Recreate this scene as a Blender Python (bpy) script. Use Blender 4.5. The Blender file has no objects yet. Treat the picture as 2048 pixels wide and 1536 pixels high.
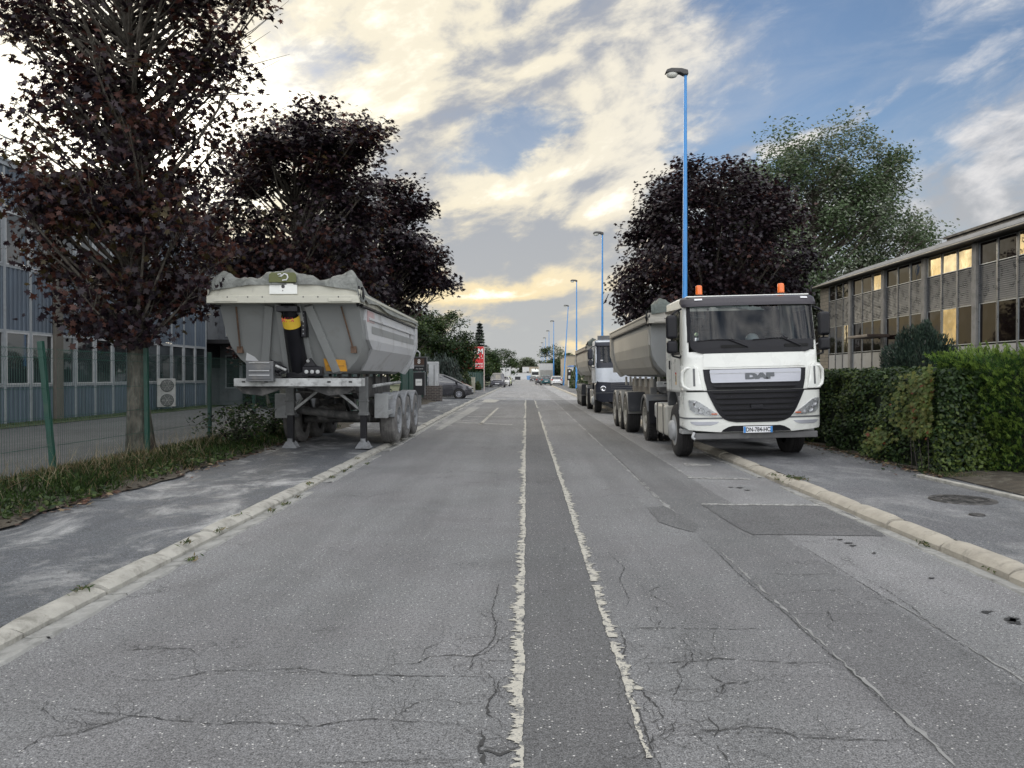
import bpy, bmesh, math, random
import numpy as np
from mathutils import Vector, Matrix, Euler
S = bpy.context.scene
COL = S.collection
rad = math.radians
# ------------------------------------------------------------------ camera
F = 1538.0
CAMZ = 1.6
cam_d = bpy.data.cameras.new('camera'); cam = bpy.data.objects.new('camera', cam_d); COL.objects.link(cam)
cam_d.sensor_width = 36; cam_d.lens = F / 2048 * 36; cam_d.clip_start = 0.1; cam_d.clip_end = 3000
cam.location = (0, 0, CAMZ)
YAW = math.atan(29 / F); PITCH = math.atan(17 / F)
cam.rotation_euler = (math.pi / 2 - PITCH, 0, YAW)
S.camera = cam
RC = Euler((math.pi / 2 - PITCH, 0, YAW)).to_matrix()
S.render.resolution_x = 1024; S.render.resolution_y = 768
S.render.engine = 'CYCLES'
S.view_settings.view_transform = 'Standard'; S.view_settings.look = 'None'
S.view_settings.gamma = 1; S.view_settings.use_curve_mapping = False
S.view_settings.exposure = 0.28
S.cycles.max_bounces = 6; S.cycles.transparent_max_bounces = 12

def ray(px, py):                       # a pixel of the reference photograph as a direction in the world
    return (RC @ Vector(((px - 1024) / F, -(py - 768) / F, -1))).normalized()
def G(px, py, z=0.0):                  # where that direction meets the ground at height z
    d = ray(px, py); t = (z - CAMZ) / d.z
    return (d.x * t, d.y * t)
def AE(px, py):
    d = ray(px, py); return math.atan2(d.x, d.y), math.asin(d.z)

# ------------------------------------------------------------------ node helper
class NT:
    def __init__(s, tree): s.t = tree; s.t.nodes.clear()
    def n(s, typ, **kw):
        nd = s.t.nodes.new(typ)
        for k, v in kw.items(): setattr(nd, k, v)
        return nd
    def put(s, sock, v):
        if isinstance(v, bpy.types.NodeSocket): s.t.links.new(v, sock)
        else:
            try: sock.default_value = v
            except Exception: sock.default_value = (v[0], v[1], v[2], 1) if len(v) == 3 else v
    def m(s, op, a, b=None, c=None, clamp=False):
        nd = s.n('ShaderNodeMath', operation=op); nd.use_clamp = clamp
        for i, v in enumerate((a, b, c)):
            if v is not None: s.put(nd.inputs[i], v)
        return nd.outputs[0]
    def mix(s, f, a, b, blend='MIX'):
        nd = s.n('ShaderNodeMix', data_type='RGBA', blend_type=blend)
        s.put(nd.inputs['Factor'], f)
        for so, v in ((nd.inputs[6], a), (nd.inputs[7], b)):
            if isinstance(v, (tuple, list)): v = (v[0], v[1], v[2], 1)
            s.put(so, v)
        return nd.outputs[2]
    def ramp(s, v, lo, hi, a=0.0, b=1.0, smooth=True):
        nd = s.n('ShaderNodeMapRange'); nd.interpolation_type = 'SMOOTHSTEP' if smooth else 'LINEAR'
        s.put(nd.inputs[0], v)
        for i, x in zip((1, 2, 3, 4), (lo, hi, a, b)): s.put(nd.inputs[i], x)
        return nd.outputs[0]
    def noise(s, vec, scale, detail=4, rough=0.55, dist=0.0, col=False):
        nd = s.n('ShaderNodeTexNoise'); s.put(nd.inputs['Vector'], vec)
        s.put(nd.inputs['Scale'], scale); s.put(nd.inputs['Detail'], detail); s.put(nd.inputs['Roughness'], rough); s.put(nd.inputs['Distortion'], dist)
        return nd.outputs[1 if col else 0]
    def xyz(s, x, y, z):
        nd = s.n('ShaderNodeCombineXYZ')
        for i, v in enumerate((x, y, z)): s.put(nd.inputs[i], v)
        return nd.outputs[0]
    def sep(s, v):
        nd = s.n('ShaderNodeSeparateXYZ'); s.put(nd.inputs[0], v); return nd.outputs

# ------------------------------------------------------------------ sky
SUN_A, SUN_E = AE(300, 250)
W = bpy.data.worlds.new('World'); S.world = W; W.use_nodes = True
def build_sky():
    T = NT(W.node_tree)
    tc = T.n('ShaderNodeTexCoord')
    x, y, z = T.sep(tc.outputs['Generated'])
    A = T.m('ARCTAN2', x, y); E = T.m('ARCSINE', z)
    sky = T.n('ShaderNodeTexSky', sky_type='NISHITA'); sky.sun_disc = False
    sky.sun_elevation = rad(17); sky.sun_rotation = SUN_A; sky.air_density = 1.0; sky.dust_density = 0.6; sky.ozone_density = 2.0
    den = T.m('ADD', T.m('MAXIMUM', z, 0.0), 0.11)
    u = T.m('DIVIDE', x, den); v = T.m('DIVIDE', y, den)
    c, s_ = math.cos(rad(28)), math.sin(rad(28))          # cloud streets run up to the right
    ur = T.m('ADD', T.m('MULTIPLY', u, c), T.m('MULTIPLY', v, s_))
    vr = T.m('SUBTRACT', T.m('MULTIPLY', v, c), T.m('MULTIPLY', u, s_))
    P = T.xyz(T.m('MULTIPLY', ur, 1.0), T.m('MULTIPLY', vr, 0.8), 3.7)
    n1 = T.noise(P, 0.85, 9, 0.60, 0.5)
    n2 = T.noise(T.xyz(T.m('ADD', ur, 11.3), vr, 9.1), 1.5, 8, 0.62, 0.7)
    D = T.xyz(T.m('MULTIPLY', A, 1.0), T.m('MULTIPLY', E, 1.7), 0.0)
    wn = T.noise(D, 7.0, 6, 0.6, 0.3, col=True)
    wr, wg, wb = T.sep(wn)
    puff = T.noise(T.xyz(A, T.m('MULTIPLY', E, 1.5), 4.0), 10.0, 8, 0.58, 0.6)
    wisp = T.noise(T.xyz(T.m('ADD', A, T.m('MULTIPLY', E, -0.6)), T.m('MULTIPLY', E, 2.6), 7.0), 5.0, 9, 0.6, 0.9)
    A2 = T.m('ADD', A, T.m('MULTIPLY', T.m('SUBTRACT', wr, 0.5), 0.22))
    E2 = T.m('ADD', E, T.m('MULTIPLY', T.m('SUBTRACT', wg, 0.5), 0.14))
    def blob(px, py, rx, ry, rot=0.0, warp=True):
        a0, e0 = AE(px, py); sa, se = rx / F, ry / F
        a = T.m('SUBTRACT', A2 if warp else A, a0); e = T.m('SUBTRACT', E2 if warp else E, e0)
        if rot:
            cr, sr = math.cos(rot), math.sin(rot)
            a, e = (T.m('ADD', T.m('MULTIPLY', a, cr), T.m('MULTIPLY', e, sr)), T.m('SUBTRACT', T.m('MULTIPLY', e, cr), T.m('MULTIPLY', a, sr)))
        a = T.m('DIVIDE', a, sa); e = T.m('DIVIDE', e, se)
        return T.m('EXPONENT', T.m('MULTIPLY', T.m('ADD', T.m('MULTIPLY', a, a), T.m('MULTIPLY', e, e)), -1.0))
    def add(base, lst, warp=True):
        for (px, py, rx, ry, rot, amp) in lst:
            base = T.m('MULTIPLY_ADD', blob(px, py, rx, ry, rot, warp), amp, base)
        return base
    # billowed detail in az/el, drawn out along the cloud streets
    cr_, sr_ = math.cos(0.30), math.sin(0.30)
    a_ = T.m('ADD', T.m('MULTIPLY', A, cr_), T.m('MULTIPLY', E, sr_)); e_ = T.m('SUBTRACT', T.m('MULTIPLY', E, cr_), T.m('MULTIPLY', A, sr_))
    bil = T.noise(T.xyz(a_, T.m('MULTIPLY', e_, 1.9), 2.0), 5.0, 10, 0.56, 0.35)
    bil2 = T.noise(T.xyz(T.m('ADD', a_, 0.022), T.m('MULTIPLY', T.m('ADD', e_, -0.020), 1.9), 2.0), 5.0, 10, 0.56, 0.35)   # same field shifted away from the sun: gives lit and shaded flanks
    fin = T.noise(T.xyz(a_, T.m('MULTIPLY', e_, 2.2), 8.0), 20.0, 8, 0.65, 0.6)
    cov = T.m('ADD', T.m('MULTIPLY', n1, 0.20), T.m('MULTIPLY', bil, 0.80))
    cov = T.m('ADD', cov, T.m('MULTIPLY', T.m('SUBTRACT', fin, 0.5), 0.30))
    cov = T.m('ADD', cov, T.m('MULTIPLY', T.m('SUBTRACT', wisp, 0.5), 0.35))
    cov = T.m('ADD', cov, 0.13)
    cov = add(cov, [(1720, 130, 330, 165, 0.2, -0.32), (1480, -40, 300, 70, 0, -0.14), (1040, 285, 150, 50, 0.0, -0.34),
                    (600, 100, 190, 60, -0.1, -0.26), (1810, 290, 150, 50, 0.3, -0.18), (1520, 350, 170, 60, 0.3, -0.14), (1850, 590, 150, 50, 0, -.1),
                    (2000, 330, 170, 170, 0, 0.14), (820, 90, 130, 170, 0, 0.3), (1150, 120, 240, 150, 0, 0.14),
                    (1330, 290, 110, 55, 0, 0.2), (1170, 320, 130, 55, 0.3, 0.25), (1000, 520, 330, 130, 0, 0.34), (1620, 240, 150, 24, 0.45, 0.30), (250, 300, 380, 300, 0, .4)])
    mask = T.ramp(cov, 0.40, 0.72)
    # brightness of the cloud: sunlit cream, shaded grey
    rel = T.m('MULTIPLY', T.m('SUBTRACT', bil, bil2), 2.7)
    t = T.m('ADD', T.m('MULTIPLY', T.m('SUBTRACT', fin, 0.5), 0.55), T.m('ADD', rel, T.m('MULTIPLY', T.m('SUBTRACT', n2, 0.5), 0.6)))
    t = T.m('ADD', t, 0.62)
    t = add(t, [(900, 440, 120, 55, 0, -0.36), (1040, 535, 200, 45, 0.1, -0.34), (1180, 480, 140, 55, 0, -0.28), (1000, 680, 600, 45, 0, -0.45),
                (1130, 620, 160, 30, 0, -0.10), (2000, 370, 150, 60, 0.3, -0.22), (1990, 480, 200, 70, 0.3, -0.15), (820, 250, 60, 35, 0, -0.3), (1390, 250, 120, 60, 0.2, -0.10),
                (960, 200, 120, 60, 0.7, -0.20), (810, 60, 100, 110, 0, 0.5), (600, 225, 230, 70, 0.1, 0.7), (1120, 330, 130, 40, 0.5, 0.22), (980, 400, 100, 35, 0.2, 0.30),
                (1150, 395, 160, 30, 0.3, 0.25), (1000, 592, 190, 22, 0.1, 0.34), (1190, 698, 80, 26, 0, 0.75), (1330, 275, 80, 30, 0.1, 0.2), (1150, 130, 200, 90, 0, 0.08), (180, 270, 270, 260, 0, 1.3)])
    t = add(t, [(1080, 560, 240, 26, 0.15, 0.18), (960, 340, 90, 30, 0.2, 0.2), (1250, 420, 130, 40, 0.3, 0.22), (900, 590, 90, 20, 0, 0.10)])
    grey = T.mix(T.ramp(E, 0.02, 0.35), (0.46, 0.47, 0.47), (0.36, 0.385, 0.44))
    warm = T.mix(T.ramp(E, 0.03, 0.26), (0.92, 0.74, 0.42), (0.88, 0.81, 0.65))
    dA = T.m('ABSOLUTE', T.m('SUBTRACT', A, SUN_A))
    warm = T.mix(T.ramp(dA, 0.40, 0.95), warm, (0.74, 0.73, 0.73))
    ccol = T.mix(T.ramp(t, 0.28, 0.92, smooth=True), grey, warm)
    ccol = T.mix(T.ramp(t, 0.95, 1.6), ccol, (1.5, 1.42, 1.2))
    # front-lit cloud overhead and behind the viewer is brighter
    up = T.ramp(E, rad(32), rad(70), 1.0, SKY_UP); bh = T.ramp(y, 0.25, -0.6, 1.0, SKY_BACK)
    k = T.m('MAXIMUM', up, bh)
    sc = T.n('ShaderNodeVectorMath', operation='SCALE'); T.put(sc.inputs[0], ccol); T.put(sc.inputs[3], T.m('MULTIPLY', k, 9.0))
    sk = T.n('ShaderNodeVectorMath', operation='MULTIPLY'); T.put(sk.inputs[0], sky.outputs[0]); sk.inputs[1].default_value = SKY_TINT
    # pale veil low down
    dsun = T.n('ShaderNodeVectorMath', operation='DOT_PRODUCT'); T.put(dsun.inputs[0], tc.outputs['Generated']); dsun.inputs[1].default_value = (math.sin(SUN_A) * math.cos(SUN_E), math.cos(SUN_A) * math.cos(SUN_E), math.sin(SUN_E))
    sk2 = T.n('ShaderNodeVectorMath', operation='SCALE'); T.put(sk2.inputs[0], sk.outputs[0]); T.put(sk2.inputs[3], T.ramp(dsun.outputs['Value'], 0.70, 0.97, 1.0, 0.62)); sk = sk2
    blue = T.mix(T.ramp(E, 0.30, 0.02, 0.0, 0.75), sk.outputs[0], (4.4, 4.6, 4.6))
    blue = T.mix(T.ramp(T.m('ADD', wisp, T.m('MULTIPLY', n2, 0.3)), 0.5, 0.95, 0.0, 0.5), blue, (4.2, 4.6, 5.3))
    col = T.mix(mask, blue, sc.outputs[0])
    # glare of the veiled sun
    sv = (math.sin(SUN_A) * math.cos(SUN_E), math.cos(SUN_A) * math.cos(SUN_E), math.sin(SUN_E))
    dt = T.n('ShaderNodeVectorMath', operation='DOT_PRODUCT'); T.put(dt.inputs[0], tc.outputs['Generated']); dt.inputs[1].default_value = sv
    g1 = T.m('POWER', T.m('MAXIMUM', dt.outputs['Value'], 0.0), 110.0)
    g2 = T.m('POWER', T.m('MAXIMUM', dt.outputs['Value'], 0.0), 500.0)
    gl = T.m('ADD', T.m('MULTIPLY', g1, 3.2), T.m('MULTIPLY', g2, 25.0))
    gs = T.n('ShaderNodeVectorMath', operation='SCALE'); gs.inputs[0].default_value = (1.0, 0.93, 0.82); T.put(gs.inputs[3], gl)
    ad = T.n('ShaderNodeVectorMath', operation='ADD'); T.put(ad.inputs[0], col); T.put(ad.inputs[1], gs.outputs[0])
    bg = T.n('ShaderNodeBackground'); T.put(bg.inputs[0], ad.outputs[0]); bg.inputs[1].default_value = 0.1
    out = T.n('ShaderNodeOutputWorld'); T.t.links.new(bg.outputs[0], out.inputs[0])
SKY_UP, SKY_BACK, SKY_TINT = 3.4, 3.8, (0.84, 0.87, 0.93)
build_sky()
W.cycles.sampling_method = 'MANUAL'; W.cycles.sample_map_resolution = 512
sl = bpy.data.lights.new('sun', 'SUN'); sl.energy = 1.0; sl.angle = rad(14); sl.color = (1.0, 0.88, 0.70)
so = bpy.data.objects.new('sun', sl); COL.objects.link(so)
sd = Vector((math.sin(SUN_A) * math.cos(rad(17)), math.cos(SUN_A) * math.cos(rad(17)), math.sin(rad(17))))
so.rotation_euler = sd.to_track_quat('Z', 'Y').to_euler()

# ------------------------------------------------------------------ materials
MATS = {}
def mat(name, col, rough=0.6, metal=0.0, var=0.12, vs=3.0, dirt=None, dirt_amt=0.0, ds=2.5, bump=0.0, bs=40.0, spec=0.5, coat=0.0, stretch=(1, 1, 1), emit=None):
    if name in MATS: return MATS[name]
    m = bpy.data.materials.new(name); m.use_nodes = True; T = NT(m.node_tree); MATS[name] = m
    tc = T.n('ShaderNodeTexCoord'); o = tc.outputs['Object']
    mp = T.n('ShaderNodeMapping'); T.put(mp.inputs[0], o); mp.inputs['Scale'].default_value = stretch; o = mp.outputs[0]
    n = T.noise(o, vs, 6, 0.6)
    f = T.ramp(n, 0.3, 0.7, 1 - var, 1 + var)
    sc = T.n('ShaderNodeVectorMath', operation='SCALE'); T.put(sc.inputs[0], tuple(col)); T.put(sc.inputs[3], f)
    c = sc.outputs[0]
    if dirt is not None:
        d = T.noise(o, ds, 8, 0.68, 0.4)
        c = T.mix(T.ramp(d, 0.62 - dirt_amt * 0.35, 0.80 - dirt_amt * 0.25, 0, min(1, 0.5 + dirt_amt * 0.5)), c, dirt)
    p = T.n('ShaderNodeBsdfPrincipled'); T.put(p.inputs['Base Color'], c)
    T.put(p.inputs['Roughness'], T.ramp(n, 0.3, 0.7, max(0.02, rough - 0.08), min(1, rough + 0.08)) if rough > 0.12 else rough)
    p.inputs['Metallic'].default_value = metal; p.inputs['Specular IOR Level'].default_value = spec; p.inputs['Coat Weight'].default_value = coat
    if emit: p.inputs['Emission Color'].default_value = (*emit[:3], 1); p.inputs['Emission Strength'].default_value = emit[3]
    if bump:
        b = T.n('ShaderNodeBump'); b.inputs['Strength'].default_value = bump; b.inputs['Distance'].default_value = 0.02
        T.put(b.inputs['Height'], T.noise(o, bs, 5, 0.6)); T.t.links.new(b.outputs[0], p.inputs['Normal'])
    out = T.n('ShaderNodeOutputMaterial'); T.t.links.new(p.outputs[0], out.inputs[0])
    return m
def glass(name, tint=(0.5, 0.55, 0.55), rough=0.02, wav=0.0):
    if name in MATS: return MATS[name]
    m = bpy.data.materials.new(name); m.use_nodes = True; T = NT(m.node_tree); MATS[name] = m
    tr = T.n('ShaderNodeBsdfTransparent'); T.put(tr.inputs[0], tint)
    gl = T.n('ShaderNodeBsdfGlossy'); gl.inputs['Roughness'].default_value = rough
    fr = T.n('ShaderNodeFresnel'); fr.inputs[0].default_value = 1.6
    mx = T.n('ShaderNodeMixShader'); T.put(mx.inputs[0], T.m('ADD', T.m('MULTIPLY', fr.outputs[0], 0.75), 0.0, clamp=True))
    T.t.links.new(tr.outputs[0], mx.inputs[1]); T.t.links.new(gl.outputs[0], mx.inputs[2])
    out = T.n('ShaderNodeOutputMaterial'); T.t.links.new(mx.outputs[0], out.inputs[0])
    return m
def pane(name, col=(0.012, 0.014, 0.016), wav=0.004, ws=1.2, ior=1.9):     # dark room behind a window pane
    if name in MATS: return MATS[name]
    m = bpy.data.materials.new(name); m.use_nodes = True; T = NT(m.node_tree); MATS[name] = m
    tc = T.n('ShaderNodeTexCoord'); o = tc.outputs['Object']
    p = T.n('ShaderNodeBsdfPrincipled'); T.put(p.inputs['Base Color'], T.mix(T.ramp(T.noise(o, 0.6, 3), 0.35, 0.7), col, tuple(c * 2.5 for c in col)))
    p.inputs['Roughness'].default_value = 0.03; p.inputs['IOR'].default_value = ior
    b = T.n('ShaderNodeBump'); b.inputs['Strength'].default_value = 1.0; b.inputs['Distance'].default_value = wav
    T.put(b.inputs['Height'], T.noise(o, ws, 2, 0.5)); T.t.links.new(b.outputs[0], p.inputs['Normal'])
    out = T.n('ShaderNodeOutputMaterial'); T.t.links.new(p.outputs[0], out.inputs[0])
    return m
def leafmat(name, col, trans=0.35, rough=0.5, spec=0.3):
    if name in MATS: return MATS[name]
    m = bpy.data.materials.new(name); m.use_nodes = True; T = NT(m.node_tree); MATS[name] = m
    tc = T.n('ShaderNodeTexCoord'); n = T.noise(tc.outputs['Object'], 2.5, 5, 0.7)
    sc = T.n('ShaderNodeVectorMath', operation='SCALE'); T.put(sc.inputs[0], tuple(col)); T.put(sc.inputs[3], T.ramp(n, 0.3, 0.7, 0.65, 1.4))
    p = T.n('ShaderNodeBsdfPrincipled'); T.put(p.inputs['Base Color'], sc.outputs[0]); p.inputs['Roughness'].default_value = rough; p.inputs['Specular IOR Level'].default_value = spec
    t = T.n('ShaderNodeBsdfTranslucent'); T.put(t.inputs[0], sc.outputs[0])
    mx = T.n('ShaderNodeMixShader'); mx.inputs[0].default_value = trans
    T.t.links.new(p.outputs[0], mx.inputs[1]); T.t.links.new(t.outputs[0], mx.inputs[2])
    out = T.n('ShaderNodeOutputMaterial'); T.t.links.new(mx.outputs[0], out.inputs[0])
    return m

# ------------------------------------------------------------------ mesh helpers
class MB:
    def __init__(s): s.v = []; s.f = []; s.mi = []; s.m = 0
    def add(s, vs, fs):
        o = len(s.v); s.v += [tuple(p) for p in vs]; s.f += [tuple(i + o for i in f) for f in fs]; s.mi += [s.m] * len(fs); return s
    def box(s, x0, x1, y0, y1, z0, z1):
        return s.add([(x0, y0, z0), (x1, y0, z0), (x1, y1, z0), (x0, y1, z0), (x0, y0, z1), (x1, y0, z1), (x1, y1, z1), (x0, y1, z1)],
                     [(0, 3, 2, 1), (4, 5, 6, 7), (0, 1, 5, 4), (1, 2, 6, 5), (2, 3, 7, 6), (3, 0, 4, 7)])
    def beam(s, p, q, w, h, up=(0, 0, 1)):
        p, q = Vector(p), Vector(q); d = (q - p).normalized(); u = Vector(up)
        if abs(d.dot(u)) > 0.99: u = Vector((0, 1, 0))
        a = d.cross(u).normalized() * w / 2; b = a.cross(d).normalized() * h / 2
        vs = [p - a - b, p + a - b, p + a + b, p - a + b, q - a - b, q + a - b, q + a + b, q - a + b]
        return s.add(vs, [(0, 1, 2, 3), (7, 6, 5, 4), (0, 4, 5, 1), (1, 5, 6, 2), (2, 6, 7, 3), (3, 7, 4, 0)])
    def tube(s, pts, r, n=8, cap=True):
        pts = [Vector(p) for p in pts]; rs = r if isinstance(r, (list, tuple)) else [r] * len(pts)
        d0 = (pts[1] - pts[0]).normalized(); ref = Vector((0, 0, 1)) if abs(d0.z) < 0.9 else Vector((1, 0, 0))
        a = d0.cross(ref).normalized(); vs = []
        for i, p in enumerate(pts):
            d = (pts[min(i + 1, len(pts) - 1)] - pts[max(i - 1, 0)])
            d = d.normalized() if d.length > 1e-9 else d0
            a = (a - d * a.dot(d)).normalized(); b = d.cross(a)
            for k in range(n):
                t = 2 * math.pi * k / n; vs.append(p + (a * math.cos(t) + b * math.sin(t)) * rs[i])
        fs = []
        for i in range(len(pts) - 1):
            for k in range(n):
                k2 = (k + 1) % n; fs.append((i * n + k, i * n + k2, (i + 1) * n + k2, (i + 1) * n + k))
        if cap: fs.append(tuple(range(n - 1, -1, -1))); fs.append(tuple((len(pts) - 1) * n + k for k in range(n)))
        return s.add(vs, fs)
    def lathe(s, prof, n=24, axis='x', c=(0, 0, 0), closed=False):   # prof: (radius, along)
        vs = []
        for (r, a) in prof:
            for k in range(n):
                t = 2 * math.pi * k / n; q = (r * math.cos(t), r * math.sin(t))
                p = {'x': (a, q[0], q[1]), 'y': (q[0], a, q[1]), 'z': (q[0], q[1], a)}[axis]
                vs.append((p[0] + c[0], p[1] + c[1], p[2] + c[2]))
        fs = []; L = len(prof)
        for i in range(L if closed else L - 1):
            for k in range(n):
                k2 = (k + 1) % n; j = (i + 1) % L; fs.append((i * n + k, i * n + k2, j * n + k2, j * n + k))
        return s.add(vs, fs)
    def prism(s, poly, axis, a, b):
        def P(q, t): return {'x': (t, q[0], q[1]), 'y': (q[0], t, q[1]), 'z': (q[0], q[1], t)}[axis]
        n = len(poly)
        return s.add([P(q, a) for q in poly] + [P(q, b) for q in poly],
                     [tuple(range(n))] + [tuple(range(2 * n - 1, n - 1, -1))] + [(i, (i + 1) % n, n + (i + 1) % n, n + i) for i in range(n)])
    def grid(s, pts):
        R = len(pts); Cn = len(pts[0]); o = [p for r in pts for p in r]
        return s.add(o, [(i * Cn + j, i * Cn + j + 1, (i + 1) * Cn + j + 1, (i + 1) * Cn + j) for i in range(R - 1) for j in range(Cn - 1)])
    def build(s, name, m, parent=None, smooth=False, bevel=0.0, loc=None, solid=0.0, fix=True, label=None, seg=2):
        me = bpy.data.meshes.new(name); me.from_pydata(s.v, [], s.f)
        for mm in (m if isinstance(m, (list, tuple)) else [m]): me.materials.append(mm)
        if any(s.mi): me.polygons.foreach_set('material_index', s.mi)
        if fix:
            bm = bmesh.new(); bm.from_mesh(me); bmesh.ops.remove_doubles(bm, verts=bm.verts, dist=1e-5) if fix == 'weld' else None
            bmesh.ops.recalc_face_normals(bm, faces=bm.faces); bm.to_mesh(me); bm.free()
        if smooth: me.shade_smooth()
        me.update()
        o = bpy.data.objects.new(name, me); COL.objects.link(o)
        if parent: o.parent = parent
        if loc: o.location = loc
        if solid:
            md = o.modifiers.new('s', 'SOLIDIFY'); md.thickness = solid; md.offset = -1
        if bevel:
            md = o.modifiers.new('b', 'BEVEL'); md.width = bevel; md.segments = seg; md.limit_method = 'ANGLE'; md.angle_limit = rad(40)
            md.harden_normals = False
            me.shade_smooth(); 
            ws = o.modifiers.new('w', 'WEIGHTED_NORMAL'); ws.keep_sharp = False
        elif smooth == 'auto':
            me.set_sharp_from_angle(angle=rad(38))
        if label: o['label'] = label
        return o
def empty(name, loc, label, cat, group=None, rot=(0, 0, 0)):
    o = bpy.data.objects.new(name, None); COL.objects.link(o); o.empty_display_size = 0.3
    o.location = loc; o.rotation_euler = rot; return tag(o, label, cat, group)
def tag(o, label=None, cat=None, group=None, kind=None):
    if label: o['label'] = label
    if cat: o['category'] = cat
    if group: o['group'] = group
    if kind: o['kind'] = kind
    return o
def struct(o): o['kind'] = 'structure'; return o
def kids(o): return [c for c in COL.objects if c.parent == o]
def copy_tree(o, parent=None):
    c = o.copy(); COL.objects.link(c); c.parent = parent
    for ch in kids(o): copy_tree(ch, c)
    return c
def link_copy(o, parent, loc=None, rot=None):
    c = copy_tree(o, parent)
    if loc is not None: c.location = loc
    if rot is not None: c.rotation_euler = rot
    return c
def textmesh(body, size, m, name, parent, loc, rot, depth=0.004, bold=0.0, sx=1.0, align='CENTER', space=1.0):
    cu = bpy.data.curves.new('t', 'FONT'); cu.body = body; cu.size = size; cu.extrude = depth; cu.offset = bold
    cu.align_x = align; cu.align_y = 'CENTER'; cu.space_character = space
    ob = bpy.data.objects.new('t', cu); COL.objects.link(ob)
    dg = bpy.context.evaluated_depsgraph_get(); me = bpy.data.meshes.new_from_object(ob.evaluated_get(dg))
    bpy.data.objects.remove(ob); bpy.data.curves.remove(cu)
    me.materials.clear(); me.materials.append(m)
    o = bpy.data.objects.new(name, me); COL.objects.link(o); o.parent = parent; o.location = loc; o.rotation_euler = rot; o.scale = (sx, 1, 1)
    return o
UPR = (math.pi / 2, 0, 0)     # text standing upright, read from -Y
rng = np.random.default_rng(7)
random.seed(7)

# leaves: many small flat leaf shapes in one mesh
MAPLE = np.array([(0, -.5), (.10, -.18), (.40, -.34), (.28, -.06), (.52, .14), (.24, .18), (.0, .55), (-.24, .18), (-.52, .14), (-.28, -.06), (-.40, -.34), (-.10, -.18)])
OVAL = np.array([(0, -.5), (.26, -.15), (.24, .2), (0, .5), (-.24, .2), (-.26, -.15)])
SLIM = np.array([(0, -.5), (.12, 0), (0, .5), (-.12, 0)])
TRI = np.array([(-.06, -.5), (.06, -.5), (0, .5)])
def leaves(P, size, shape, name, mats, parent=None, up=0.5, out=None, outw=0.5, svar=0.35, axis=None, probs=None, curl=0.25, mi=None):
    P = np.asarray(P, float); n = len(P); k = len(shape)
    nr = rng.normal(size=(n, 3)); nr /= np.linalg.norm(nr, axis=1)[:, None]
    nr[:, 2] = np.abs(nr[:, 2]); nr += np.array([0, 0, up])
    if out is not None: nr += out * outw
    nr /= np.linalg.norm(nr, axis=1)[:, None]
    t = rng.normal(size=(n, 3)) if axis is None else axis + rng.normal(size=(n, 3)) * 0.28
    if axis is None: t -= nr * (t * nr).sum(1)[:, None]
    t /= np.linalg.norm(t, axis=1)[:, None] + 1e-9
    b = np.cross(nr, t); b /= np.linalg.norm(b, axis=1)[:, None] + 1e-9
    if axis is not None: nr = np.cross(t, b)
    s = (size * (1 + svar * rng.uniform(-1, 1, n)))[:, None]
    V = np.empty((n, k, 3))
    for j, (x, y) in enumerate(shape):
        V[:, j] = P + (b * x + t * y - nr * (abs(x) * curl + y * y * curl)) * s
    V = V.reshape(-1, 3).astype(np.float32)
    me = bpy.data.meshes.new(name); me.vertices.add(n * k); me.vertices.foreach_set('co', V.ravel())
    me.loops.add(n * k); me.loops.foreach_set('vertex_index', np.arange(n * k, dtype=np.int32))
    me.polygons.add(n); me.polygons.foreach_set('loop_start', np.arange(0, n * k, k, dtype=np.int32)); 
    me.polygons.foreach_set('loop_total', np.full(n, k, dtype=np.int32))
    for m in mats: me.materials.append(m)
    if len(mats) > 1:
        if mi is None: mi = rng.choice(len(mats), n, p=probs)
        me.polygons.foreach_set('material_index', mi.astype(np.int32))
    me.update(calc_edges=True); me.validate()
    o = bpy.data.objects.new(name, me); COL.objects.link(o)
    if parent: o.parent = parent
    return o
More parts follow.
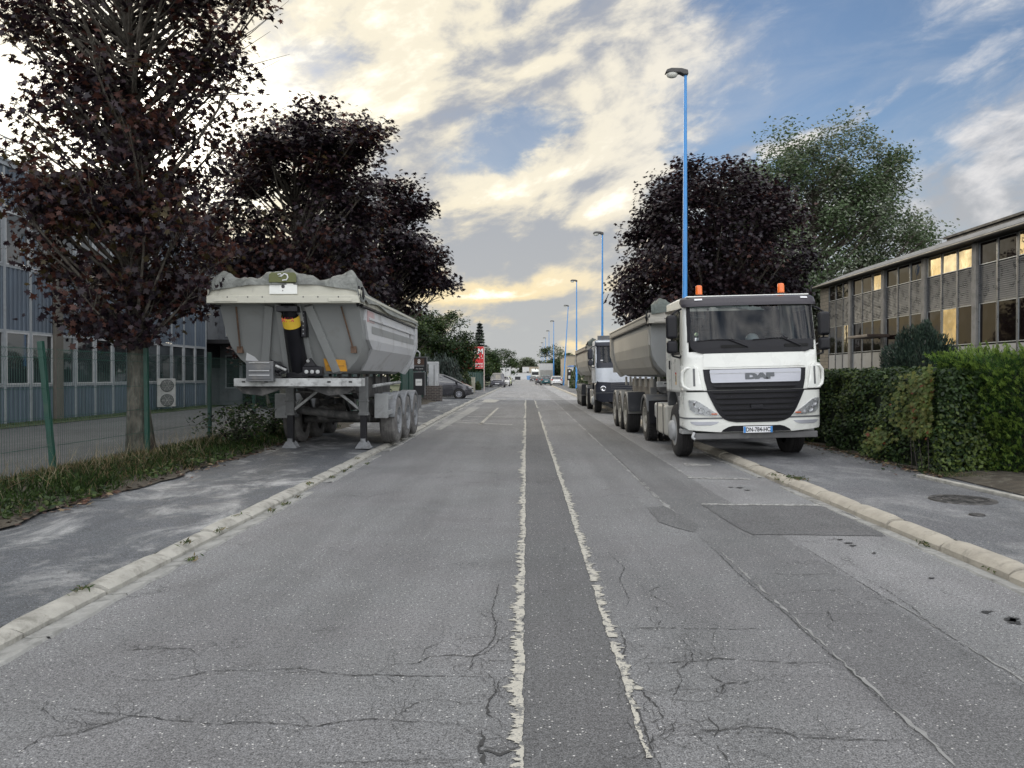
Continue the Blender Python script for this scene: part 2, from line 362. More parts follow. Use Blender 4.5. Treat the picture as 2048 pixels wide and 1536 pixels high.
# ================================================================== ground, road, pavements
KL0, KL1, KR0, KR1 = -3.05, -3.23, 3.74, 3.94      # kerb faces: foot and back, left and right
def kx(y):                                          # the left kerb drifts outward further on
    return -0.22 * max(0.0, min(1.0, (y - 18) / 25.0))
def asphalt(name, base, zones=False, light=1.0, chalk=0.0, speck=1.0, tint=(1, 1, 1)):
    m = bpy.data.materials.new(name); m.use_nodes = True; T = NT(m.node_tree); MATS[name] = m
    tc = T.n('ShaderNodeTexCoord'); o = tc.outputs['Object']; x, y, z = T.sep(o)
    big = T.noise(o, 0.35, 6, 0.6, 0.3); mid = T.noise(o, 3.0, 6, 0.65); fine = T.noise(o, 130.0, 3, 0.65)
    streak = T.noise(T.xyz(T.m('MULTIPLY', x, 2.2), T.m('MULTIPLY', y, 0.12), 0.0), 1.0, 5, 0.6)
    val = T.ramp(big, 0.3, 0.7, 0.88, 1.12); val = T.m('MULTIPLY', val, T.ramp(mid, 0.3, 0.7, 0.93, 1.08)); val = T.m('MULTIPLY', val, T.ramp(streak, 0.3, 0.7, 0.90, 1.10))
    val = T.m('MULTIPLY', val, T.ramp(fine, 0.32, 0.68, 0.42, 1.60))
    g2 = T.noise(o, 45.0, 3, 0.7); val = T.m('MULTIPLY', val, T.ramp(g2, 0.3, 0.7, 0.70, 1.30))
    wob = T.m('MULTIPLY', T.m('SUBTRACT', T.noise(o, 2.5, 5, 0.7), 0.5), 0.10)
    hue = T.mix(T.ramp(T.noise(o, 0.8, 4), 0.35, 0.65), (0.985, 1.0, 1.0), (1.0, 0.997, 1.005))
    if zones:
        xw = T.m('ADD', x, wob)
        def step(e, w, a, b): return T.ramp(xw, e - w, e + w, a, b)
        nr_ = T.ramp(y, 49.8, 50.0); strip = T.m('MULTIPLY', T.m('MULTIPLY', step(-0.02, 0.012, 0.0, 1.0), step(0.52, 0.012, 1.0, 0.0)), T.m('SUBTRACT', 1.0, nr_)); val = T.m('MULTIPLY', val, T.m('SUBTRACT', 1.0, T.m('MULTIPLY', strip, 0.30)))
        val = T.m('MULTIPLY', val, step(1.73, 0.02, 1.0, 0.86)); val = T.m('MULTIPLY', val, step(2.56, 0.03, 1.0, 1.42))
        val = T.m('MULTIPLY', val, step(-2.55, 0.25, 1.10, 1.0))
        # older pale carriageway beyond the resurfaced stretch
        val = T.m('MULTIPLY', val, T.ramp(T.m('ADD', y, T.m('MULTIPLY', wob, 1.5)), 49.8, 50.2, 1.0, 1.55))
    c = T.n('ShaderNodeVectorMath', operation='SCALE'); T.put(c.inputs[0], tuple(b * t for b, t in zip((base,) * 3, tint))); T.put(c.inputs[3], val)
    col = T.mix(1.0, c.outputs[0], hue, 'MULTIPLY')
    if chalk:
        ch = T.noise(T.xyz(T.m('MULTIPLY', x, 0.8), T.m('MULTIPLY', y, 0.45), 3.0), 1.6, 9, 0.72, 0.5)
        col = T.mix(T.ramp(ch, 0.47, 0.76, 0.0, chalk), col, (0.52, 0.52, 0.50))
    vo = T.n('ShaderNodeTexVoronoi'); T.put(vo.inputs['Vector'], o); vo.inputs['Scale'].default_value = 75.0
    vr = T.sep(vo.outputs['Color'])[0]
    sp = T.m('MULTIPLY', T.ramp(vo.outputs['Distance'], 0.42, 0.30), T.m('GREATER_THAN', vr, 0.968))
    col = T.mix(T.m('MULTIPLY', sp, 0.85 * speck), col, (0.62, 0.61, 0.58))
    dk = T.m('MULTIPLY', T.ramp(vo.outputs['Distance'], 0.5, 0.35), T.m('LESS_THAN', vr, 0.10))
    col = T.mix(T.m('MULTIPLY', dk, 0.6), col, (0.03, 0.03, 0.03))
    # fine crazing
    vc = T.n('ShaderNodeTexVoronoi', feature='DISTANCE_TO_EDGE')
    wv = T.n('ShaderNodeVectorMath', operation='ADD'); T.put(wv.inputs[0], o); 
    ws = T.n('ShaderNodeVectorMath', operation='SCALE'); T.put(ws.inputs[0], T.noise(o, 2.6, 5, 0.7, 0, True)); ws.inputs[3].default_value = 0.5; T.put(wv.inputs[1], ws.outputs[0])
    T.put(vc.inputs['Vector'], wv.outputs[0]); vc.inputs['Scale'].default_value = 1.7
    zone = T.ramp(T.noise(o, 0.55, 4, 0.6), 0.50, 0.60)
    crk = T.m('MULTIPLY', T.ramp(vc.outputs['Distance'], 0.011, 0.003), T.m('MULTIPLY', zone, T.ramp(T.noise(o, 1.9, 3), 0.42, 0.6)))
    col = T.mix(T.m('MULTIPLY', crk, 0.65), col, (0.035, 0.035, 0.034))
    p = T.n('ShaderNodeBsdfPrincipled'); T.put(p.inputs['Base Color'], col); T.put(p.inputs['Roughness'], T.ramp(mid, 0.3, 0.7, 0.72, 0.92)); p.inputs['Specular IOR Level'].default_value = 0.35
    b = T.n('ShaderNodeBump'); b.inputs['Strength'].default_value = 0.55; b.inputs['Distance'].default_value = 0.004
    T.put(b.inputs['Height'], T.m('ADD', T.m('ADD', fine, T.m('MULTIPLY', mid, 1.5)), T.m('MULTIPLY', crk, -3.0))); T.t.links.new(b.outputs[0], p.inputs['Normal'])
    out = T.n('ShaderNodeOutputMaterial'); T.t.links.new(p.outputs[0], out.inputs[0])
    return m
ROADC = 0.158
m_road = asphalt('road_asphalt', ROADC, zones=True)
m_pave = asphalt('pavement_asphalt', 0.104, chalk=0.85, speck=0.5, tint=(0.95, 1.0, 1.06))
m_paver = asphalt('pavement_asphalt_right', 0.12, chalk=0.35, speck=0.6, tint=(0.98, 1, 1.04))
m_yard = asphalt('yard_asphalt', 0.085, speck=0.3)
m_patch = asphalt('patch_asphalt', 0.112, speck=0.35)
m_patch2 = asphalt('patch_asphalt_small', 0.115, speck=0.35)
m_stain = asphalt('oil_stain', 0.035, speck=0.3)
m_kerb = mat('kerb_concrete', (0.37, 0.36, 0.32), 0.85, var=0.16, vs=5, dirt=(0.16, 0.155, 0.13), dirt_amt=0.45, ds=6, bump=0.6, bs=60)
m_kerbr = mat('kerb_concrete_warm', (0.38, 0.35, 0.29), 0.85, var=0.12, vs=5, dirt=(0.20, 0.19, 0.16), dirt_amt=0.3, ds=6, bump=0.5, bs=60)
m_gut = mat('gutter_concrete', (0.33, 0.33, 0.31), 0.85, var=0.18, vs=4, dirt=(0.15, 0.15, 0.14), dirt_amt=0.6, ds=4, bump=0.5, bs=60)
m_soil = mat('soil', (0.060, 0.050, 0.036), 0.95, var=0.3, vs=6, dirt=(0.16, 0.15, 0.12), dirt_amt=0.4, ds=5, bump=0.8, bs=40)
m_lawn = mat('grass_ground', (0.045, 0.06, 0.022), 0.95, var=0.3, vs=6, dirt=(0.07, 0.06, 0.035), dirt_amt=0.4, bump=0.8, bs=60)
def paintmat(name, col, thr, sc=15.0):       # worn road paint: flaked areas show the asphalt colour of the coat below
    m = bpy.data.materials.new(name); m.use_nodes = True; T = NT(m.node_tree)
    tc = T.n('ShaderNodeTexCoord'); o = tc.outputs['Object']
    n = T.noise(o, sc, 8, 0.7, 0.3); n2 = T.noise(o, 90, 3, 0.6)
    c = T.mix(T.ramp(T.m('ADD', n, T.m('MULTIPLY', n2, 0.35)), thr - 0.02, thr + 0.02), col, (0.135, 0.135, 0.13))
    c = T.mix(T.ramp(n2, 0.3, 0.7, 0.0, 0.35), c, (0.25, 0.25, 0.23))
    p = T.n('ShaderNodeBsdfPrincipled'); T.put(p.inputs['Base Color'], c); p.inputs['Roughness'].default_value = 0.8
    out = T.n('ShaderNodeOutputMaterial'); T.t.links.new(p.outputs[0], out.inputs[0]); return m
m_paint = paintmat('road_paint', (0.46, 0.44, 0.375), 0.715)
m_paint2 = paintmat('road_paint_faded', (0.40, 0.40, 0.38), 0.67)
m_crack = mat('crack_dark', (0.045, 0.045, 0.044), 0.95)

b = MB(); b.grid([[(x, y, -0.05) for x in (-900, -60, -17, 0, 17, 60, 900)] for y in (-300, -40, 0, 60, 150, 400, 1500)])
g = struct(b.build('ground', m_lawn, fix=None)); 
YS = [-12, -6, 0, 4, 8, 12, 16, 20, 25, 30, 36, 43, 60, 100, 150, 220, 292]
b = MB(); b.grid([[(KL0 + kx(y) - 0.02 + (KR0 + 0.02 - KL0 - kx(y) + 0.02) * t, y, 0.0) for t in (0, .25, .5, .75, 1)] for y in YS]); struct(b.build('road', m_road, fix=None))
b = MB(); b.grid([[(x, y, 0.0) for x in (-120, 120)] for y in (292, 300)]); struct(b.build('cross_road', m_yard, fix=None))
# left pavement with a faint uneven rise towards the verge
def pz(x, y): t = max(0, (KL1 - x) / 2.5); return 0.060 + 0.02 * t + 0.006 * math.sin(y * 1.3 + x) * min(1, t * 5) + 0.03 * max(0, min(1, (y - 12) / 4)) * min(1, t * 6)
b = MB(); b.grid([[(KL1 + kx(y) + 0.01 - t * 2.5, y, pz(KL1 - t * 2.5, y)) for t in (0, .08, .2, .4, .6, .8, 1)] for y in np.concatenate([np.arange(-8, 30, 1.0), np.arange(30, 290, 8.0)])])
struct(b.build('pavement_left', m_pave, smooth=True, fix=None))
b = MB(); b.grid([[(KR1 - 0.01 + t * 3.3, y, 0.095 + 0.02 * t) for t in (0, .3, .6, 1)] for y in np.arange(-8, 290, 4.0)])
struct(b.build('pavement_right', m_paver, smooth=True, fix=None))
b = MB(); b.grid([[(x, y, 0.06) for x in (-15.2, -11, -6.95)] for y in (-10, 10, 30, 41.5)]); struct(b.build('yard', m_yard, fix=None))
b = MB(); b.grid([[(x, y, 0.075 + 0.05 * (x < -15.3)) for x in (-16.3, -15.7, -15.0)] for y in np.arange(-5, 38.2, 2.0)]); struct(b.build('lawn_strip', m_lawn, fix=None))
# verge bank along the fence
b = MB(); vr = []
for y in np.arange(-6, 46, 0.35):
    row = []
    for x in np.linspace(-7.1, -5.25, 12):
        t = (x + 7.1) / 1.85; h = 0.10 + 0.13 * math.sin(math.pi * min(1, max(0, t)) ** 0.8) + 0.03 * math.sin(y * 2.1 + x * 5) * math.sin(math.pi * t)
        row.append((x + 0.10 * math.sin(y * 1.7 + 2) * (t > .9) + 0.05 * math.sin(y * 5.1) * (t > .9), y, h if 0 < t < 1 else 0.04))
    vr.append(row)
b.grid(vr); struct(b.build('verge', m_soil, smooth=True, fix=None))
b = MB(); b.grid([[(x, y, 0.12 + 0.06 * (6.6 < x < 7.5)) for x in (6.15, 6.7, 7.4, 16.9)] for y in np.arange(9.0, 60, 3.0)]); struct(b.build('garden_ground', m_soil, fix=None))

# kerb stones: one run of blocks per side, each block slightly off line
def kerb(name, xf, xb, h, m, y0, y1, L, side, gut=None, drift=False):
    b = MB(); y = y0; r = random.Random(3)
    gb = MB()
    while y < y1:
        l = L * r.uniform(0.93, 1.05) if y < 60 else L * 6
        dx = r.uniform(-0.012, 0.012); dz = r.uniform(-0.010, 0.012); tilt = r.uniform(-0.008, 0.008); g_ = 0.013 if y < 60 else 0
        rows = []
        N = 7 if y < 40 else 2
        for i in range(N):
            t = i / (N - 1); yy = y + g_ + (l - 2 * g_) * t; k = kx(yy) if drift else 0
            e = 0.012 if (i in (0, N - 1) and N > 2) else 0.0
            j = (lambda a: r.uniform(-a, a) if N > 2 else 0)
            a = xf + dx + k; c = xb + dx + k; sgn = 1 if c > a else -1
            zt = h + dz + tilt * (t - .5)
            rows.append([(a, yy, -0.03), (a + sgn * 0.004 + j(.003), yy, zt * 0.45), (a + sgn * 0.045 + j(.006), yy, zt * 0.86 - e + j(.003)), (a + sgn * 0.085 + j(.004), yy, zt - e), (c - sgn * 0.03, yy, zt + 0.004 - e), (c, yy, zt - 0.012 - e), (c, yy, -0.03)])
        b.grid(rows)
        b.add(rows[0], [tuple(range(7))]); b.add(rows[-1], [tuple(range(6, -1, -1))])
        if gut:
            wv = [r.uniform(-0.01, 0.02) for _ in range(N)]
            if r.random() > 0.12 or y > 40:
                rr = []
                for i in range(N):
                    t = i / (N - 1); yy = y + 0.004 + (l - 0.008) * t; k = kx(yy) if drift else 0
                    rr.append([(xf + k - side * 0.002, yy, 0.006), (xf + k + side * gut * 0.3, yy, 0.004), (xf + k + side * (gut * 0.9 + wv[i]), yy, 0.015), (xf + k + side * (gut + wv[i]), yy, -0.002)])
                gb.grid(rr)
        y += l
    struct(b.build(name, m, smooth='auto', fix=None))
    if gut: struct(gb.build(name.replace('kerb', 'gutter'), m_gut, smooth='auto', fix=None))
kerb('kerb_left', KL0, KL1, 0.075, m_kerb, -4.3, 290, 0.98, 1, 0.15, True)
kerb('kerb_right', KR0, KR1, 0.105, m_kerbr, -4.0, 290, 1.0, -1, 0.13)

# ------------------------------------------------------------------ cracks traced on the carriageway
def px_path(pts, ox, oy, sc=2.0, z=0.0): return [G(ox + x / sc, oy + y / sc, z) for x, y in pts]
def refine(path, jit, step=0.05, r=random):
    out = []
    for (a, b_) in zip(path[:-1], path[1:]):
        d = math.dist(a, b_); n = max(1, int(d / step))
        for i in range(n):
            t = i / n; out.append((a[0] + (b_[0] - a[0]) * t + r.uniform(-jit, jit), a[1] + (b_[1] - a[1]) * t + r.uniform(-jit, jit)))
    out.append(path[-1]); return out
def ribbon(mb, path, w, z, jit=0.35, taper=True, r=random):
    n = len(path); L = []; 
    for i, p in enumerate(path):
        q0 = path[max(0, i - 1)]; q1 = path[min(n - 1, i + 1)]
        dx, dy = q1[0] - q0[0], q1[1] - q0[1]; l = math.hypot(dx, dy) or 1; nx, ny = -dy / l, dx / l
        ww = w * (1 + r.uniform(-jit, jit) * 1.6) * (min(1, 4 * i / n + .15, 4 * (n - 1 - i) / n + .15) if taper else 1) / 2
        L.append([(p[0] + nx * ww, p[1] + ny * ww, z), (p[0] - nx * ww, p[1] - ny * ww, z)])
    mb.grid(L)
CL = [([(510, 920), (640, 925), (740, 910), (850, 885), (1000, 882), (1120, 880), (1200, 875), (1290, 890), (1420, 905), (1500, 900), (1600, 905), (1850, 908), (2048, 915)], .008),
      ([(160, 1040), (280, 1035), (430, 1055), (540, 1065), (600, 1070), (700, 1085), (870, 1098), (980, 1090), (1100, 1095), (1250, 1108), (1380, 1088), (1480, 1078), (1600, 1085), (1800, 1095), (1900, 1105)], .006),
      ([(0, 1220), (70, 1215), (170, 1150), (300, 1138), (400, 1105), (500, 1075), (540, 1065), (600, 1015)], .006), ([(200, 985), (170, 1040), (240, 1090), (500, 1105)], .004),
      ([(430, 810), (480, 805), (580, 798), (720, 795), (760, 800), (800, 830)], .006),
      ([(1995, 520), (1990, 570), (1965, 640), (1985, 700), (1980, 750), (1950, 790), (1890, 830), (1885, 870), (1850, 905)], .007),
      ([(2048, 730), (1990, 770), (1950, 810), (1890, 830), (1820, 822), (1720, 828), (1670, 855), (1580, 860), (1500, 895)], .006),
      ([(2048, 845), (1960, 845), (1890, 830)], .005), ([(1670, 855), (1700, 800), (1760, 770), (1980, 740)], .004),
      ([(1975, 920), (1980, 970), (1945, 1030), (1950, 1060), (1990, 1080), (2005, 1110), (1960, 1120)], .012),
      ([(1997, 920), (1992, 985), (2030, 1000)], .007),
      ([(1930, 1120), (1932, 1160), (1915, 1190), (1935, 1230), (1930, 1285)], .020), ([(1880, 1190), (1915, 1192)], .014),
      ([(1930, 1205), (1975, 1210), (2000, 1222), (2048, 1205), (2070, 1190)], .017), ([(1560, 1085), (1640, 1030), (1700, 1000), (1800, 1005), (1850, 1020), (1940, 1012)], .004),
      ([(1100, 1255), (1500, 1250), (1700, 1240), (1930, 1240)], .004), ([(1400, 1265), (1930, 1248)], .003), ([(1830, 130), (1940, 132)], .01)]
CR = [([(385, 0), (460, 70), (540, 150), (610, 215)], .012), ([(740, 335), (840, 430), (900, 490), (1000, 580), (1100, 660), (1160, 720), (1290, 835), (1380, 910), (1460, 985), (1540, 1060), (1660, 1165), (1780, 1285)], .006),
      ([(1100, 340), (1160, 385), (1330, 490), (1470, 580), (1660, 685), (1740, 740), (1800, 780), (1880, 830), (1980, 890), (2060, 945)], .006),
      ([(1390, 500), (1520, 575), (1600, 630), (1670, 690)], .006),
      ([(390, 715), (600, 712), (720, 715), (900, 718), (1040, 713), (1150, 718)], .007), ([(590, 710), (590, 680)], .006),
      ([(450, 857), (640, 852), (760, 845), (820, 835), (900, 840), (960, 842), (1120, 855), (1290, 850)], .007), ([(560, 880), (590, 885), (660, 885), (720, 840), (720, 800), (650, 730)], .006),
      ([(660, 885), (680, 930), (640, 1000), (740, 1010), (800, 1000), (835, 975)], .005), ([(715, 955), (780, 960), (835, 975), (850, 935), (930, 935), (1000, 920), (1015, 905)], .007), ([(850, 935), (800, 910), (780, 885)], .006),
      ([(430, 720), (450, 760), (455, 800), (430, 850), (445, 905)], .008), ([(470, 905), (530, 980), (590, 1040), (600, 1075), (560, 1090), (520, 1105)], .008), ([(560, 1140), (555, 1175)], .01),
      ([(520, 1120), (700, 1120), (830, 1125), (940, 1108), (1060, 1115), (1130, 1150), (1300, 1160), (1500, 1165), (1660, 1170)], .006), ([(770, 1050), (800, 1090), (830, 1125), (805, 1150), (830, 1200), (860, 1240), (880, 1285)], .007),
      ([(530, 1140), (700, 1140), (1000, 1130), (1500, 1165)], .004), ([(1000, 495), (1150, 500), (1300, 495)], .007), ([(370, 400), (450, 470), (430, 520), (470, 600), (450, 640)], .006), ([(545, 570), (590, 545)], .006), ([(540, 570), (590, 600), (660, 640)], .005), ([(580, 620), (585, 650)], .006),
      ([(650, 255), (680, 285), (740, 300)], .014), ([(445, 905), (490, 1010), (530, 1110), (560, 1200), (600, 1285)], .008), ([(1040, 580), (1250, 560), (1400, 565)], .004), ([(1050, 660), (1250, 655), (1550, 660)], .004), ([(1260, 640), (1290, 690)], .008), ([(440, 240), (540, 235)], .006),
      ([(560, 790), (720, 800), (780, 830), (840, 825)], .004), ([(460, 775), (540, 790)], .004), ([(820, 700), (800, 780), (840, 830)], .003)]
b = MB(); r = random.Random(5)
for lst, ox in ((CL, 0), (CR, 1024)):
    for pts, w in lst:
        pa = px_path(pts, ox, 900); pa = refine(pa, 0.007, 0.022, r); ribbon(b, pa, w * .78, 0.0045, 0.6, True, r)
        for _ in range(int(len(pts) * (1.6 if w < .011 else .5))):                  # hairline side branches
            i = r.randrange(len(pa)); p = pa[i]; a = r.uniform(0, 6.28); q = [p]
            for _ in range(r.randrange(4, 11)):
                a += r.uniform(-.5, .5); q.append((q[-1][0] + .03 * math.cos(a), q[-1][1] + .03 * math.sin(a)))
            ribbon(b, q, min(w * 0.3, .0025), 0.0045, 0.4, True, r)
struct(b.build('road_cracks', m_crack, fix=None))
# sealed joints with a pale filler lip
b = MB(); r = random.Random(8)
for x0, ya, yb, w in ((1.765, 7.0, 2.4, .018), (2.60, 5.6, 2.2, .010), (1.72, 60, 8.2, .05), (2.58, 60, 12, .035), (-2.72, 48, 24, .45)):
    y = ya; P = []
    while y > yb: P.append((x0 + r.uniform(-.012, .012), y)); y -= 0.06 if y < 16 else 0.3
    seg = []
    for p in P:
        seg.append(p)
        if len(seg) > 6 and r.random() < 0.12: ribbon(b, seg, w, 0.0035, 0.5, True, r); seg = []
    if len(seg) > 2: ribbon(b, seg, w, 0.0035, 0.5, True, r)
struct(b.build('road_joint_filler', mat('joint_filler', (0.24, 0.24, 0.232), 0.9, var=.2, vs=8), fix=None))
# centre lines: two worn paint lines either side of the re-laid trench
def worn_line(name, x0, sgn, wfun, y0, y1, gaps, m):
    b = MB(); r = random.Random(11 + int(x0 * 10)); y = y0; rows = []; n1 = 0.0; n2 = 0.0; e = 0.0
    while y < y1:
        dy = 0.009 if y < 9 else 0.018 if y < 14 else (0.05 if y < 25 else 0.25)
        n1 += (-n1 * .06 + r.gauss(0, .10)) ; n2 = n2 * .6 + r.gauss(0, .17); e = e * .9 + r.gauss(0, .0018)
        w = wfun(y) * max(.18, .78 + .55 * n1 + n2); w = min(w, wfun(y) * 1.9)
        if r.random() < .03: w *= 1.5
        gap = any(a < y < c for a, c in gaps)
        if gap:
            if len(rows) > 1: b.grid(rows)
            rows = []
        else: rows.append([(x0 + e, y, 0.006), (x0 + e + sgn * w, y + r.uniform(-.006, .006), 0.006)])
        y += dy
    if len(rows) > 1: b.grid(rows)
    return struct(b.build(name, m, fix=None))
worn_line('centre_line', -0.015, -1, lambda y: 0.070 if y < 12 else 0.085, 2.0, 49.8, [(27.9, 28.6), (20.1, 20.4)], m_paint)
worn_line('centre_line', 0.50, 1, lambda y: (0.065 if y < 5 else 0.07 if y < 16 else 0.08) * (0.35 if y < 3.9 else 1), 3.2, 49.8, [(5.85, 5.95), (34, 38), (4.62, 4.68)], m_paint)
def quadpx(name, pts, m, z=0.005, z0=0.0):
    P = refine([G(x, y, z0) for x, y in pts] + [G(*pts[0], z0)], 0.012, 0.12)[:-1]
    b = MB(); b.add([(p[0], p[1], z0 + z) for p in P], [tuple(range(len(P)))]); o = struct(b.build(name, m, fix=None)); return o
quadpx('asphalt_patch', [(1404, 1010), (1640, 1010), (1700, 1028), (1774, 1073), (1640, 1071), (1504, 1070), (1450, 1040)], m_patch)
quadpx('asphalt_patch', [(1294, 1016), (1329, 1012), (1362, 1032), (1398, 1050), (1389, 1065), (1349, 1055), (1319, 1045)], m_patch2)
quadpx('parking_line', [(1377, 955), (1500, 958), (1500, 960), (1377, 957)], m_paint2, 0.006)
quadpx('parking_line', [(1402, 1008), (1640, 1010), (1640, 1013), (1402, 1010.5)], m_paint2, 0.008)
quadpx('parking_line', [(1366, 927), (1420, 929), (1425, 932), (1372, 932)], m_paint2, 0.006)
quadpx('hatch_line', [(957, 849), (994, 816), (998, 816), (964, 849)], m_paint, 0.006)
quadpx('hatch_line', [(910, 844), (1025, 849), (1026, 850.5), (910, 845.5)], m_paint2, 0.006)
quadpx('hatch_line', [(935, 833), (1030, 834), (1030, 835), (935, 834)], m_paint2, 0.006)
quadpx('hatch_line', [(915, 842), (955, 839), (955, 840), (915, 843.5)], m_paint2, 0.006)
quadpx('give_way_line', [(962, 805), (970, 799), (984, 799), (1000, 800), (990, 805)], m_paint, 0.006)
for xa in (1000, 1025): quadpx('give_way_line', [(xa - 2, 800), (xa + 4, 797.7), (xa + 14, 797.7), (xa + 10, 800)], m_paint2, 0.006)
quadpx('pavement_edge_line', [(869, 860), (882, 860), (925, 836), (960, 815), (940, 815), (918, 828)], m_gut, 0.006)
for (x, y, a, c) in ((1976, 1225, 11, 3.5), (2020, 1239, 17, 4.5), (2036, 1246, 9, 4), (2024, 1243, 9, 5), (1698, 1087, 9, 1.7), (1705, 1092, 7, 1.5), (1680, 1080, 5, 1.3), (1748, 1107, 4, 1.5), (1610, 1256, 26, 4), (1480, 976, 8, 1.2), (1462, 975, 5, 1), (1495, 981, 6, 1), (1862, 1157, 6, 1.6)):
    quadpx('oil_stain', [(x + a * math.cos(t) * random.uniform(.8, 1.15), y + c * math.sin(t) * random.uniform(.8, 1.15)) for t in np.linspace(0, 6.283, 13)[:-1]], m_stain if a < 20 else m_patch2, 0.0052) if (x, y) != (1610, 1256) else None
# manhole cover: cast ring with concentric ribs
mx_, my_ = G(1925, 1000, 0.105); m_iron = mat('cast_iron', (0.07, 0.068, 0.066), 0.6, 0.6, var=.3, vs=9, dirt=(0.17, 0.16, 0.15), dirt_amt=.5, ds=9)
t = empty('manhole_cover', (mx_, my_, 0.1065), 'round cast iron manhole cover with ribbed rings in the right pavement', 'manhole cover')
b = MB(); b.lathe([(0.0, .004), (0.30, .004), (0.30, .012), (0.28, .012), (.28, .006), (.22, .006), (.22, .012), (.20, .012), (.20, .006), (.14, .006), (.14, .012), (.12, .012), (.12, .006), (.05, .006), (.05, .012), (0, .012)], 40, 'z')
for k in range(24): a = k * math.pi / 12; b.beam((.215 * math.cos(a), .215 * math.sin(a), .008), (.285 * math.cos(a), .285 * math.sin(a), .008), .012, .008)
b.build('lid', m_iron, t); b = MB(); b.lathe([(.305, 0.0), (.305, .011), (.36, .011), (.37, -.01)], 40, 'z'); b.build('ring', m_iron, t)
x_, y_ = G(1954, 1030, 0.105); b = MB(); b.lathe([(0, .008), (.055, .008), (.06, .012), (.075, .012), (.08, 0)], 24, 'z', (x_, y_, .1045)); tag(b.build('valve_cap', m_iron), 'small round valve cap in the right pavement below the manhole', 'valve cap')
# low kerb edging the right-hand garden entrance
b = MB(); e0, e1 = G(1838, 955, .1), G(2090, 1012, .1)
b.beam((e0[0], e0[1], .12), (e1[0], e1[1], .12), .09, .06); struct(b.build('kerb_garden', m_kerb, bevel=.012))
# ================================================================== buildings
# ---- left: two-storey hall clad in blue-grey corrugated sheet
m_clad = mat('blue_grey_cladding', (0.085, 0.112, 0.145), 0.45, 0.0, var=.14, vs=1.6, dirt=(0.07, 0.08, 0.09), dirt_amt=.35, ds=1.4, stretch=(1, 1, .25))
m_alu = mat('aluminium_mullion', (0.34, 0.365, 0.38), 0.45, 0.3, var=.12, vs=3, dirt=(0.22, 0.23, 0.23), dirt_amt=.35, ds=3)
m_wframe = mat('white_window_frame', (0.45, 0.46, 0.46), 0.5, var=.1, dirt=(0.3, 0.3, 0.29), dirt_amt=.3)
m_conc = mat('weathered_concrete', (0.13, 0.12, 0.10), 0.9, var=.15, vs=2, dirt=(0.10, 0.095, 0.085), dirt_amt=.5, ds=2, bump=.4)
m_concl = mat('pale_concrete', (0.235, 0.23, 0.215), 0.9, var=.12, vs=2, dirt=(0.15, 0.145, 0.135), dirt_amt=.5, ds=2.5, bump=.4)
m_pane = pane('window_pane_left', (0.02, 0.024, 0.026), .0015, .9); m_dark = mat('black_plastic', (0.018, 0.018, 0.02), 0.55, var=.2, vs=5)
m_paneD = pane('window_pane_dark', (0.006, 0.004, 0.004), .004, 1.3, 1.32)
m_paneGold = pane('window_pane_gold_reflection', (0.40, 0.33, 0.21), .006, 2.2, 2.0); m_paneGold.node_tree.nodes['Principled BSDF'].inputs['Metallic'].default_value = .9  # gold reflection of the sky put into the pane colour
XL = -16.0
L = empty('cladded_hall', (XL, 0, 0), 'two storey factory hall with blue grey corrugated cladding and white mullions', 'building')
MW = 1.23; Y0, Y1 = -1 * MW + 0.3, 31 * MW - 0.13; nM = 32
def corr(mb, y0, y1, z0, z1, x=0.0):          # vertical trapezoid ribs
    pts = []; y = y0; p = 0.205
    while y < y1 - 1e-6:
        for dy, dx in ((0, 0), (.09, 0), (.115, .035), (.18, .035)):
            if y + dy < y1: pts.append((x + dx, y + dy))
        y += p
    pts.append((x, y1)); mb.grid([[(q[0], q[1], z) for q in pts] for z in (z0, z1)])
Ys = [38.0 - MW * k for k in range(32)][::-1]
b = MB(); b.box(-14, -0.12, Ys[0] - .3, 38, 0, 8.1); b.build('wall', m_conc, L)
b = MB()
for (z0, z1) in ((0.12, 1.24), (3.02, 4.94), (6.72, 8.02)): corr(b, Ys[0], 38, z0, z1, 0)
b.build('cladding', m_clad, L, fix=None)
b = MB(); b.box(-.05, .10, Ys[0], 38.05, 8.02, 8.16); b.box(-14.05, .13, Ys[0], 38.1, 8.16, 8.24)
for z in (1.24, 2.96, 4.94, 6.66): b.box(-.02, .045, Ys[0], 38, z, z + .06)
b.build('trim', m_alu, L)
b = MB()
for y in Ys: b.box(-.03, .06, y - .05, y + .05, .1, 8.0)
b.build('mullions', m_alu, L, bevel=0.0)
r = random.Random(4)
for k in range(len(Ys) - 1):
    y0, y1 = Ys[k] + .06, Ys[k + 1] - .06
    for (z0, z1) in ((1.31, 2.96), (5.01, 6.66)):
        f = MB(); w = .05
        f.box(-.01, .05, y0, y1, z0, z0 + w); f.box(-.01, .05, y0, y1, z1 - w, z1); f.box(-.01, .05, y0, y0 + w, z0 + w, z1 - w); f.box(-.01, .05, y1 - w, y1, z0 + w, z1 - w)
        win = f.build('window', m_wframe if k % 3 else m_alu, L)
        p = MB(); dx = r.uniform(-.006, .006); p.add([(.012, y0 + w, z0 + w), (.012 + dx, y1 - w, z0 + w), (.012 + dx, y1 - w, z1 - w), (.012, y0 + w, z1 - w)], [(0, 1, 2, 3)])
        p.build('pane', m_pane, win, fix=None)
        if r.random() < .45:
            q = MB(); h = r.uniform(.25, .7) * (z1 - z0); q.box(-.05, .004, y0 + w, y1 - w, z1 - h, z1 - w); q.build('blind', m_wframe, win)
b = MB()
yc = 16 * 1538 / 953
for y in (yc, yc - 14.8): MB().box(.05, .16, y - .22, y + .22, 0, 8.1).build('concrete_column', m_conc, L, bevel=.02)
b = MB()
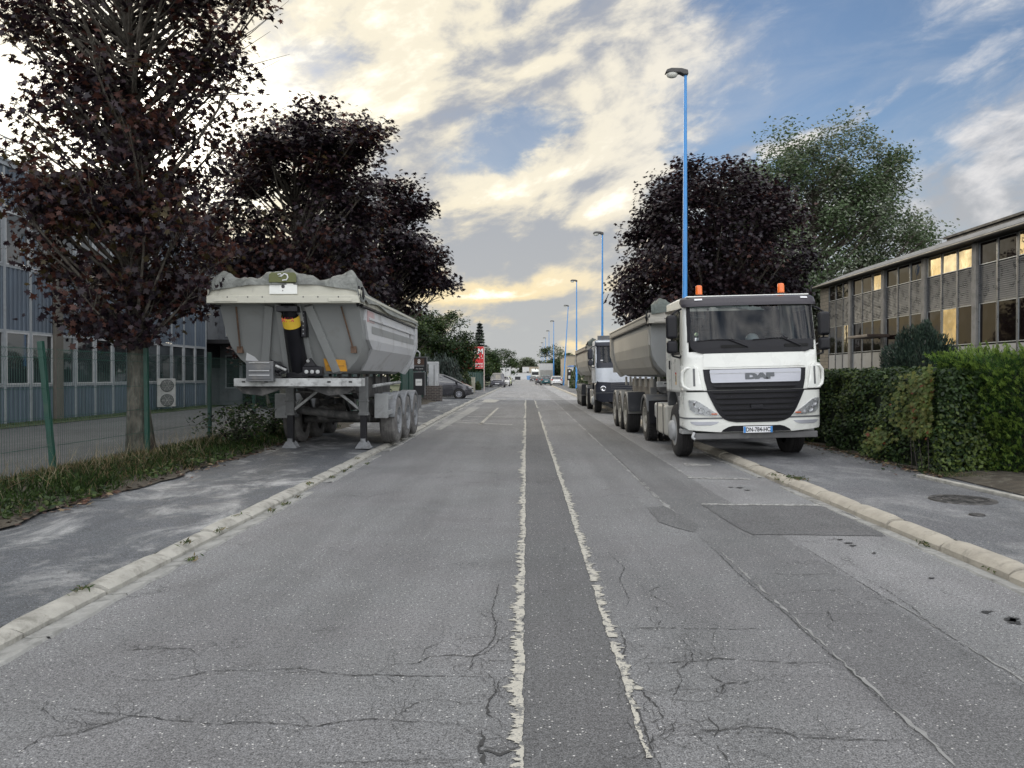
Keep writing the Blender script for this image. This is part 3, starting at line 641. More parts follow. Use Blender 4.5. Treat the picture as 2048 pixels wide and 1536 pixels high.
for i in range(12):
    y = 14 + i * 2.0; b.tube([(-.4, y, 8.24), (-.4, y, 9.1)], .02, 5); b.tube([(-.4, y, 8.24), (-.4, y + 2, 9.1)], .015, 5)
b.tube([(-.4, 14, 9.1), (-.4, 38, 9.1)], .025, 5); b.tube([(-.4, 14, 8.7), (-.4, 38, 8.7)], .018, 5); b.build('roof_railing', m_alu, L)
# air-conditioning units (shape reused)
m_acw = mat('ac_white', (0.40, 0.40, 0.38), 0.5, var=.08, dirt=(0.25, 0.25, 0.23), dirt_amt=.4)
def ac(loc, rotz, w, h, label, fans=1, group='air conditioning units on the left buildings'):
    t = empty('air_conditioner', loc, label, 'air conditioner', group, (0, 0, rotz))
    MB().box(-w / 2, w / 2, 0, .32, 0.03, h).build('casing', m_acw, t, bevel=.02)
    b = MB(); g_ = MB()
    for i in range(fans):
        z = h * (i + .5) / fans + .01; R = min(w * .42, h / fans * .42)
        b.lathe([(R, -.004), (R, -.02), (R * .93, -.025), (R * .9, -.012), (0, -.012)], 24, 'y', (w * .04, 0, z))
        for k in range(1, 7): g_.lathe([(R * k / 7 - .006, -.03), (R * k / 7 + .006, -.03)], 20, 'y', (w * .04, 0, z))
        for k in range(6): a = k * math.pi / 3; g_.beam((w * .04, -.03, z), (w * .04 + R * .95 * math.cos(a), -.03, z + R * .95 * math.sin(a)), .01, .01, (0, 1, 0))
    b.build('fan', m_dark, t); g_.build('grille', m_acw, t, fix=None)
    f = MB(); f.box(-w / 2 + .05, -w / 2 + .15, .02, .3, 0, .03); f.box(w / 2 - .15, w / 2 - .05, .02, .3, 0, .03); f.build('foot', m_dark, t)
# ---- second left building further back: pale band windows above a black canopy
B2 = empty('office_block', (-14, 41.5, 0), 'lower office block behind the hall with tall pale windows above a black entrance canopy', 'building')
m_b2 = mat('grey_render', (0.13, 0.14, 0.15), 0.8, var=.12, dirt=(.07, .07, .07), dirt_amt=.3)
b = MB(); b.box(-6, 3.0, 0, 14, 0, 6.2); b.box(-6, -2.7, -1.5, 0, 0, 8.2); b.build('wall', m_b2, B2); b = MB(); b.box(-6.1, 3.1, -.1, 14.1, 6.2, 6.4); b.build('roof', m_dark, B2)
for k in range(6):
    x = -2.35 + k * .88
    for (z0, z1) in ((3.7, 5.9), (.9, 2.7)):
        f = MB(); f.box(x, x + .06, -.06, 0, z0, z1); f.box(x + .78, x + .84, -.06, 0, z0, z1); f.box(x + .06, x + .78, -.06, 0, z0, z0 + .06); f.box(x + .06, x + .78, -.06, 0, z1 - .06, z1)
        w_ = f.build('window', m_alu, B2); MB().add([(x + .06, -.02, z0 + .06), (x + .78, -.02, z0 + .06), (x + .78, -.02, z1 - .06), (x + .06, -.02, z1 - .06)], [(0, 1, 2, 3)]).build('pane', mat('pale_blind', (0.50, 0.47, 0.36), .35) if z0 > 3 else m_pane, w_, fix=None)
b = MB(); b.box(-2.75, 1.6, -2.2, 0, 3.25, 3.45); b.box(-2.75, -2.65, -2.2, 0, 2.0, 3.25); b.build('canopy', m_dark, B2)
b = MB(); b.box(-1.4, .6, -.08, 0, 0, 2.3); b.build('door', mat('dark_door', (.03, .035, .04), .3), B2)
ac((-14.3, 39.9, 3.46), 0.25, .85, .62, 'white air conditioner on the black canopy nearer the cladded hall', 1)
ac((-13.2, 39.9, 3.46), 0.25, .85, .62, 'white air conditioner on the black canopy beside the trailer edge', 1)
ac((XL + .60, 32.6, .22), 0.45, .74, 1.25, 'tall white twin fan air conditioner standing against the blue cladding', 2)

# ---- right: two-storey office with concrete fins
XR = 17.0; BAY = 3.74
R_ = empty('office_building', (XR, 0, 0), 'long two storey office building with concrete fins, reflecting windows and louvred panels', 'building')
cols = [29.44 + BAY * k for k in range(-3, 5)]; yE = cols[-1] + .1
m_louv = mat('grey_louvre', (0.21, 0.215, 0.22), 0.32, .6, var=.06)
m_brk = bpy.data.materials.new('tan_brick'); m_brk.use_nodes = True; T = NT(m_brk.node_tree); tc = T.n('ShaderNodeTexCoord')
bt = T.n('ShaderNodeTexBrick'); x, y, z = T.sep(tc.outputs['Object']); T.put(bt.inputs['Vector'], T.xyz(T.m('ADD', x, y), z, 0)); bt.inputs['Scale'].default_value = 1; bt.inputs['Brick Width'].default_value = .4; bt.inputs['Row Height'].default_value = .2; bt.inputs['Mortar Size'].default_value = .012
T.put(bt.inputs['Color1'], (0.26, 0.23, 0.18, 1)); T.put(bt.inputs['Color2'], (0.21, 0.19, 0.15, 1)); T.put(bt.inputs['Mortar'], (0.10, 0.09, 0.08, 1))
p = T.n('ShaderNodeBsdfPrincipled'); p.inputs['Roughness'].default_value = .9; T.t.links.new(bt.outputs[0], p.inputs['Base Color']); o_ = T.n('ShaderNodeOutputMaterial'); T.t.links.new(p.outputs[0], o_.inputs[0])
b = MB(); b.box(.25, 12, cols[0], yE, 0, 6.62); b.build('wall', mat('dark_interior', (.02, .02, .02), .9), R_)
b = MB(); b.box(0, 12, yE - .02, yE + .4, 0, 6.62); b.box(-.02, .24, cols[-1] - .75, yE - .02, 0, 6.55); b.build('end_wall', m_brk, R_)
for c_ in cols[:-1]: MB().box(-.10, .22, c_ - .15, c_ + .15, 0, 6.6).build('concrete_fin', m_concl, R_, bevel=.015)
r = random.Random(2)
LOUV = MB(); 
for k in range(len(cols) - 1):
    ya, yb = cols[k] + .15, cols[k + 1] - .15
    if k == len(cols) - 2: yb = cols[-1] - .76
    w = (yb - ya) / 3
    mu = MB()
    for i in range(1, 3): mu.box(-.01, .03, ya + i * w - .042, ya + i * w - .02, 0, 6.6); mu.box(-.01, .03, ya + i * w + .02, ya + i * w + .042, 0, 6.6)
    mu.box(-.01, .03, ya, ya + .03, 0, 6.6); mu.box(-.01, .03, yb - .03, yb, 0, 6.6)
    mu.build('mullion', m_louv, R_)
    for i in range(3):
        y0, y1 = ya + i * w + .042, ya + (i + 1) * w - .042
        if i == 0: y0 = ya + .03
        if i == 2: y1 = yb - .03
        for (z0, z1) in ((5.74, 6.58), (2.80, 4.30)):
            f = MB(); e = .026; f.box(.005, .05, y0, y1, z0, z0 + e); f.box(.005, .05, y0, y1, z1 - e, z1); f.box(.005, .05, y0, y0 + e, z0 + e, z1 - e); f.box(.005, .05, y1 - e, y1, z0 + e, z1 - e)
            wn = f.build('window', m_alu, R_); d1, d2 = r.uniform(-.009, .009), r.uniform(-.006, .006)
            MB().add([(.03 + d1, y0 + e, z0 + e), (.03 - d1, y1 - e, z0 + e), (.03 - d1 + d2, y1 - e, z1 - e), (.03 + d1 + d2, y0 + e, z1 - e)], [(3, 2, 1, 0)]).build('pane', m_paneGold if (k == 3 and (z0 > 5 or i == 1)) or (k == 2 and i == 0 and z0 > 5) or r.random() < .07 else m_paneD, wn, fix=None)  # chosen and a few random panes get the painted gold reflection
        lv = MB(); z = 4.36
        while z < 5.68: lv.add([(.005, y0, z), (.005, y1, z), (.045, y1, z + .07), (.045, y0, z + .07)], [(3, 2, 1, 0)]); z += .075
        lv.box(.045, .06, y0, y1, 4.32, 5.70); lv.build('louvre_panel', m_louv, R_, fix=None)
        MB().box(.01, .06, y0, y1, .1, 2.74).build('lower_panel', mat('grey_panel', (.27, .28, .285), .5, var=.08, dirt=(.15, .15, .15), dirt_amt=.3), R_)
# roof edge: gutter, corrugated slope, dark ridge strip
b = MB(); b.box(-.36, 12.3, cols[0], yE + .7, 6.62, 6.68); b.lathe([(.08, cols[0]), (.08, yE + .7)], 12, 'y', (-.42, 0, 6.66)); b.build('gutter', mat('zinc', (.085, .085, .08), .5, .5, var=.15, dirt=(.09, .09, .09), dirt_amt=.4), R_, smooth='auto')
b = MB(); rr = []
y = cols[0]
while y < yE + .5: rr.append(y); y += .09
b.grid([[(-.36 + 2.4 * t, yy, 6.72 + .92 * t + (.035 if i % 2 else 0)) for t in (0, 1)] for i, yy in enumerate(rr)]); b.build('roof', mat('fibre_cement', (.22, .215, .20), .8, var=.2, vs=2, dirt=(.1, .1, .09), dirt_amt=.5), R_, fix=None)
b = MB(); b.box(2.1, 2.3, cols[0], 35.4, 7.0, 7.80); b.box(2.0, 2.35, cols[0], 35.5, 7.80, 7.90); b.build('parapet', mat('dark_parapet', (.014, .015, .018), .6), R_)
cy = 37.9
b = MB(); b.box(-1.25, -.2, cy - 2.0, cy + .2, 3.38, 3.52); b.build('canopy', mat('brown_steel', (.05, .035, .028), .5), R_, bevel=.02)
b = MB(); b.tube([(-.9, 43.9, 6.6), (-.9, 43.9, .1)], .05, 8); b.tube([(-.9, 43.9, 6.6), (-.8, 43.9, 6.7)], .05, 8); b.build('downpipe', m_dark, R_)

# ---- small far buildings
def shed(name, x0, x1, y0, y1, h, m, label, extras=None, roofm=None):
    t = empty(name, ((x0 + x1) / 2, y0, 0), label, 'building'); cx = (x0 + x1) / 2
    MB().box(x0 - cx, x1 - cx, 0, y1 - y0, 0, h).build('wall', m, t)
    MB().box(x0 - cx - .1, x1 - cx + .1, -.1, y1 - y0 + .1, h, h + .15).build('roof', roofm or m_conc, t)
    for (nm, a, b_, z0, z1, mm) in extras or []: MB().box(a - cx, b_ - cx, -.06, -.003, z0, z1).build(nm, mm, t)
    return t
m_white = mat('white_render', (.55, .55, .53), .7, var=.08); m_beige = mat('beige_render', (.36, .31, .23), .8, var=.08); m_brickr = mat('red_brick', (.33, .12, .08), .8)
shed('warehouse', -1.6, 8.2, 301, 315, 5.0, m_beige, 'beige warehouse with white left corner closing the end of the street', [('corner_panel', -1.6, 1.0, .1, 4.9, m_white), ('window', .1, .9, 2.4, 3.2, m_dark), ('brick_base', .1, 5, .1, 1.9, m_brickr), ('panel', 6.2, 7.9, .2, 4.8, m_conc)])
t = shed('garden_wall', -7, 6, 297, 297.4, 2.6, m_white, 'long low white wall in front of the beige warehouse'); t['category'] = 'wall'
shed('depot', 6.2, 14, 118, 140, 4.6, m_beige, 'flat roofed beige depot to the right beyond the second truck', [('door', 7.4, 10.5, .1, 4.1, mat('grey_door', (.28, .28, .28), .6, var=.08))])
shed('kiosk', 5.6, 9.0, 100, 104, 2.75, m_white, 'small white kiosk with a blue roof edge beyond the second truck', [('window', 6.1, 7.4, 1.0, 2.0, m_dark)], mat('blue_edge', (.12, .25, .55), .5))
# ---- fence along the left verge: welded mesh panels on green posts
m_green = mat('green_paint', (0.008, 0.052, 0.036), 0.45, var=.12, vs=3, dirt=(.05, .07, .05), dirt_amt=.3)
m_wire = mat('green_wire', (0.012, 0.060, 0.042), 0.45)
FN = empty('mesh_fence', (-6.6, 0, 0), 'green welded wire mesh fence with square posts along the left verge', 'fence')
py_ = [5.4 + 2.62 * k for k in range(12)]
for i, y in enumerate(py_):
    lean = -.18 if i == 2 else (-.02 if i == 3 else 0.01)
    b = MB(); b.beam((0, y, 0.0), (lean, y - (.03 if i == 2 else 0), 2.08), .07, .07); b.build('post', m_green, FN, bevel=.006)
for i in range(len(py_) - 1):
    y0, y1 = py_[i] + .04, py_[i + 1] - .04; b = MB(); r = random.Random(i)
    hz = [.22, .42, .62, .82, 1.02, 1.22, 1.42, 1.62, 1.84, 1.90, 1.96]
    for z in (.22, .62, 1.02, 1.42, 1.84, 1.96): b.tube([(.0, y0, z), (.0, y1, z)], .0032, 4, False)
    y = y0 + .02
    while y < y1:
        if i < 6:
            bx = .0; b.tube([(.006, y, .16), (.006, y, 1.78), (.035, y, 1.82), (.006, y, 1.88), (.035, y, 1.92), (.006, y, 1.98)], .0024, 3, False)
        else: b.tube([(.006, y, .16), (.006, y, 1.98)], .0024, 3, False)
        y += .05
    b.build('mesh_panel', m_wire, FN, fix=None)
# ---- solid green fence, piers, cabinets further along the left
m_gsheet = mat('green_sheet', (0.010, 0.060, 0.045), 0.5, var=.15)
def solid_fence(x0, y0, x1, y1, h, label):
    t = empty('solid_fence', (x0, y0, .06), label, 'fence', None); d = Vector((x1 - x0, y1 - y0, 0)); n = int(d.length / .25); u = d.normalized()
    b = MB()
    for i in range(n):
        p = u * (i * .25); q = u * (i * .25 + .235); b.beam((p.x, p.y, h / 2), (q.x, q.y, h / 2), .03, h - .1)
    b.build('sheet_panel', m_gsheet, t)
    for i in range(0, n + 1, 8): p = u * (i * .25); MB().box(p.x - .05, p.x + .05, p.y - .08, p.y + .03, 0, h + .08).build('post', m_green, t)
solid_fence(-6.1, 37.5, -6.0, 46.2, 1.95, 'solid dark green sheet fence behind the number 8 sign'); solid_fence(-5.6, 74, -5.1, 92, 1.9, 'solid green fence below the red billboard')
m_dbrick = bpy.data.materials.new('dark_brick'); m_dbrick.use_nodes = True; T = NT(m_dbrick.node_tree); tc = T.n('ShaderNodeTexCoord')
bt = T.n('ShaderNodeTexBrick'); x, y, z = T.sep(tc.outputs['Object']); T.put(bt.inputs['Vector'], T.xyz(T.m('ADD', x, y), z, 0)); bt.inputs['Scale'].default_value = 1; bt.inputs['Brick Width'].default_value = .3; bt.inputs['Row Height'].default_value = .1; bt.inputs['Mortar Size'].default_value = .012
T.put(bt.inputs['Color1'], (0.11, 0.085, 0.075, 1)); T.put(bt.inputs['Color2'], (0.06, 0.05, 0.048, 1)); T.put(bt.inputs['Mortar'], (0.20, 0.19, 0.17, 1))
p = T.n('ShaderNodeBsdfPrincipled'); p.inputs['Roughness'].default_value = .9; T.t.links.new(bt.outputs[0], p.inputs['Base Color']); o_ = T.n('ShaderNodeOutputMaterial'); T.t.links.new(p.outputs[0], o_.inputs[0])
b = MB(); b.box(-6.45, -4.95, 44.6, 45.2, .06, 1.0); o = b.build('brick_pier', m_dbrick, bevel=.01); tag(o, 'dark brick pier below the white cabinet, left of the grey car', 'pier')
b = MB(); b.box(-6.3, -6.0, 30, 44.5, .05, .35); o = b.build('low_wall', m_dbrick); tag(o, 'low dark wall at the back of the left pavement by the number 8 sign', 'wall')
t = empty('meter_cabinet', (-5.75, 44.9, 1.0), 'white cabinet with glass side standing on the dark brick pier', 'cabinet'); b = MB(); b.box(.05, .62, -.25, .2, 0, 1.25); b.box(-.25, .62, -.25, .2, 1.25, 1.4); b.build('casing', m_wframe, t, bevel=.02)
b = MB(); b.box(-.35, -.05, -.12, .1, 0, 1.22); b.build('glass_side', pane('cabinet_glass', (.03, .04, .04)), t); MB().box(.36, .39, -.262, -.251, .02, 1.2).build('seam', m_dark, t); MB().box(-.32, -.2, -.14, -.122, .65, 1.15).build('notice', m_wframe, t)
# number 8 sign
m_frame = mat('sign_frame', (.20, .20, .20), .5); m_sb = mat('sign_brown', (.09, .05, .035), .5); m_tx = mat('white_lettering', (.75, .75, .72), .5)
SG = empty('house_number_sign', (-4.96, 35.6, .08), 'tall dark sign post with the number 8 behind the grey trailer', 'sign')
b = MB(); b.box(-.07, .07, -.02, .1, 0, 2.3); b.build('post', m_frame, SG)
b = MB(); b.box(-.31, .33, -.05, .03, 1.73, 2.36); b.box(-.28, .24, -.05, .03, .62, 1.66); b.build('panel', m_dark, SG, bevel=.01)
b = MB(); b.box(.33, .36, -.06, .04, 1.70, 2.39); b.box(-.34, .33, -.06, .04, 2.36, 2.39); b.box(.24, .27, -.06, .04, .6, 1.68); b.box(-.3, .24, -.06, .04, 1.66, 1.68); b.build('frame', m_frame, SG)
MB().box(-.26, .22, -.058, -.0505, 2.02, 2.30).build('brown_plate', m_sb, SG); MB().box(-.26, .22, -.058, -.0505, 1.93, 2.01).build('grey_plate', mat('sign_grey', (.14, .14, .14), .5), SG)
textmesh('8', .27, m_tx, 'number', SG, (-.02, -.062, 2.16), UPR, bold=.006); textmesh('Rue  Denis', .075, m_tx, 'lettering', SG, (.0, -.062, 1.83), UPR)
MB().box(-.18, .12, -.056, -.0505, 1.05, 1.36).build('notice', m_tx, SG); b = MB(); [b.box(-.13, .07, -.0585, -.0565, z, z + .012) for z in (1.2, 1.24)]; b.build('notice_text', m_frame, SG)
b = MB(); b.tube([(-.35, .0, 2.5), (-.28, 0, 2.62), (-.1, 0, 2.66), (.0, 0, 2.58), (0, 0, 2.38)], .035, 8); b.build('swan_neck_lamp', m_wframe, SG, smooth=True)
# utility post and cabinets
b = MB(); x_, y_ = G(946, 785, .09); b.box(x_ - .17, x_ + .17, y_, y_ + .35, .08, 1.4); b.box(x_ - .19, x_ + .19, y_ - .02, y_ + .37, 1.4, 1.45); tag(b.build('utility_cabinet', mat('cream_cabinet', (.48, .46, .37), .6), bevel=.01), 'narrow cream utility cabinet on the left pavement beyond the grey car', 'cabinet')
# red billboard
m_red = mat('red_board', (.55, .025, .03), .45, var=.06); BBY = 76.0; bx = -(1053 - 969) / 1538 * BBY
BB = empty('billboard', (bx, BBY, .05), 'red billboard with white lettering on a white pole left of the street', 'billboard')
MB().box(-.08, 0, 0, .1, 0, 4.40).build('pole', mat('pale_pole', (.6, .5, .45), .5), BB); MB().box(-3.3, -3.2, 0, .1, 0, 4.40).build('pole', mat('pale_pole', (.6, .5, .45), .5), BB)
MB().box(-3.2, -.08, 0.02, .08, 2.28, 4.38).build('board', m_red, BB)
b = MB(); b.box(-3.2, -.08, .0, .019, 4.38, 4.42); b.box(-3.2, -.08, .0, .019, 2.22, 2.28); b.build('edge', mat('pale_red', (.6, .15, .13), .5), BB)
textmesh('AM', .72, m_tx, 'lettering', BB, (-.12, .012, 3.92), UPR, bold=.02, align='RIGHT'); textmesh('GAL', .48, m_tx, 'lettering', BB, (-.14, .012, 3.38), UPR, align='RIGHT', space=1.35)
textmesh('es matériel', .27, m_tx, 'lettering', BB, (-.16, .012, 2.72), UPR, bold=.006, align='RIGHT'); textmesh('38 38 40 53', .25, m_tx, 'lettering', BB, (-.16, .012, 2.44), UPR, bold=.006, align='RIGHT')
# ---- street lamps
m_blue = mat('blue_pole_paint', (0.055, 0.27, 0.62), 0.4, var=.08, vs=2, dirt=(.05, .18, .40), dirt_amt=.2); m_lhead = mat('lamp_head_grey', (.06, .058, .055), .5, var=.15); m_lglass = mat('lamp_glass', (.55, .55, .5), .15, spec=.6)
HX = 12.15
def lamp_proto(loc, label):
    t = empty('street_lamp', loc, label, 'street lamp', 'blue street lamps along the right pavement')
    MB().tube([(0, 0, 0), (0, 0, .9), (0, 0, 1.0), (0, 0, HX - .1)], [.115, .115, .10, .052], 14).build('pole', m_blue, t, smooth='auto')
    MB().prism([(-.72, HX - .10), (-.66, HX + .02), (-.50, HX + .07), (-.15, HX + .06), (.07, HX + .0), (.09, HX - .16), (-.06, HX - .17), (-.20, HX - .10)], 'y', -.13, .13).build('lamp_head', m_lhead, t, bevel=.03)
    MB().lathe([(.17, 0), (.165, -.06), (.13, -.13), (.06, -.16), (0, -.165)], 16, 'z', (0, 0, 0)).build('lamp_glass', m_lglass, t, smooth=True, loc=(-.47, 0, HX - .09)).scale = (1.2, .75, 1)
    MB().box(-.02, .02, -.125, -.10, .4, .75).build('hatch', m_lhead, t)
    return t
lampY = [27.1, 57.5, 86.2, 117, 150, 183, 215, 247, 279]
lampX = [5.55, 5.65, 5.6, 5.62, 5.3, 5.35, 5.3, 5.3, 5.3]
labs = ['tall blue street lamp rising behind the nearest white truck', 'second nearest blue street lamp, above the second truck', 'blue street lamp third from the front with upright pole', 'leaning blue street lamp just right of the white parked car', 'blue street lamp rising behind the box lorry, fifth from the front',
        'sixth blue street lamp from the front, thin against the sky', 'seventh blue street lamp from the front', 'second farthest blue street lamp', 'farthest blue street lamp at the end of the street']
lp = None
for i, (y, x) in enumerate(zip(lampY, lampX)):
    o = lamp_proto((x, y, .1), labs[0]) if lp is None else copy_tree(lp)
    lp = lp or o
    o.location = (x, y, .1 if y < 200 else 0); o['label'] = labs[i]
    if i == 3: o.rotation_euler = (0, rad(3.4), 0)
# ================================================================== vehicles
m_tyre = mat('tyre_rubber', (0.022, 0.021, 0.021), 0.85, var=.3, vs=6, dirt=(0.12, 0.11, 0.10), dirt_amt=.15, ds=4)
m_tyred = mat('dusty_tyre', (0.13, 0.125, 0.12), 0.9, var=.2, vs=6, dirt=(0.27, 0.265, 0.25), dirt_amt=.5, ds=4)
m_rimd = mat('dusty_rim', (0.26, 0.27, 0.28), 0.7, .1, var=.15, vs=8, dirt=(.12, .12, .12), dirt_amt=.4, ds=6)
m_rim = mat('pale_rim', (0.34, 0.33, 0.29), 0.6, .2, var=.12, vs=8, dirt=(.14, .13, .12), dirt_amt=.4, ds=6)
m_chas = mat('chassis_steel', (0.055, 0.055, 0.055), 0.7, .2, var=.3, vs=4, dirt=(.17, .165, .155), dirt_amt=.6, ds=4)
m_black = mat('matt_black', (0.009, 0.009, 0.012), 0.42, var=.2, vs=5, dirt=(.03, .03, .03), dirt_amt=.25, spec=.3)
m_hole = mat('dark_hole', (0.008, 0.008, 0.008), 0.9)
m_cabw = mat('white_truck_paint', (0.74, 0.75, 0.70), 0.30, var=.04, vs=2, dirt=(.45, .43, .37), dirt_amt=.18, ds=1.6, coat=.4)
m_silver = mat('silver_trim', (0.44, 0.45, 0.49), 0.35, .3, var=.05)
m_grey = mat('grey_plastic', (0.11, 0.115, 0.12), 0.55, var=.12, dirt=(.2, .19, .17), dirt_amt=.4)
m_lgrey = mat('light_step', (0.40, 0.41, 0.41), 0.5, .1, var=.1, dirt=(.2, .19, .17), dirt_amt=.4)
m_body = mat('trailer_grey', (0.27, 0.28, 0.275), 0.50, .1, var=.06, vs=1.2, dirt=(.19, .185, .165), dirt_amt=.30, ds=1.3)
m_bodyl = mat('trailer_pale_grey', (0.54, 0.55, 0.56), 0.42, .1, var=.05, vs=1.2, dirt=(.26, .25, .23), dirt_amt=.28, ds=1.3)
m_cream = mat('headboard_cream', (0.50, 0.49, 0.41), 0.5, var=.06, dirt=(.22, .21, .18), dirt_amt=.30, ds=3)
m_rust = mat('rusty_rod', (0.12, 0.075, 0.05), 0.8, var=.3, vs=12)
m_zinc = mat('chalky_chassis', (0.42, 0.43, 0.42), 0.7, .1, var=.15, vs=5, dirt=(.13, .13, .125), dirt_amt=.45, ds=7)
m_orange = mat('beacon_orange', (0.85, 0.17, 0.02), 0.25, var=.06, coat=.5); m_oplate = mat('orange_plate', (.72, .36, .05), .5, var=.1, dirt=(.4, .2, .05), dirt_amt=.5)
m_glass = glass('windscreen_glass', (0.42, 0.47, 0.48)); m_glassd = glass('tinted_glass', (0.18, 0.20, 0.20))
m_chrome = mat('chrome', (.75, .75, .76), .12, .9); m_lens = glass('lamp_lens', (.92, .93, .93)); m_redl = mat('red_lamp', (.45, .02, .015), .25)
m_plate = mat('plate_white', (.72, .73, .74), .4, var=.02); m_pblue = mat('plate_blue', (.04, .22, .55), .4); m_ptx = mat('plate_black', (.015, .015, .02), .5)

def tarpmat(name, col):
    m = bpy.data.materials.new(name); m.use_nodes = True; T = NT(m.node_tree); tc = T.n('ShaderNodeTexCoord'); o = tc.outputs['Object']
    n = T.noise(o, 2.2, 8, 0.7, 1.5); c = T.mix(T.ramp(n, .35, .7), tuple(col), tuple(v * 2.1 for v in col))
    p = T.n('ShaderNodeBsdfPrincipled'); T.put(p.inputs['Base Color'], c); p.inputs['Roughness'].default_value = .55
    b = T.n('ShaderNodeBump'); b.inputs['Distance'].default_value = .05; b.inputs['Strength'].default_value = .8
    T.put(b.inputs['Height'], T.noise(o, 3.5, 5, .6, 1.8)); T.t.links.new(b.outputs[0], p.inputs['Normal'])
    out = T.n('ShaderNodeOutputMaterial'); T.t.links.new(p.outputs[0], out.inputs[0]); return m
m_tarp = tarpmat('grey_tarp', (0.105, 0.11, 0.10)); m_tarpd = tarpmat('dark_green_tarp', (0.045, 0.055, 0.048))
def truck_wheel(name, parent, loc, side, mt, mr, R=.53, w=.37, kind='trailer'):
    """side=-1: outer face looks towards -x"""
    h = w / 2; prof = []
    prof += [(R * .56, -h + .03), (R * .60, -h), (R * .80, -h - .005), (R * .93, -h + .012), (R * .985, -h + .04)]
    n = 4 if kind != 'drive' else 0
    if n:
        xs = np.linspace(-h + .045, h - .045, n + 2)
        for i in range(n + 1):
            prof += [(R, xs[i] + .008), (R, xs[i + 1] - .008)]
            if i < n: prof += [(R * .972, xs[i + 1] - .006), (R * .972, xs[i + 1] + .006)]
    else: prof += [(R * .985, -h + .045), (R * .985, h - .045)]
    prof += [(R * .985, h - .04), (R * .93, h - .012), (R * .80, h + .005), (R * .60, h), (R * .56, h - .03)]
    b = MB(); b.lathe(prof, 40, 'x')
    if kind == 'drive':
        for k in range(44):
            a = 2 * math.pi * k / 44
            for (xa, xb) in ((-h + .02, -.03), (.03, h - .02)):
                a2 = a + (.07 if xa > 0 else 0); c, s = math.cos(a2), math.sin(a2)
                b.beam((xa, R * .985 * c, R * .985 * s), (xb, R * .985 * math.cos(a2 + .03), R * .985 * math.sin(a2 + .03)), .045, .025, (0, c, s))
    wh = b.build(name, mt, parent, smooth='auto', loc=loc)
    s = side
    rb = MB(); rb.lathe([(R * .57, s * (h - .02)), (R * .59, s * (h + .004)), (R * .55, s * (h + .002)), (R * .52, s * (h - .03)), (R * .50, s * (h - .10)), (R * .40, s * (h - .125)), (R * .30, s * (h - .12)), (R * .27, s * (h - .12))], 36, 'x')
    rb.lathe([(R * .30, s * (h - .12)), (R * .27, s * (h - .07)), (R * .20, s * (h - .05)), (R * .18, s * (h - .01)), (0, s * (h))], 24, 'x')
    for k in range(10):
        a = 2 * math.pi * k / 10 + .3; rb.lathe([(.016, s * (h - .12)), (.016, s * (h - .075)), (0, s * (h - .07))], 6, 'x', (0, R * .34 * math.cos(a), R * .34 * math.sin(a)))
    rm = rb.build('rim', mr, wh, smooth='auto')
    hb = MB()
    for k in range(10):
        a = 2 * math.pi * k / 10; hb.lathe([(.030, s * (h - .118)), (0, s * (h - .117))], 10, 'x', (0, R * .445 * math.cos(a), R * .445 * math.sin(a)))
    hb.build('rim_hole', m_hole, rm, fix=None)
    return wh
def copy_wheel(w, loc, flip=False):
    c = copy_tree(w, w.parent); c.location = loc
    if flip: c.rotation_euler = (0, 0, math.pi)
    return c
def mudguard(parent, x0, x1, y, z, R, m, a0=15, a1=165, skirt=0.0):
    b = MB(); N = 14; T_ = .02
    ang = [rad(a0 + (a1 - a0) * i / N) for i in range(N + 1)]
    rows = [[(x, y - math.cos(a) * (R + t), z + math.sin(a) * (R + t)) for (x, t) in ((x0, -.07), (x0, 0), (x0 + .02, .02), (x1 - .02, .02), (x1, 0), (x1, -.07))] for a in ang]
    b.grid(rows)
    return b.build('mudguard', m, parent, smooth='auto', solid=.012, fix=None)

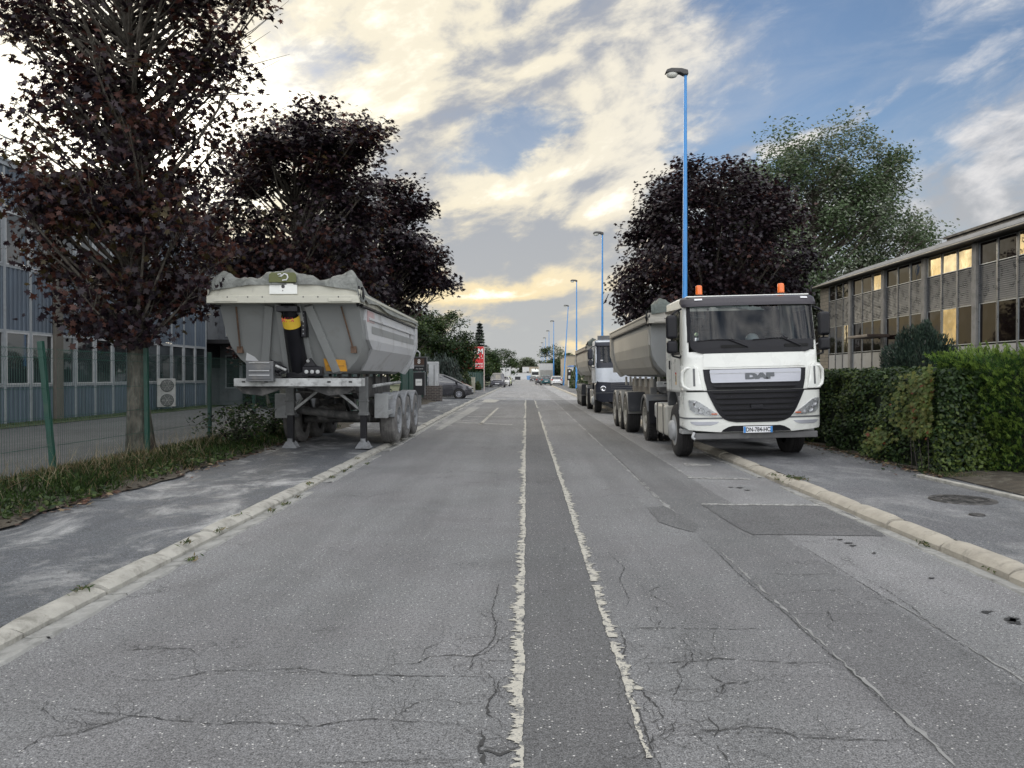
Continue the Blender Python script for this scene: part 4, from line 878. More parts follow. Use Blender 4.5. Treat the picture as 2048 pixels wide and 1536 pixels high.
def trailer(loc, label, Lb, wy, rake, mats, rz=0.0, ry=0.0, variant='left', ztop=2.92):
    """tipper semi-trailer; local y = 0 is the top front edge of the body, the body runs to y = Lb"""
    mB, mP, mT, mW, mR, mC = mats
    t = empty('tipper_trailer', loc, label, 'trailer', 'tipper trailers parked along the street', (0, ry, rz))
    zb = 1.56
    hp = [(1.22, ztop), (1.225, 2.30), (1.19, 2.05), (1.08, 1.83), (.88, 1.64), (.70, zb)]
    fy = lambda z: (ztop - z) * rake
    half = hp; pts = half + [(-x, z) for x, z in reversed(half)]
    b = MB(); n = len(pts)
    b.grid([[(x, fy(z), z) for x, z in pts], [(x, Lb, z) for x, z in pts]])
    b.add([(x, fy(z), z) for x, z in pts], [tuple(range(n))]); b.add([(x, Lb, z) for x, z in pts], [tuple(range(n - 1, -1, -1))])
    b.build('body', mB, t, smooth=False, bevel=.018)
    # pale outer panels with a facet crease
    for s in (-1, 1):
        q = MB(); o_ = .035; hq = [(x + o_, z) for x, z in hp]; zz = [(1.255, 2.66), (1.26, 2.30), (1.225, 2.04), (1.11, 1.80), (.93, 1.62)]
        if variant == 'left':
            st = [.50, .40, .62, 1.05, 1.55]; st = [a + fy(z) * .25 for a, (x, z) in zip(st, zz)]
            zz = [(1.255, 2.72), (1.26, 2.52), (1.262, 2.18), (1.235, 2.02), (.93, 1.62)]
        else: st = [.25, .15, .30, .65, .95]
        F_ = [(s * x, a, z) for (x, z), a in zip(zz, st)]; R_2 = [(s * x, Lb - .42, z) for (x, z) in zz]
        if variant != 'left': R_2 = [(s * x, Lb - c_, z) for (x, z), c_ in zip(zz, (.62, .98, .98, .74, .5))]
        IF = [(s * (abs(p[0]) - .05), p[1], p[2]) for p in F_]; IR = [(s * (abs(p[0]) - .05), p[1], p[2]) for p in R_2]
        q.grid([IF, F_, R_2, IR]); q.add([F_[0], R_2[0], IR[0], IF[0]], [(0, 1, 2, 3)]); q.add([F_[-1], R_2[-1], IR[-1], IF[-1]], [(0, 1, 2, 3)])
        q.build('side_panel', mP, t)
        if variant == 'left':
            g_ = MB(); g_.add([(s * 1.2655, 1.0, 2.44), (s * 1.2655, Lb - .42, 2.44), (s * 1.2655, Lb - .42, 2.30), (s * 1.2655, 1.0, 2.30)], [(0, 1, 2, 3)] if s > 0 else [(3, 2, 1, 0)]); g_.build('side_stripe', mB, t, fix=None)
            MB().beam((s * 1.275, .75, 2.56), (s * 1.275, Lb - .45, 2.56), .03, .05).build('side_rib', mP, t, bevel=.01)
        # rails and posts
        q = MB(); q.box(*sorted((s * 1.20, s * 1.29)), -.05, Lb + .03, ztop - .16, ztop); q.box(*sorted((s * 1.24, s * 1.31)), .1, Lb, ztop - .035, ztop + .02); q.build('top_rail', mC if variant == 'left' else mP, t, bevel=.015)
        q = MB(); q.box(*sorted((s * 1.2, s * 1.30)), .1, Lb, ztop - .19, ztop - .165); q.build('rail_seal', m_black, t)
        q = MB(); q.prism([(s * 1.295, ztop - .02), (s * 1.30, 2.25), (s * 1.14, 1.78), (s * .98, 1.55), (s * .86, 1.60), (s * 1.0, 1.85), (s * 1.15, 2.25), (s * 1.15, ztop - .02)][::(1 if s > 0 else -1)], 'y', Lb - (.28 if variant == 'left' else .34), Lb + .03); q.build('rear_post', mP, t, bevel=.012)
        for yy in np.linspace(1.2, Lb - .6, 7):
            q = MB(); q.beam((s * (.62 if variant == 'left' else .86), yy, 1.56), (s * (.62 if variant == 'left' else .86), yy, 1.30), .06, .07); q.build('subframe_bracket', m_chas if variant == 'left' else mP, t)
    b = MB(); b.box(-1.2, 1.2, Lb, Lb + .06, 1.7, ztop - .05)
    for x in (-.8, -.27, .27, .8): b.box(x - .04, x + .04, Lb + .06, Lb + .13, 1.7, ztop - .1)
    b.build('tailgate', mP, t, bevel=.012)
    # headboard beam
    b = MB(); b.prism([(-1.31, 2.76), (1.31, 2.76), (1.31, 2.99), (.55, 3.10), (-.55, 3.10), (-1.31, 2.99)], 'y', -.20, .02)
    b.prism([(-1.31, 2.76), (1.31, 2.76), (1.31, 2.885), (-1.31, 2.885)], 'y', -.245, -.202)
    for x in (-.98, .98): b.box(x - .2, x + .2, -.26, -.247, 2.78, 2.83)
    b.build('headboard', mC, t, bevel=.014)
    b = MB(); b.box(-.24, .24, -.225, -.202, 2.91, 3.09); b.build('headboard_plate', m_cabw if variant == 'left' else mC, t, bevel=.006)
    b = MB(); b.lathe([(.03, -.231), (0, -.232)], 12, 'y', (0, 0, 3.04)); b.box(-.012, .0, -.231, -.226, 2.96, 2.98)
    for x in (-.6, .6, -.95, .95, -.35, .35): b.lathe([(.014, -.2475), (0, -.248)], 8, 'y', (x, 0, 2.86))
    b.build('bolt', m_chas, t)
    # front wall furniture
    def fw(x, z, off=.02): return (x, fy(z) - off, z)
    for s in (-1, 1):
        MB().beam(fw(s * .34, 2.74, .03), fw(s * .66, 1.60, .03), .15, .07, (0, -1, 0)).build('front_brace', mB, t, bevel=.01)
        MB().beam(fw(s * .165, 2.80, .05), fw(s * .24, 1.58, .05), .10, .10, (0, -1, 0)).build('ram_channel', mB, t, bevel=.01)
        if variant == 'left': MB().tube([fw(s * .92, 2.72, .05), fw(s * 1.02, 2.02, .04)], .016, 6).build('drain_rod', m_rust, t)
        if variant == 'left': MB().box(s * 1.03 - .05, s * 1.03 + .05, fy(2.0) - .05, fy(2.0) + .05, 1.93, 2.05).build('rod_bracket', m_rust, t)
        MB().beam(fw(s * .05 + .1, 1.9, 0.), fw(s * .05 + .1, 1.9, .02), .01, .01).build('weld', mB, t)
    # hydraulic ram: telescopic stages, upright in front of the wall
    ro = lambda z, o=.15: (.03, fy(z) - o + (.10 if rake > .3 else 0) * 0, z)
    b = MB(); b.tube([ro(1.52), ro(2.42)], .15, 20); b.tube([ro(2.42), ro(2.58)], .135, 20); b.tube([ro(2.58), ro(2.76)], .115, 20); b.build('hydraulic_ram', m_black, t, smooth='auto')
    b = MB(); b.tube([ro(2.40, .152), ro(2.57, .152)], .154, 20, False); b.build('ram_band', mat('ram_band_yellow', (.75, .50, .05), .4, var=.05), t, smooth=True)
    textmesh('HYVA', .10, mat('ram_red', (.55, .03, .03), .4), 'ram_lettering', t, (.02, fy(2.48) - .312, 2.48), UPR, bold=.002, sx=.8)
    b = MB(); b.box(-.15, .21, fy(2.66) - .30, fy(2.66) + .02, 2.62, 2.72); b.box(.19, .27, fy(2.3) - .22, fy(2.3) - .02, 2.20, 2.70); b.build('ram_bracket', m_black, t, bevel=.01); MB().box(-.17, .23, fy(1.6) - .30, fy(1.6) + .1, 1.48, 1.58).build('ram_foot', m_black, t, bevel=.01)
    b = MB(); [b.lathe([(.014, fy(2.3) - .222), (0, fy(2.3) - .223)], 8, 'y', (.23, 0, 2.26 + .07 * i)) for i in range(6)]; b.build('bracket_hole', m_rimd, t)
    if variant == 'left':
        b = MB(); b.box(-.78, -.30, .15, .62, 1.42, 1.78); b.box(-.74, -.34, .135, .149, 1.46, 1.58); b.box(-.74, -.34, .135, .149, 1.62, 1.73); b.build('toolbox', m_grey, t, bevel=.02)
        b = MB(); [b.box(-.72, -.36, .12, .134, z, z + .02) for z in (1.60, 1.74, 1.52)]; b.build('toolbox_ridge', m_lgrey, t)
        b = MB(); b.add([fw(.46, 1.83, .045), fw(.85, 1.80, .045), fw(.86, 1.60, .045), fw(.47, 1.61, .045)], [(3, 2, 1, 0)]); b.build('warning_plate', m_oplate, t, solid=.006)
        b = MB(); [b.beam(fw(x, 1.80, .056), fw(x, 1.64, .056), .006, .004, (0, -1, 0)) for x in (.64,)]; b.beam(fw(.5, 1.70, .056), fw(.82, 1.70, .056), .006, .004, (0, -1, 0)); b.build('plate_lettering', m_rust, t)
        b = MB(); b.box(.17, .52, .30, .44, 1.52, 1.68); b.prism([(.17, 1.68), (.30, 1.84), (.40, 1.70), (.52, 1.68)], 'y', .32, .42); b.build('valve_box', m_black, t, bevel=.01)
        b = MB(); [b.lathe([(.035, .285), (.035, .27), (.02, .262), (0, .262)], 14, 'y', (x, 0, 1.59)) for x in (.25, .35, .45)]; b.lathe([(.03, .30), (.02, .285), (0, .285)], 12, 'y', (.27, 0, 1.78)); b.build('coupling', m_zinc, t, smooth='auto')
        b = MB(); b.tube([(-.32, .3, 1.62), (-.2, .2, 1.55), (-.08, .25, 1.6), (-.1, .28, 1.5)], .018, 8); b.tube([(-.1, .25, 1.66), (-.35, .2, 1.80), (-.32, .3, 1.55), (-.2, .25, 1.52)], .012, 8); b.tube([(-.25, .2, 1.58), (-.12, .2, 1.66)], .025, 8); b.build('air_hose', m_black, t, smooth=True); MB().tube([(-.26, .16, 1.70), (-.08, .17, 1.62)], .022, 8).build('hand_valve', m_zinc, t)
        MB().add([fw(-.98, 1.80, .012), fw(-.74, 1.78, .012), fw(-.80, 1.86, .012), fw(-.93, 1.94, .012)], [(0, 1, 2, 3)]).build('white_sticker', m_plate, t, solid=.004)
    # chassis
    b = MB(); b.box(-1.05, 1.22, .28, .62, 1.33, 1.475) if variant == 'left' else b.box(-.5, .5, .9, 1.3, 1.3, 1.42)
    b.box(-1.0, 1.0, .62, .70, 1.30, 1.46); b.build('front_beam', m_zinc, t, bevel=.012)
    b = MB()
    for s in (-1, 1):
        b.box(s * .55 - .06, s * .55 + .06, .5, Lb - .1, 1.30, 1.50)
        b.prism([(2.4, 1.30), (Lb - .1, 1.30), (Lb - .1, 1.05), (3.0, 1.02)], 'x', s * .55 - .05, s * .55 + .05)
        b.prism([(s * .1, 1.335), (s * 1.1, 1.335), (s * .95, 1.20), (s * .6, 1.16)], 'y', .45, .52)
    for y in (1.0, 2.0, 3.4, 5.0): b.box(-.55, .55, y, y + .1, 1.32, 1.45)
    b.box(-1.0, 1.0, Lb - .5, Lb - .4, .95, 1.05); b.build('chassis', m_chas, t, bevel=.008)
    b = MB(); [b.box(x, x + .06, .272, .279, 1.40, 1.425) for x in (-.9, -.5, .62, 1.0)]; b.build('beam_hole', m_hole, t)
    ly = 2.65
    for s in (-1, 1):
        b = MB(); b.box(s * .76 - .085, s * .76 + .085, ly - .08, ly + .08, .72, 1.50); b.box(s * .76 - .10, s * .76 + .10, ly - .095, ly + .095, .70, .76); b.box(s * .76 - .10, s * .76 + .10, ly - .095, ly + .095, .98, 1.01)
        lg = b.build('landing_leg', mat('leg_grey', (.16, .165, .165), .6, .2, var=.15, dirt=(.28, .28, .27), dirt_amt=.4, ds=5), t, bevel=.008)
        zf = .02 if variant == 'left' else .42
        MB().box(s * .76 - .062, s * .76 + .062, ly - .06, ly + .06, zf + .12, .72).build('inner_tube', m_black, lg)
        b = MB(); b.prism([(s * .76 - .14, zf), (s * .76 + .14, zf), (s * .76 + .14, zf + .03), (s * .76 + .07, zf + .14), (s * .76 - .07, zf + .14), (s * .76 - .14, zf + .03)], 'y', ly - .13, ly - .10); b.box(s * .76 - .15, s * .76 + .15, ly - .15, ly + .15, zf - .005, zf + .03)
        b.prism([(s * .76 - .14, zf), (s * .76 + .14, zf), (s * .76 + .14, zf + .03), (s * .76 + .07, zf + .14), (s * .76 - .07, zf + .14), (s * .76 - .14, zf + .03)], 'y', ly + .10, ly + .13); b.box(s * .76 - .05, s * .76 + .05, ly - .1, ly + .1, zf + .04, zf + .2)
        b.build('foot', m_rimd, lg, bevel=.006)
        b = MB(); b.beam((s * .05, ly, 1.32), (s * .68, ly, .82), .06, .05); b.beam((s * .5, ly + .6, 1.28), (s * .76, ly + .05, .80), .05, .05); b.build('leg_brace', m_zinc, t, bevel=.006)
    b = MB(); b.tube([(-.76, ly, 1.18), (.76, ly, 1.18)], .022, 8); b.build('leg_shaft', m_chas, t)
    # side guard box, pipes
    for s in (-1, 1):
        y0 = wy[0] - 1.15
        b = MB(); b.box(*sorted((s * .98, s * 1.02)), y0, y0 + .14, .62, 1.12) if variant != 'left' else b.prism([(s * .92, .62), (s * 1.20, .62), (s * 1.20, 1.14), (s * .92, 1.14)], 'y', y0 - .05, y0 + .10)
        for z in (.68, 1.0): b.box(*sorted((s * 1.15, s * 1.2)), y0 + .1, y0 + .62, z, z + .1)
        if variant == 'left': b.build('side_guard', mat('guard_grey', (.30, .31, .31), .6, var=.1, dirt=(.17, .17, .16), dirt_amt=.4), t, bevel=.015)
        b = MB(); b.tube([(s * .9, y0 - .1, 1.30), (s * 1.0, y0 + .6, 1.33), (s * 1.05, wy[1], 1.36)], .035, 8); b.build('side_pipe', m_zinc, t, smooth=True) if variant == 'left' else None
    # axles and wheels
    b = MB()
    for y in wy:
        b.tube([(-.9, y, .53), (.9, y, .53)], .075, 10); b.beam((-.5, y - .45, .95), (-.5, y + .1, .60), .08, .12); b.beam((.5, y - .45, .95), (.5, y + .1, .60), .08, .12)
        b.box(-.62, -.38, y + .12, y + .38, .62, .98); b.box(.38, .62, y + .12, y + .38, .62, .98)
    b.tube([(-.25, wy[0] - .9, .72), (-.25, wy[0] + .6, .72)], .16, 12); b.tube([(-.75, 3.05, .80), (.8, 3.05, .62)], .09, 10); b.build('axle', m_chas, t, smooth='auto')
    w0 = truck_wheel('wheel', t, (-1.07, wy[0], .53), -1, mW, mR)
    for i, y in enumerate(wy):
        if i: copy_wheel(w0, (-1.07, y, .53))
        copy_wheel(w0, (1.07, y, .53), True)
        for s in (-1, 1):
            mudguard(t, *sorted((s * .87, s * 1.25)), y, .53, .60, m_rimd if variant == 'left' else mat('guard_dusty', (.20, .20, .19), .6, var=.15, dirt=(.3, .29, .27), dirt_amt=.4), 8 if variant == 'left' else 2, 172)
    if variant != 'left':
        y = wy[0] - .66
        for s in (-1, 1): MB().box(*sorted((s * .80, s * 1.26)), y - .02, y + .0, .62, 1.15).build('mud_flap', mat('flap_black', (.03, .032, .038), .45, var=.12, dirt=(.1, .1, .1), dirt_amt=.3), t, bevel=.006)
        q = MB(); q.prism([(wy[0] - .9, 1.66), (wy[0] - .2, 1.66), (wy[0] - .35, 1.30), (wy[0] - .75, 1.30)], 'x', -.95, -.72)
    for s in (-1, 1):
        MB().box(s * .95 - .12, s * .95 + .12, Lb + .02, Lb + .07, .98, 1.1).build('tail_light', m_redl, t)
    # tarpaulin bunched over the front and drawn along the top
    rows = []; R2 = random.Random(21); N = 90
    ph = [R2.uniform(0, 6.28) for _ in range(8)]
    def hump(x):
        if variant == 'left':
            c = .24 * math.exp(-((x - .0) / .55) ** 2 * 1.2); l = .27 * math.exp(-((x + 1.12) / .34) ** 2); rr_ = .28 * math.exp(-((x - 1.08) / .27) ** 2)
            return .03 + c + l + rr_
        return .06 + .22 * math.exp(-((x + 1.12) / .28) ** 2) + .10 * math.exp(-((x + .1) / .8) ** 2) + .16 * math.exp(-((x - .75) / .2) ** 2)
    ys = [-.24, -.22, -.14, -.02, .12, .26, .40, .55, .8, 1.2, 2.0, 3.0, 4.0, 5.0, 6.0, Lb]
    for j, y in enumerate(ys):
        row = []
        for i in range(N + 1):
            x = -1.34 + 2.68 * i / N; e = min(1, (1.34 - abs(x)) / .10)
            base = 3.10 - .11 * max(0, min(1, (abs(x) - .55) / .76)) if y < .02 else 2.97
            fold = .030 * math.sin(x * 17 + ph[0] + y * 9) + .018 * math.sin(x * 45 + y * 30 + ph[4]) + .012 * math.sin(x * 70 - y * 18 + ph[5]) + .015 * math.sin(x * 31 + ph[1] - y * 14) + .012 * math.sin(x * 9 + y * 22 + ph[2])
            prof = {0: .0, 1: .45, 2: .85, 3: 1.0, 4: 1.02, 5: .95, 6: .75, 7: .45, 8: .22, 9: .16}.get(j, .12)
            z = base + (hump(x) + fold) * prof + (.0 if j else -.03)
            if variant != 'left': x *= .93; e = 1
            if e < 1: z = z * e + (2.82 - .05 * math.sin(y * 12 + ph[3])) * (1 - e) if j > 2 or abs(x) < 5 else z
            row.append((x * (1 + .01 * math.sin(y * 15 + i)), y + .02 * math.sin(x * 13 + j), z))
        rows.append(row)
    b = MB(); b.grid(rows); o = b.build('tarpaulin', mT, t, smooth=True, fix=None); md = o.modifiers.new('s', 'SUBSURF'); md.levels = 1; md.render_levels = 1
    b = MB(); R3 = random.Random(5)
    for s in ((1,) if variant == 'left' else (-1,)):
        for k in range(5):
            x = s * (1.26 + R3.uniform(0, .05)); y = R3.uniform(-.25, .1); b.tube([(x, y, 3.05), (x + s * .03, y - .03, 2.9 - R3.uniform(0, .06)), (x - s * .01, y + .02, 2.80 - R3.uniform(0, .1)), (x - s * .06, y + .03, 2.9)], .014, 5)
    b.build('lashing', m_black, t, smooth=True)
    if variant == 'left':
        b = MB(); P = [(-.235, 0), (.235, 0), (.235, .13), (.20, .17), (-.20, .17), (-.235, .13)]
        b.prism([(x, 3.105 + z) for x, z in P], 'y', -.262, -.245); b.build('emblem', mat('olive_badge', (.10, .11, .03), .5), t, bevel=.01)
        b = MB(); b.tube([(-.08, -.268, 3.24), (-.03, -.268, 3.25), (-.01, -.268, 3.22), (-.06, -.268, 3.205), (-.01, -.268, 3.205)], .009, 6); b.tube([(-.01, -.268, 3.215), (.03, -.268, 3.25), (.08, -.268, 3.235), (.095, -.268, 3.19), (.07, -.268, 3.145), (.0, -.268, 3.14)], .011, 6); b.build('emblem_mark', m_plate, t)
        b = MB(); b.box(1.262, 1.2665, .62, 1.25, 2.50, 2.70); b.build('company_sticker', mat('sticker_pink', (.45, .36, .36), .4, dirt=(.45, .1, .1), dirt_amt=.5, ds=6), t)
        b = MB(); b.box(1.262, 1.2665, Lb - 1.1, Lb - 1.0, 2.46, 2.60); b.build('sticker', m_ptx, t); textmesh('stas', .13, m_plate, 'lettering', t, (1.268, Lb - .75, 2.52), (math.pi / 2, 0, math.pi / 2), depth=.001)
    return t
T_left = trailer((-4.14, 13.25, 0.075), 'grey tipper trailer standing on its landing legs on the left pavement', 6.75, (4.15, 5.45, 6.75), .62, (m_body, m_bodyl, m_tarp, m_tyred, m_rimd, m_cream))
m_bodyb = mat('trailer_grey_warm_lit', (0.36, 0.335, 0.285), 0.50, .1, var=.05, vs=1.2, dirt=(.24, .22, .19), dirt_amt=.25, ds=1.3)  # grey trailer paint with warm light mixed into the colour
m_bodyb2 = mat('trailer_pale_grey_warm_lit', (0.36, 0.345, 0.30), 0.45, .1, var=.05, vs=1.2, dirt=(.28, .26, .22), dirt_amt=.25, ds=1.3)  # paler trailer grey, warm light painted into it as well
T_r1 = trailer((4.06, 17.3, 0.02), 'grey tipper trailer tinted as warmly lit, with dark green tarpaulin coupled behind the nearest white truck', 7.8, (4.5, 5.8, 7.1), .05, (m_body, m_bodyb2, m_tarpd, m_tyre, m_rim, m_bodyb2), ry=rad(-1.1), variant='right', ztop=2.97)
T_r2 = trailer((4.12, 35.6, 0.02), 'grey tipper trailer tinted as warmly lit, coupled behind the second truck further down the street', 8.2, (4.9, 6.2, 7.5), .05, (m_bodyb2, m_bodyb2, m_tarpd, m_tyre, m_rim, m_bodyb2), ry=rad(-1.1), variant='right', ztop=2.97)

# ------------------------------------------------------------------ tractor cab
class Cab:
    def __init__(s, yf, D=.46, n=3.6, wtop=1.19, w=1.225): s.yf, s.D, s.n, s.wt, s.w0 = yf, D, n, wtop, w
    def w(s, z): return s.w0 if z < 2.0 else s.w0 + (s.wt - s.w0) * (z - 2.0) / 1.05
    def yc(s, z): return float(np.interp(z, [p[0] for p in s.yf], [p[1] for p in s.yf]))
    def y(s, x, z):
        q = min(1.0, abs(x) / s.w(z)); return s.yc(z) + s.D * (1 - (1 - q ** s.n) ** (1 / s.n))
    QS = sorted({s_ * q for s_ in (-1, 1) for q in (0, .08, .16, .24, .32, .40, .48, .56, .62, .68, .73, .78, .82, .86, .89, .92, .94, .96, .975, .986, .994, .999)})
    def nrm(s, x, z):
        W_ = s.w(z); q = min(.9995, abs(x) / W_); dy = s.D * q ** (s.n - 1) * (1 - q ** s.n) ** (1 / s.n - 1) / W_; l = math.hypot(dy, 1); return math.copysign(dy / l, x), -1 / l
    def patch(s, rows, eps=.01, nx=24, nz=5, back=.05, wrap=None, zin=None):
        """rows: (z, xl, xr) from bottom to top; returns MB"""
        b = MB(); P = []
        zs = []
        for i in range(len(rows) - 1):
            for k in range(nz): zs.append(i + k / nz)
        zs.append(len(rows) - 1)
        for u in zs:
            i = min(int(u), len(rows) - 2); f = u - i; z = rows[i][0] * (1 - f) + rows[i + 1][0] * f; xl = rows[i][1] * (1 - f) + rows[i + 1][1] * f; xr = rows[i][2] * (1 - f) + rows[i + 1][2] * f
            row = []
            W_ = s.w(z); W0 = s.w(rows[0][0]); ql, qh = max(min(r_[1] for r_ in rows) / W0, -.999), min(max(r_[2] for r_ in rows) / W0, .999)
            for q in [ql] + [q for q in s.QS if ql < q < qh] + [qh]:
                x = max(max(xl, -W_ * .999), min(min(xr, W_ * .999), q * W_)); nx_, ny_ = s.nrm(x, z); row.append((x + eps * nx_, s.y(x, z) + eps * ny_, z))
            if wrap:
                if ql < -.97: row = [(row[0][0] - .001, yy, z) for yy in (wrap, (wrap + s.yc(z) + s.D) / 2)] + row
                if qh > .97: row = row + [(row[-1][0] + .001, yy, z) for yy in ((wrap + s.yc(z) + s.D) / 2, wrap)]
            P.append(row)
        b.grid(P)
        B = [[(p[0] * (1 - back * .4), p[1] + back, p[2]) for p in r] for r in (P[0], P[-1])]
        b.grid([P[0], B[0]]); b.grid([B[1], P[-1]])
        b.grid([[r[0] for r in P], [(r[0][0] * (1 - back * .4), r[0][1] + back, r[0][2]) for r in P]]); b.grid([[(r[-1][0] * (1 - back * .4), r[-1][1] + back, r[-1][2]) for r in P], [r[-1] for r in P]])
        return b
    def shell(s, zs, rear, holes):
        b = MB(); 
        qs = [-1] + s.QS + [1]
        P = []
        for z in zs:
            W_ = s.w(z); sd = [1.0, .95, .9, .55, .45, .3]
            yk = [.55, .62, 1.42, 1.5, rear]
            y0 = s.yc(z) + s.D
            row = [(-W_ + .10, rear, z)] + [(-W_, yy, z) for yy in yk[::-1]] + [(W_ * q, s.y(W_ * q, z), z) for q in qs] + [(W_, yy, z) for yy in yk] + [(W_ - .1, rear, z)]
            P.append(row)
        vs = [p for r in P for p in r]; Cn = len(P[0]); fs = []
        for i in range(len(P) - 1):
            for j in range(Cn - 1):
                q = (i * Cn + j, i * Cn + j + 1, (i + 1) * Cn + j + 1, (i + 1) * Cn + j); c = sum((Vector(vs[k]) for k in q), Vector()) / 4
                if not any(h(c) for h in holes): fs.append(q)
        b.add(vs, fs)
        top = P[-1]; b.add(top, [tuple(range(Cn))])
        return b
def mirror_set(t, s, dark, y=.42, z0=1.98, x=1.42, cls=''):
    b = MB(); b.tube([(s * 1.18, y + .06, z0 + .02), (s * (x - .14), y, z0 - .05), (s * (x - .02), y, z0 - .02), (s * x, y, z0 + .12)], .022, 8); b.tube([(s * 1.15, y + .1, 2.86), (s * (x - .1), y + .02, 2.80), (s * x, y, 2.72)], .018, 8)
    b.tube([(s * x, y, z0 + .1), (s * x, y, 2.74)], .018, 8)
    arm = b.build('mirror_arm', dark, t, smooth=True)
    b = MB(); b.box(s * x - .105, s * x + .105, y - .09, y + .05, 2.28, 2.72); b.build('mirror', dark, t, bevel=.055, seg=4)
    b = MB(); b.box(s * x - .10, s * x + .10, y - .09, y + .05, 2.01, 2.25); b.build('wide_angle_mirror', dark, t, bevel=.055, seg=4)
def chassis_tractor(t, wb, side_tank=True, tankm=None, rimm=None):
    b = MB()
    for s in (-1, 1): b.box(s * .42 - .04, s * .42 + .04, .9, wb + 1.35, .72, .98)
    for y in (2.1, 3.2, wb - .3, wb + 1.2): b.box(-.42, .42, y, y + .08, .76, .95)
    b.tube([(-.9, 1.36, .52), (.9, 1.36, .52)], .08, 10); b.tube([(-.6, wb + 1.36, .52), (.6, wb + 1.36, .52)], .10, 10); b.lathe([(.26, -.16), (.3, 0), (.26, .16), (0, .2)], 14, 'y', (0, wb + 1.36, .52))
    b.box(-.35, .35, .7, 2.0, .55, 1.15)
    b.build('chassis', m_chas, t, smooth='auto')
    b = MB(); b.lathe([(.46, 0), (.46, .06), (.1, .06), (.1, 0)], 24, 'z', (0, wb + 1.2, 1.12)); b.box(-.42, .42, wb + .95, wb + 1.45, 1.0, 1.12); b.build('fifth_wheel', m_black, t, smooth='auto')
    b = MB(); b.box(-1.0, 1.0, 2.02, 2.08, .98, 1.6); b.tube([(-.5, 2.15, 1.3), (-.4, 2.5, 1.0), (0, 2.9, 1.3), (.3, 2.5, 1.45)], .03, 8); b.box(.55, .9, 2.1, 2.45, 1.0, 2.3); b.build('rear_equipment', m_black, t)
    w0 = truck_wheel('wheel', t, (-1.06, 1.36, .52), -1, m_tyre, rimm or m_rim, .52, .30)
    hb = MB(); hb.lathe([(.20, -.16), (.19, -.22), (.15, -.25), (.0, -.255)], 20, 'x'); hb.lathe([(.30, -.13), (.29, -.15), (.2, -.155)], 24, 'x'); hb.build('hub', m_lgrey, w0, smooth='auto')
    copy_wheel(w0, (1.06, 1.36, .52), True)
    for s in (-1, 1):
        wd = truck_wheel('wheel', t, (s * 1.08, wb + 1.36, .52), s, m_tyre, rimm or m_rim, .52, .28, 'drive') if s < 0 else copy_wheel(wd0, (1.08, wb + 1.36, .52), True)
        wd0 = wd
        c = copy_wheel(wd0, (s * .76, wb + 1.36, .52), s > 0)
        mudguard(t, *sorted((s * .62, s * 1.24)), wb + 1.36, .52, .60, m_grey, 20, 160)
        b = MB(); b.box(*sorted((s * .62, s * 1.22)), wb + .70, wb + .74, .45, 1.0); b.build('mud_flap', m_black, t, bevel=.01)
    for s in (-1, 1):
        b = MB(); b.box(*sorted((s * .60, s * 1.20)), 2.35, 3.55, .32, .98); b.build('fuel_tank', tankm, t, bevel=.07, seg=4)
        b = MB(); b.box(*sorted((s * .66, s * 1.17)), 3.62, 3.95, .62, .98); b.build('battery_box', m_lgrey, t, bevel=.06, seg=3)
        b = MB(); [b.box(*sorted((s * 1.19, s * 1.21)), y, y + .05, .3, 1.0) for y in (2.6, 3.3)]; b.build('tank_strap', m_chas, t)
def interior(t, cab, rear=2.0):
    b = MB(); b.box(-1.1, 1.1, rear - .06, rear - .02, 1.3, 2.9); b.box(-1.1, 1.1, .3, rear, 1.28, 1.34); b.build('back_wall', mat('cab_lining', (.05, .055, .06), .8), t)
    b = MB(); b.box(-1.08, 1.08, .34, .78, 1.72, 2.16); b.build('dashboard', mat('dash_grey', (.05, .052, .055), .7), t, bevel=.06)
    for x in (-.62, .62):
        b = MB(); b.box(x - .27, x + .27, 1.25, 1.42, 1.75, 2.45); b.box(x - .27, x + .27, .85, 1.4, 1.68, 1.82); b.box(x - .14, x + .14, 1.27, 1.38, 2.47, 2.68); b.build('seat', mat('seat_fabric', (.06, .065, .07), .9), t, bevel=.06)
    b = MB(); tor = [(.23 * math.cos(a), .23 * math.sin(a)) for a in np.linspace(0, 6.2832, 25)]
    b.tube([(.60 + x, .72 + z * .75 - .05, 2.22 + z * .66) for x, z in tor], .018, 8, False); b.beam((.38, .67, 2.22), (.82, .67, 2.22), .04, .03); b.tube([(.6, .67, 2.22), (.6, .55, 2.05)], .04, 8); b.build('steering_wheel', m_black, t, smooth=True)

# ---- nearest truck
D1 = empty('tractor_truck', (4.15, 13.93, 0.03), 'white tractor unit with black grille and orange beacons parked half on the right kerb', 'truck', 'white tractor trucks parked on the right', (0, rad(-1.35), 0))
C = Cab([(.4, .02), (.7, -.02), (1.3, -.03), (1.75, .0), (2.1, .03), (2.9, .16), (3.0, .24), (3.06, .42)], D=.42, n=3.4)
zs = [1.28, 1.34, 1.5, 1.7, 1.9, 2.02, 2.12, 2.2, 2.5, 2.8, 2.88, 2.97, 3.02, 3.045]
holes = [lambda c: 2.03 < c.z < 2.88 and c.y < .42 and abs(c.x) < 1.15, lambda c: 2.03 < c.z < 2.80 and .62 < c.y < 1.42 and abs(c.x) > 1.0]
o = C.shell(zs, 2.0, holes).build('cab', m_cabw, D1, smooth='auto', solid=.03)
C.patch([(1.32, -.86, .86), (1.5, -.90, .90), (1.70, -.92, .92)], .012).build('upper_grille', m_black, D1, smooth='auto')
C.patch([(1.735, -.90, .90), (1.85, -.905, .905), (1.985, -.90, .90), (2.01, -.88, .88)], .014, back=.02).build('front_panel', m_cabw, D1, smooth='auto', bevel=.004)
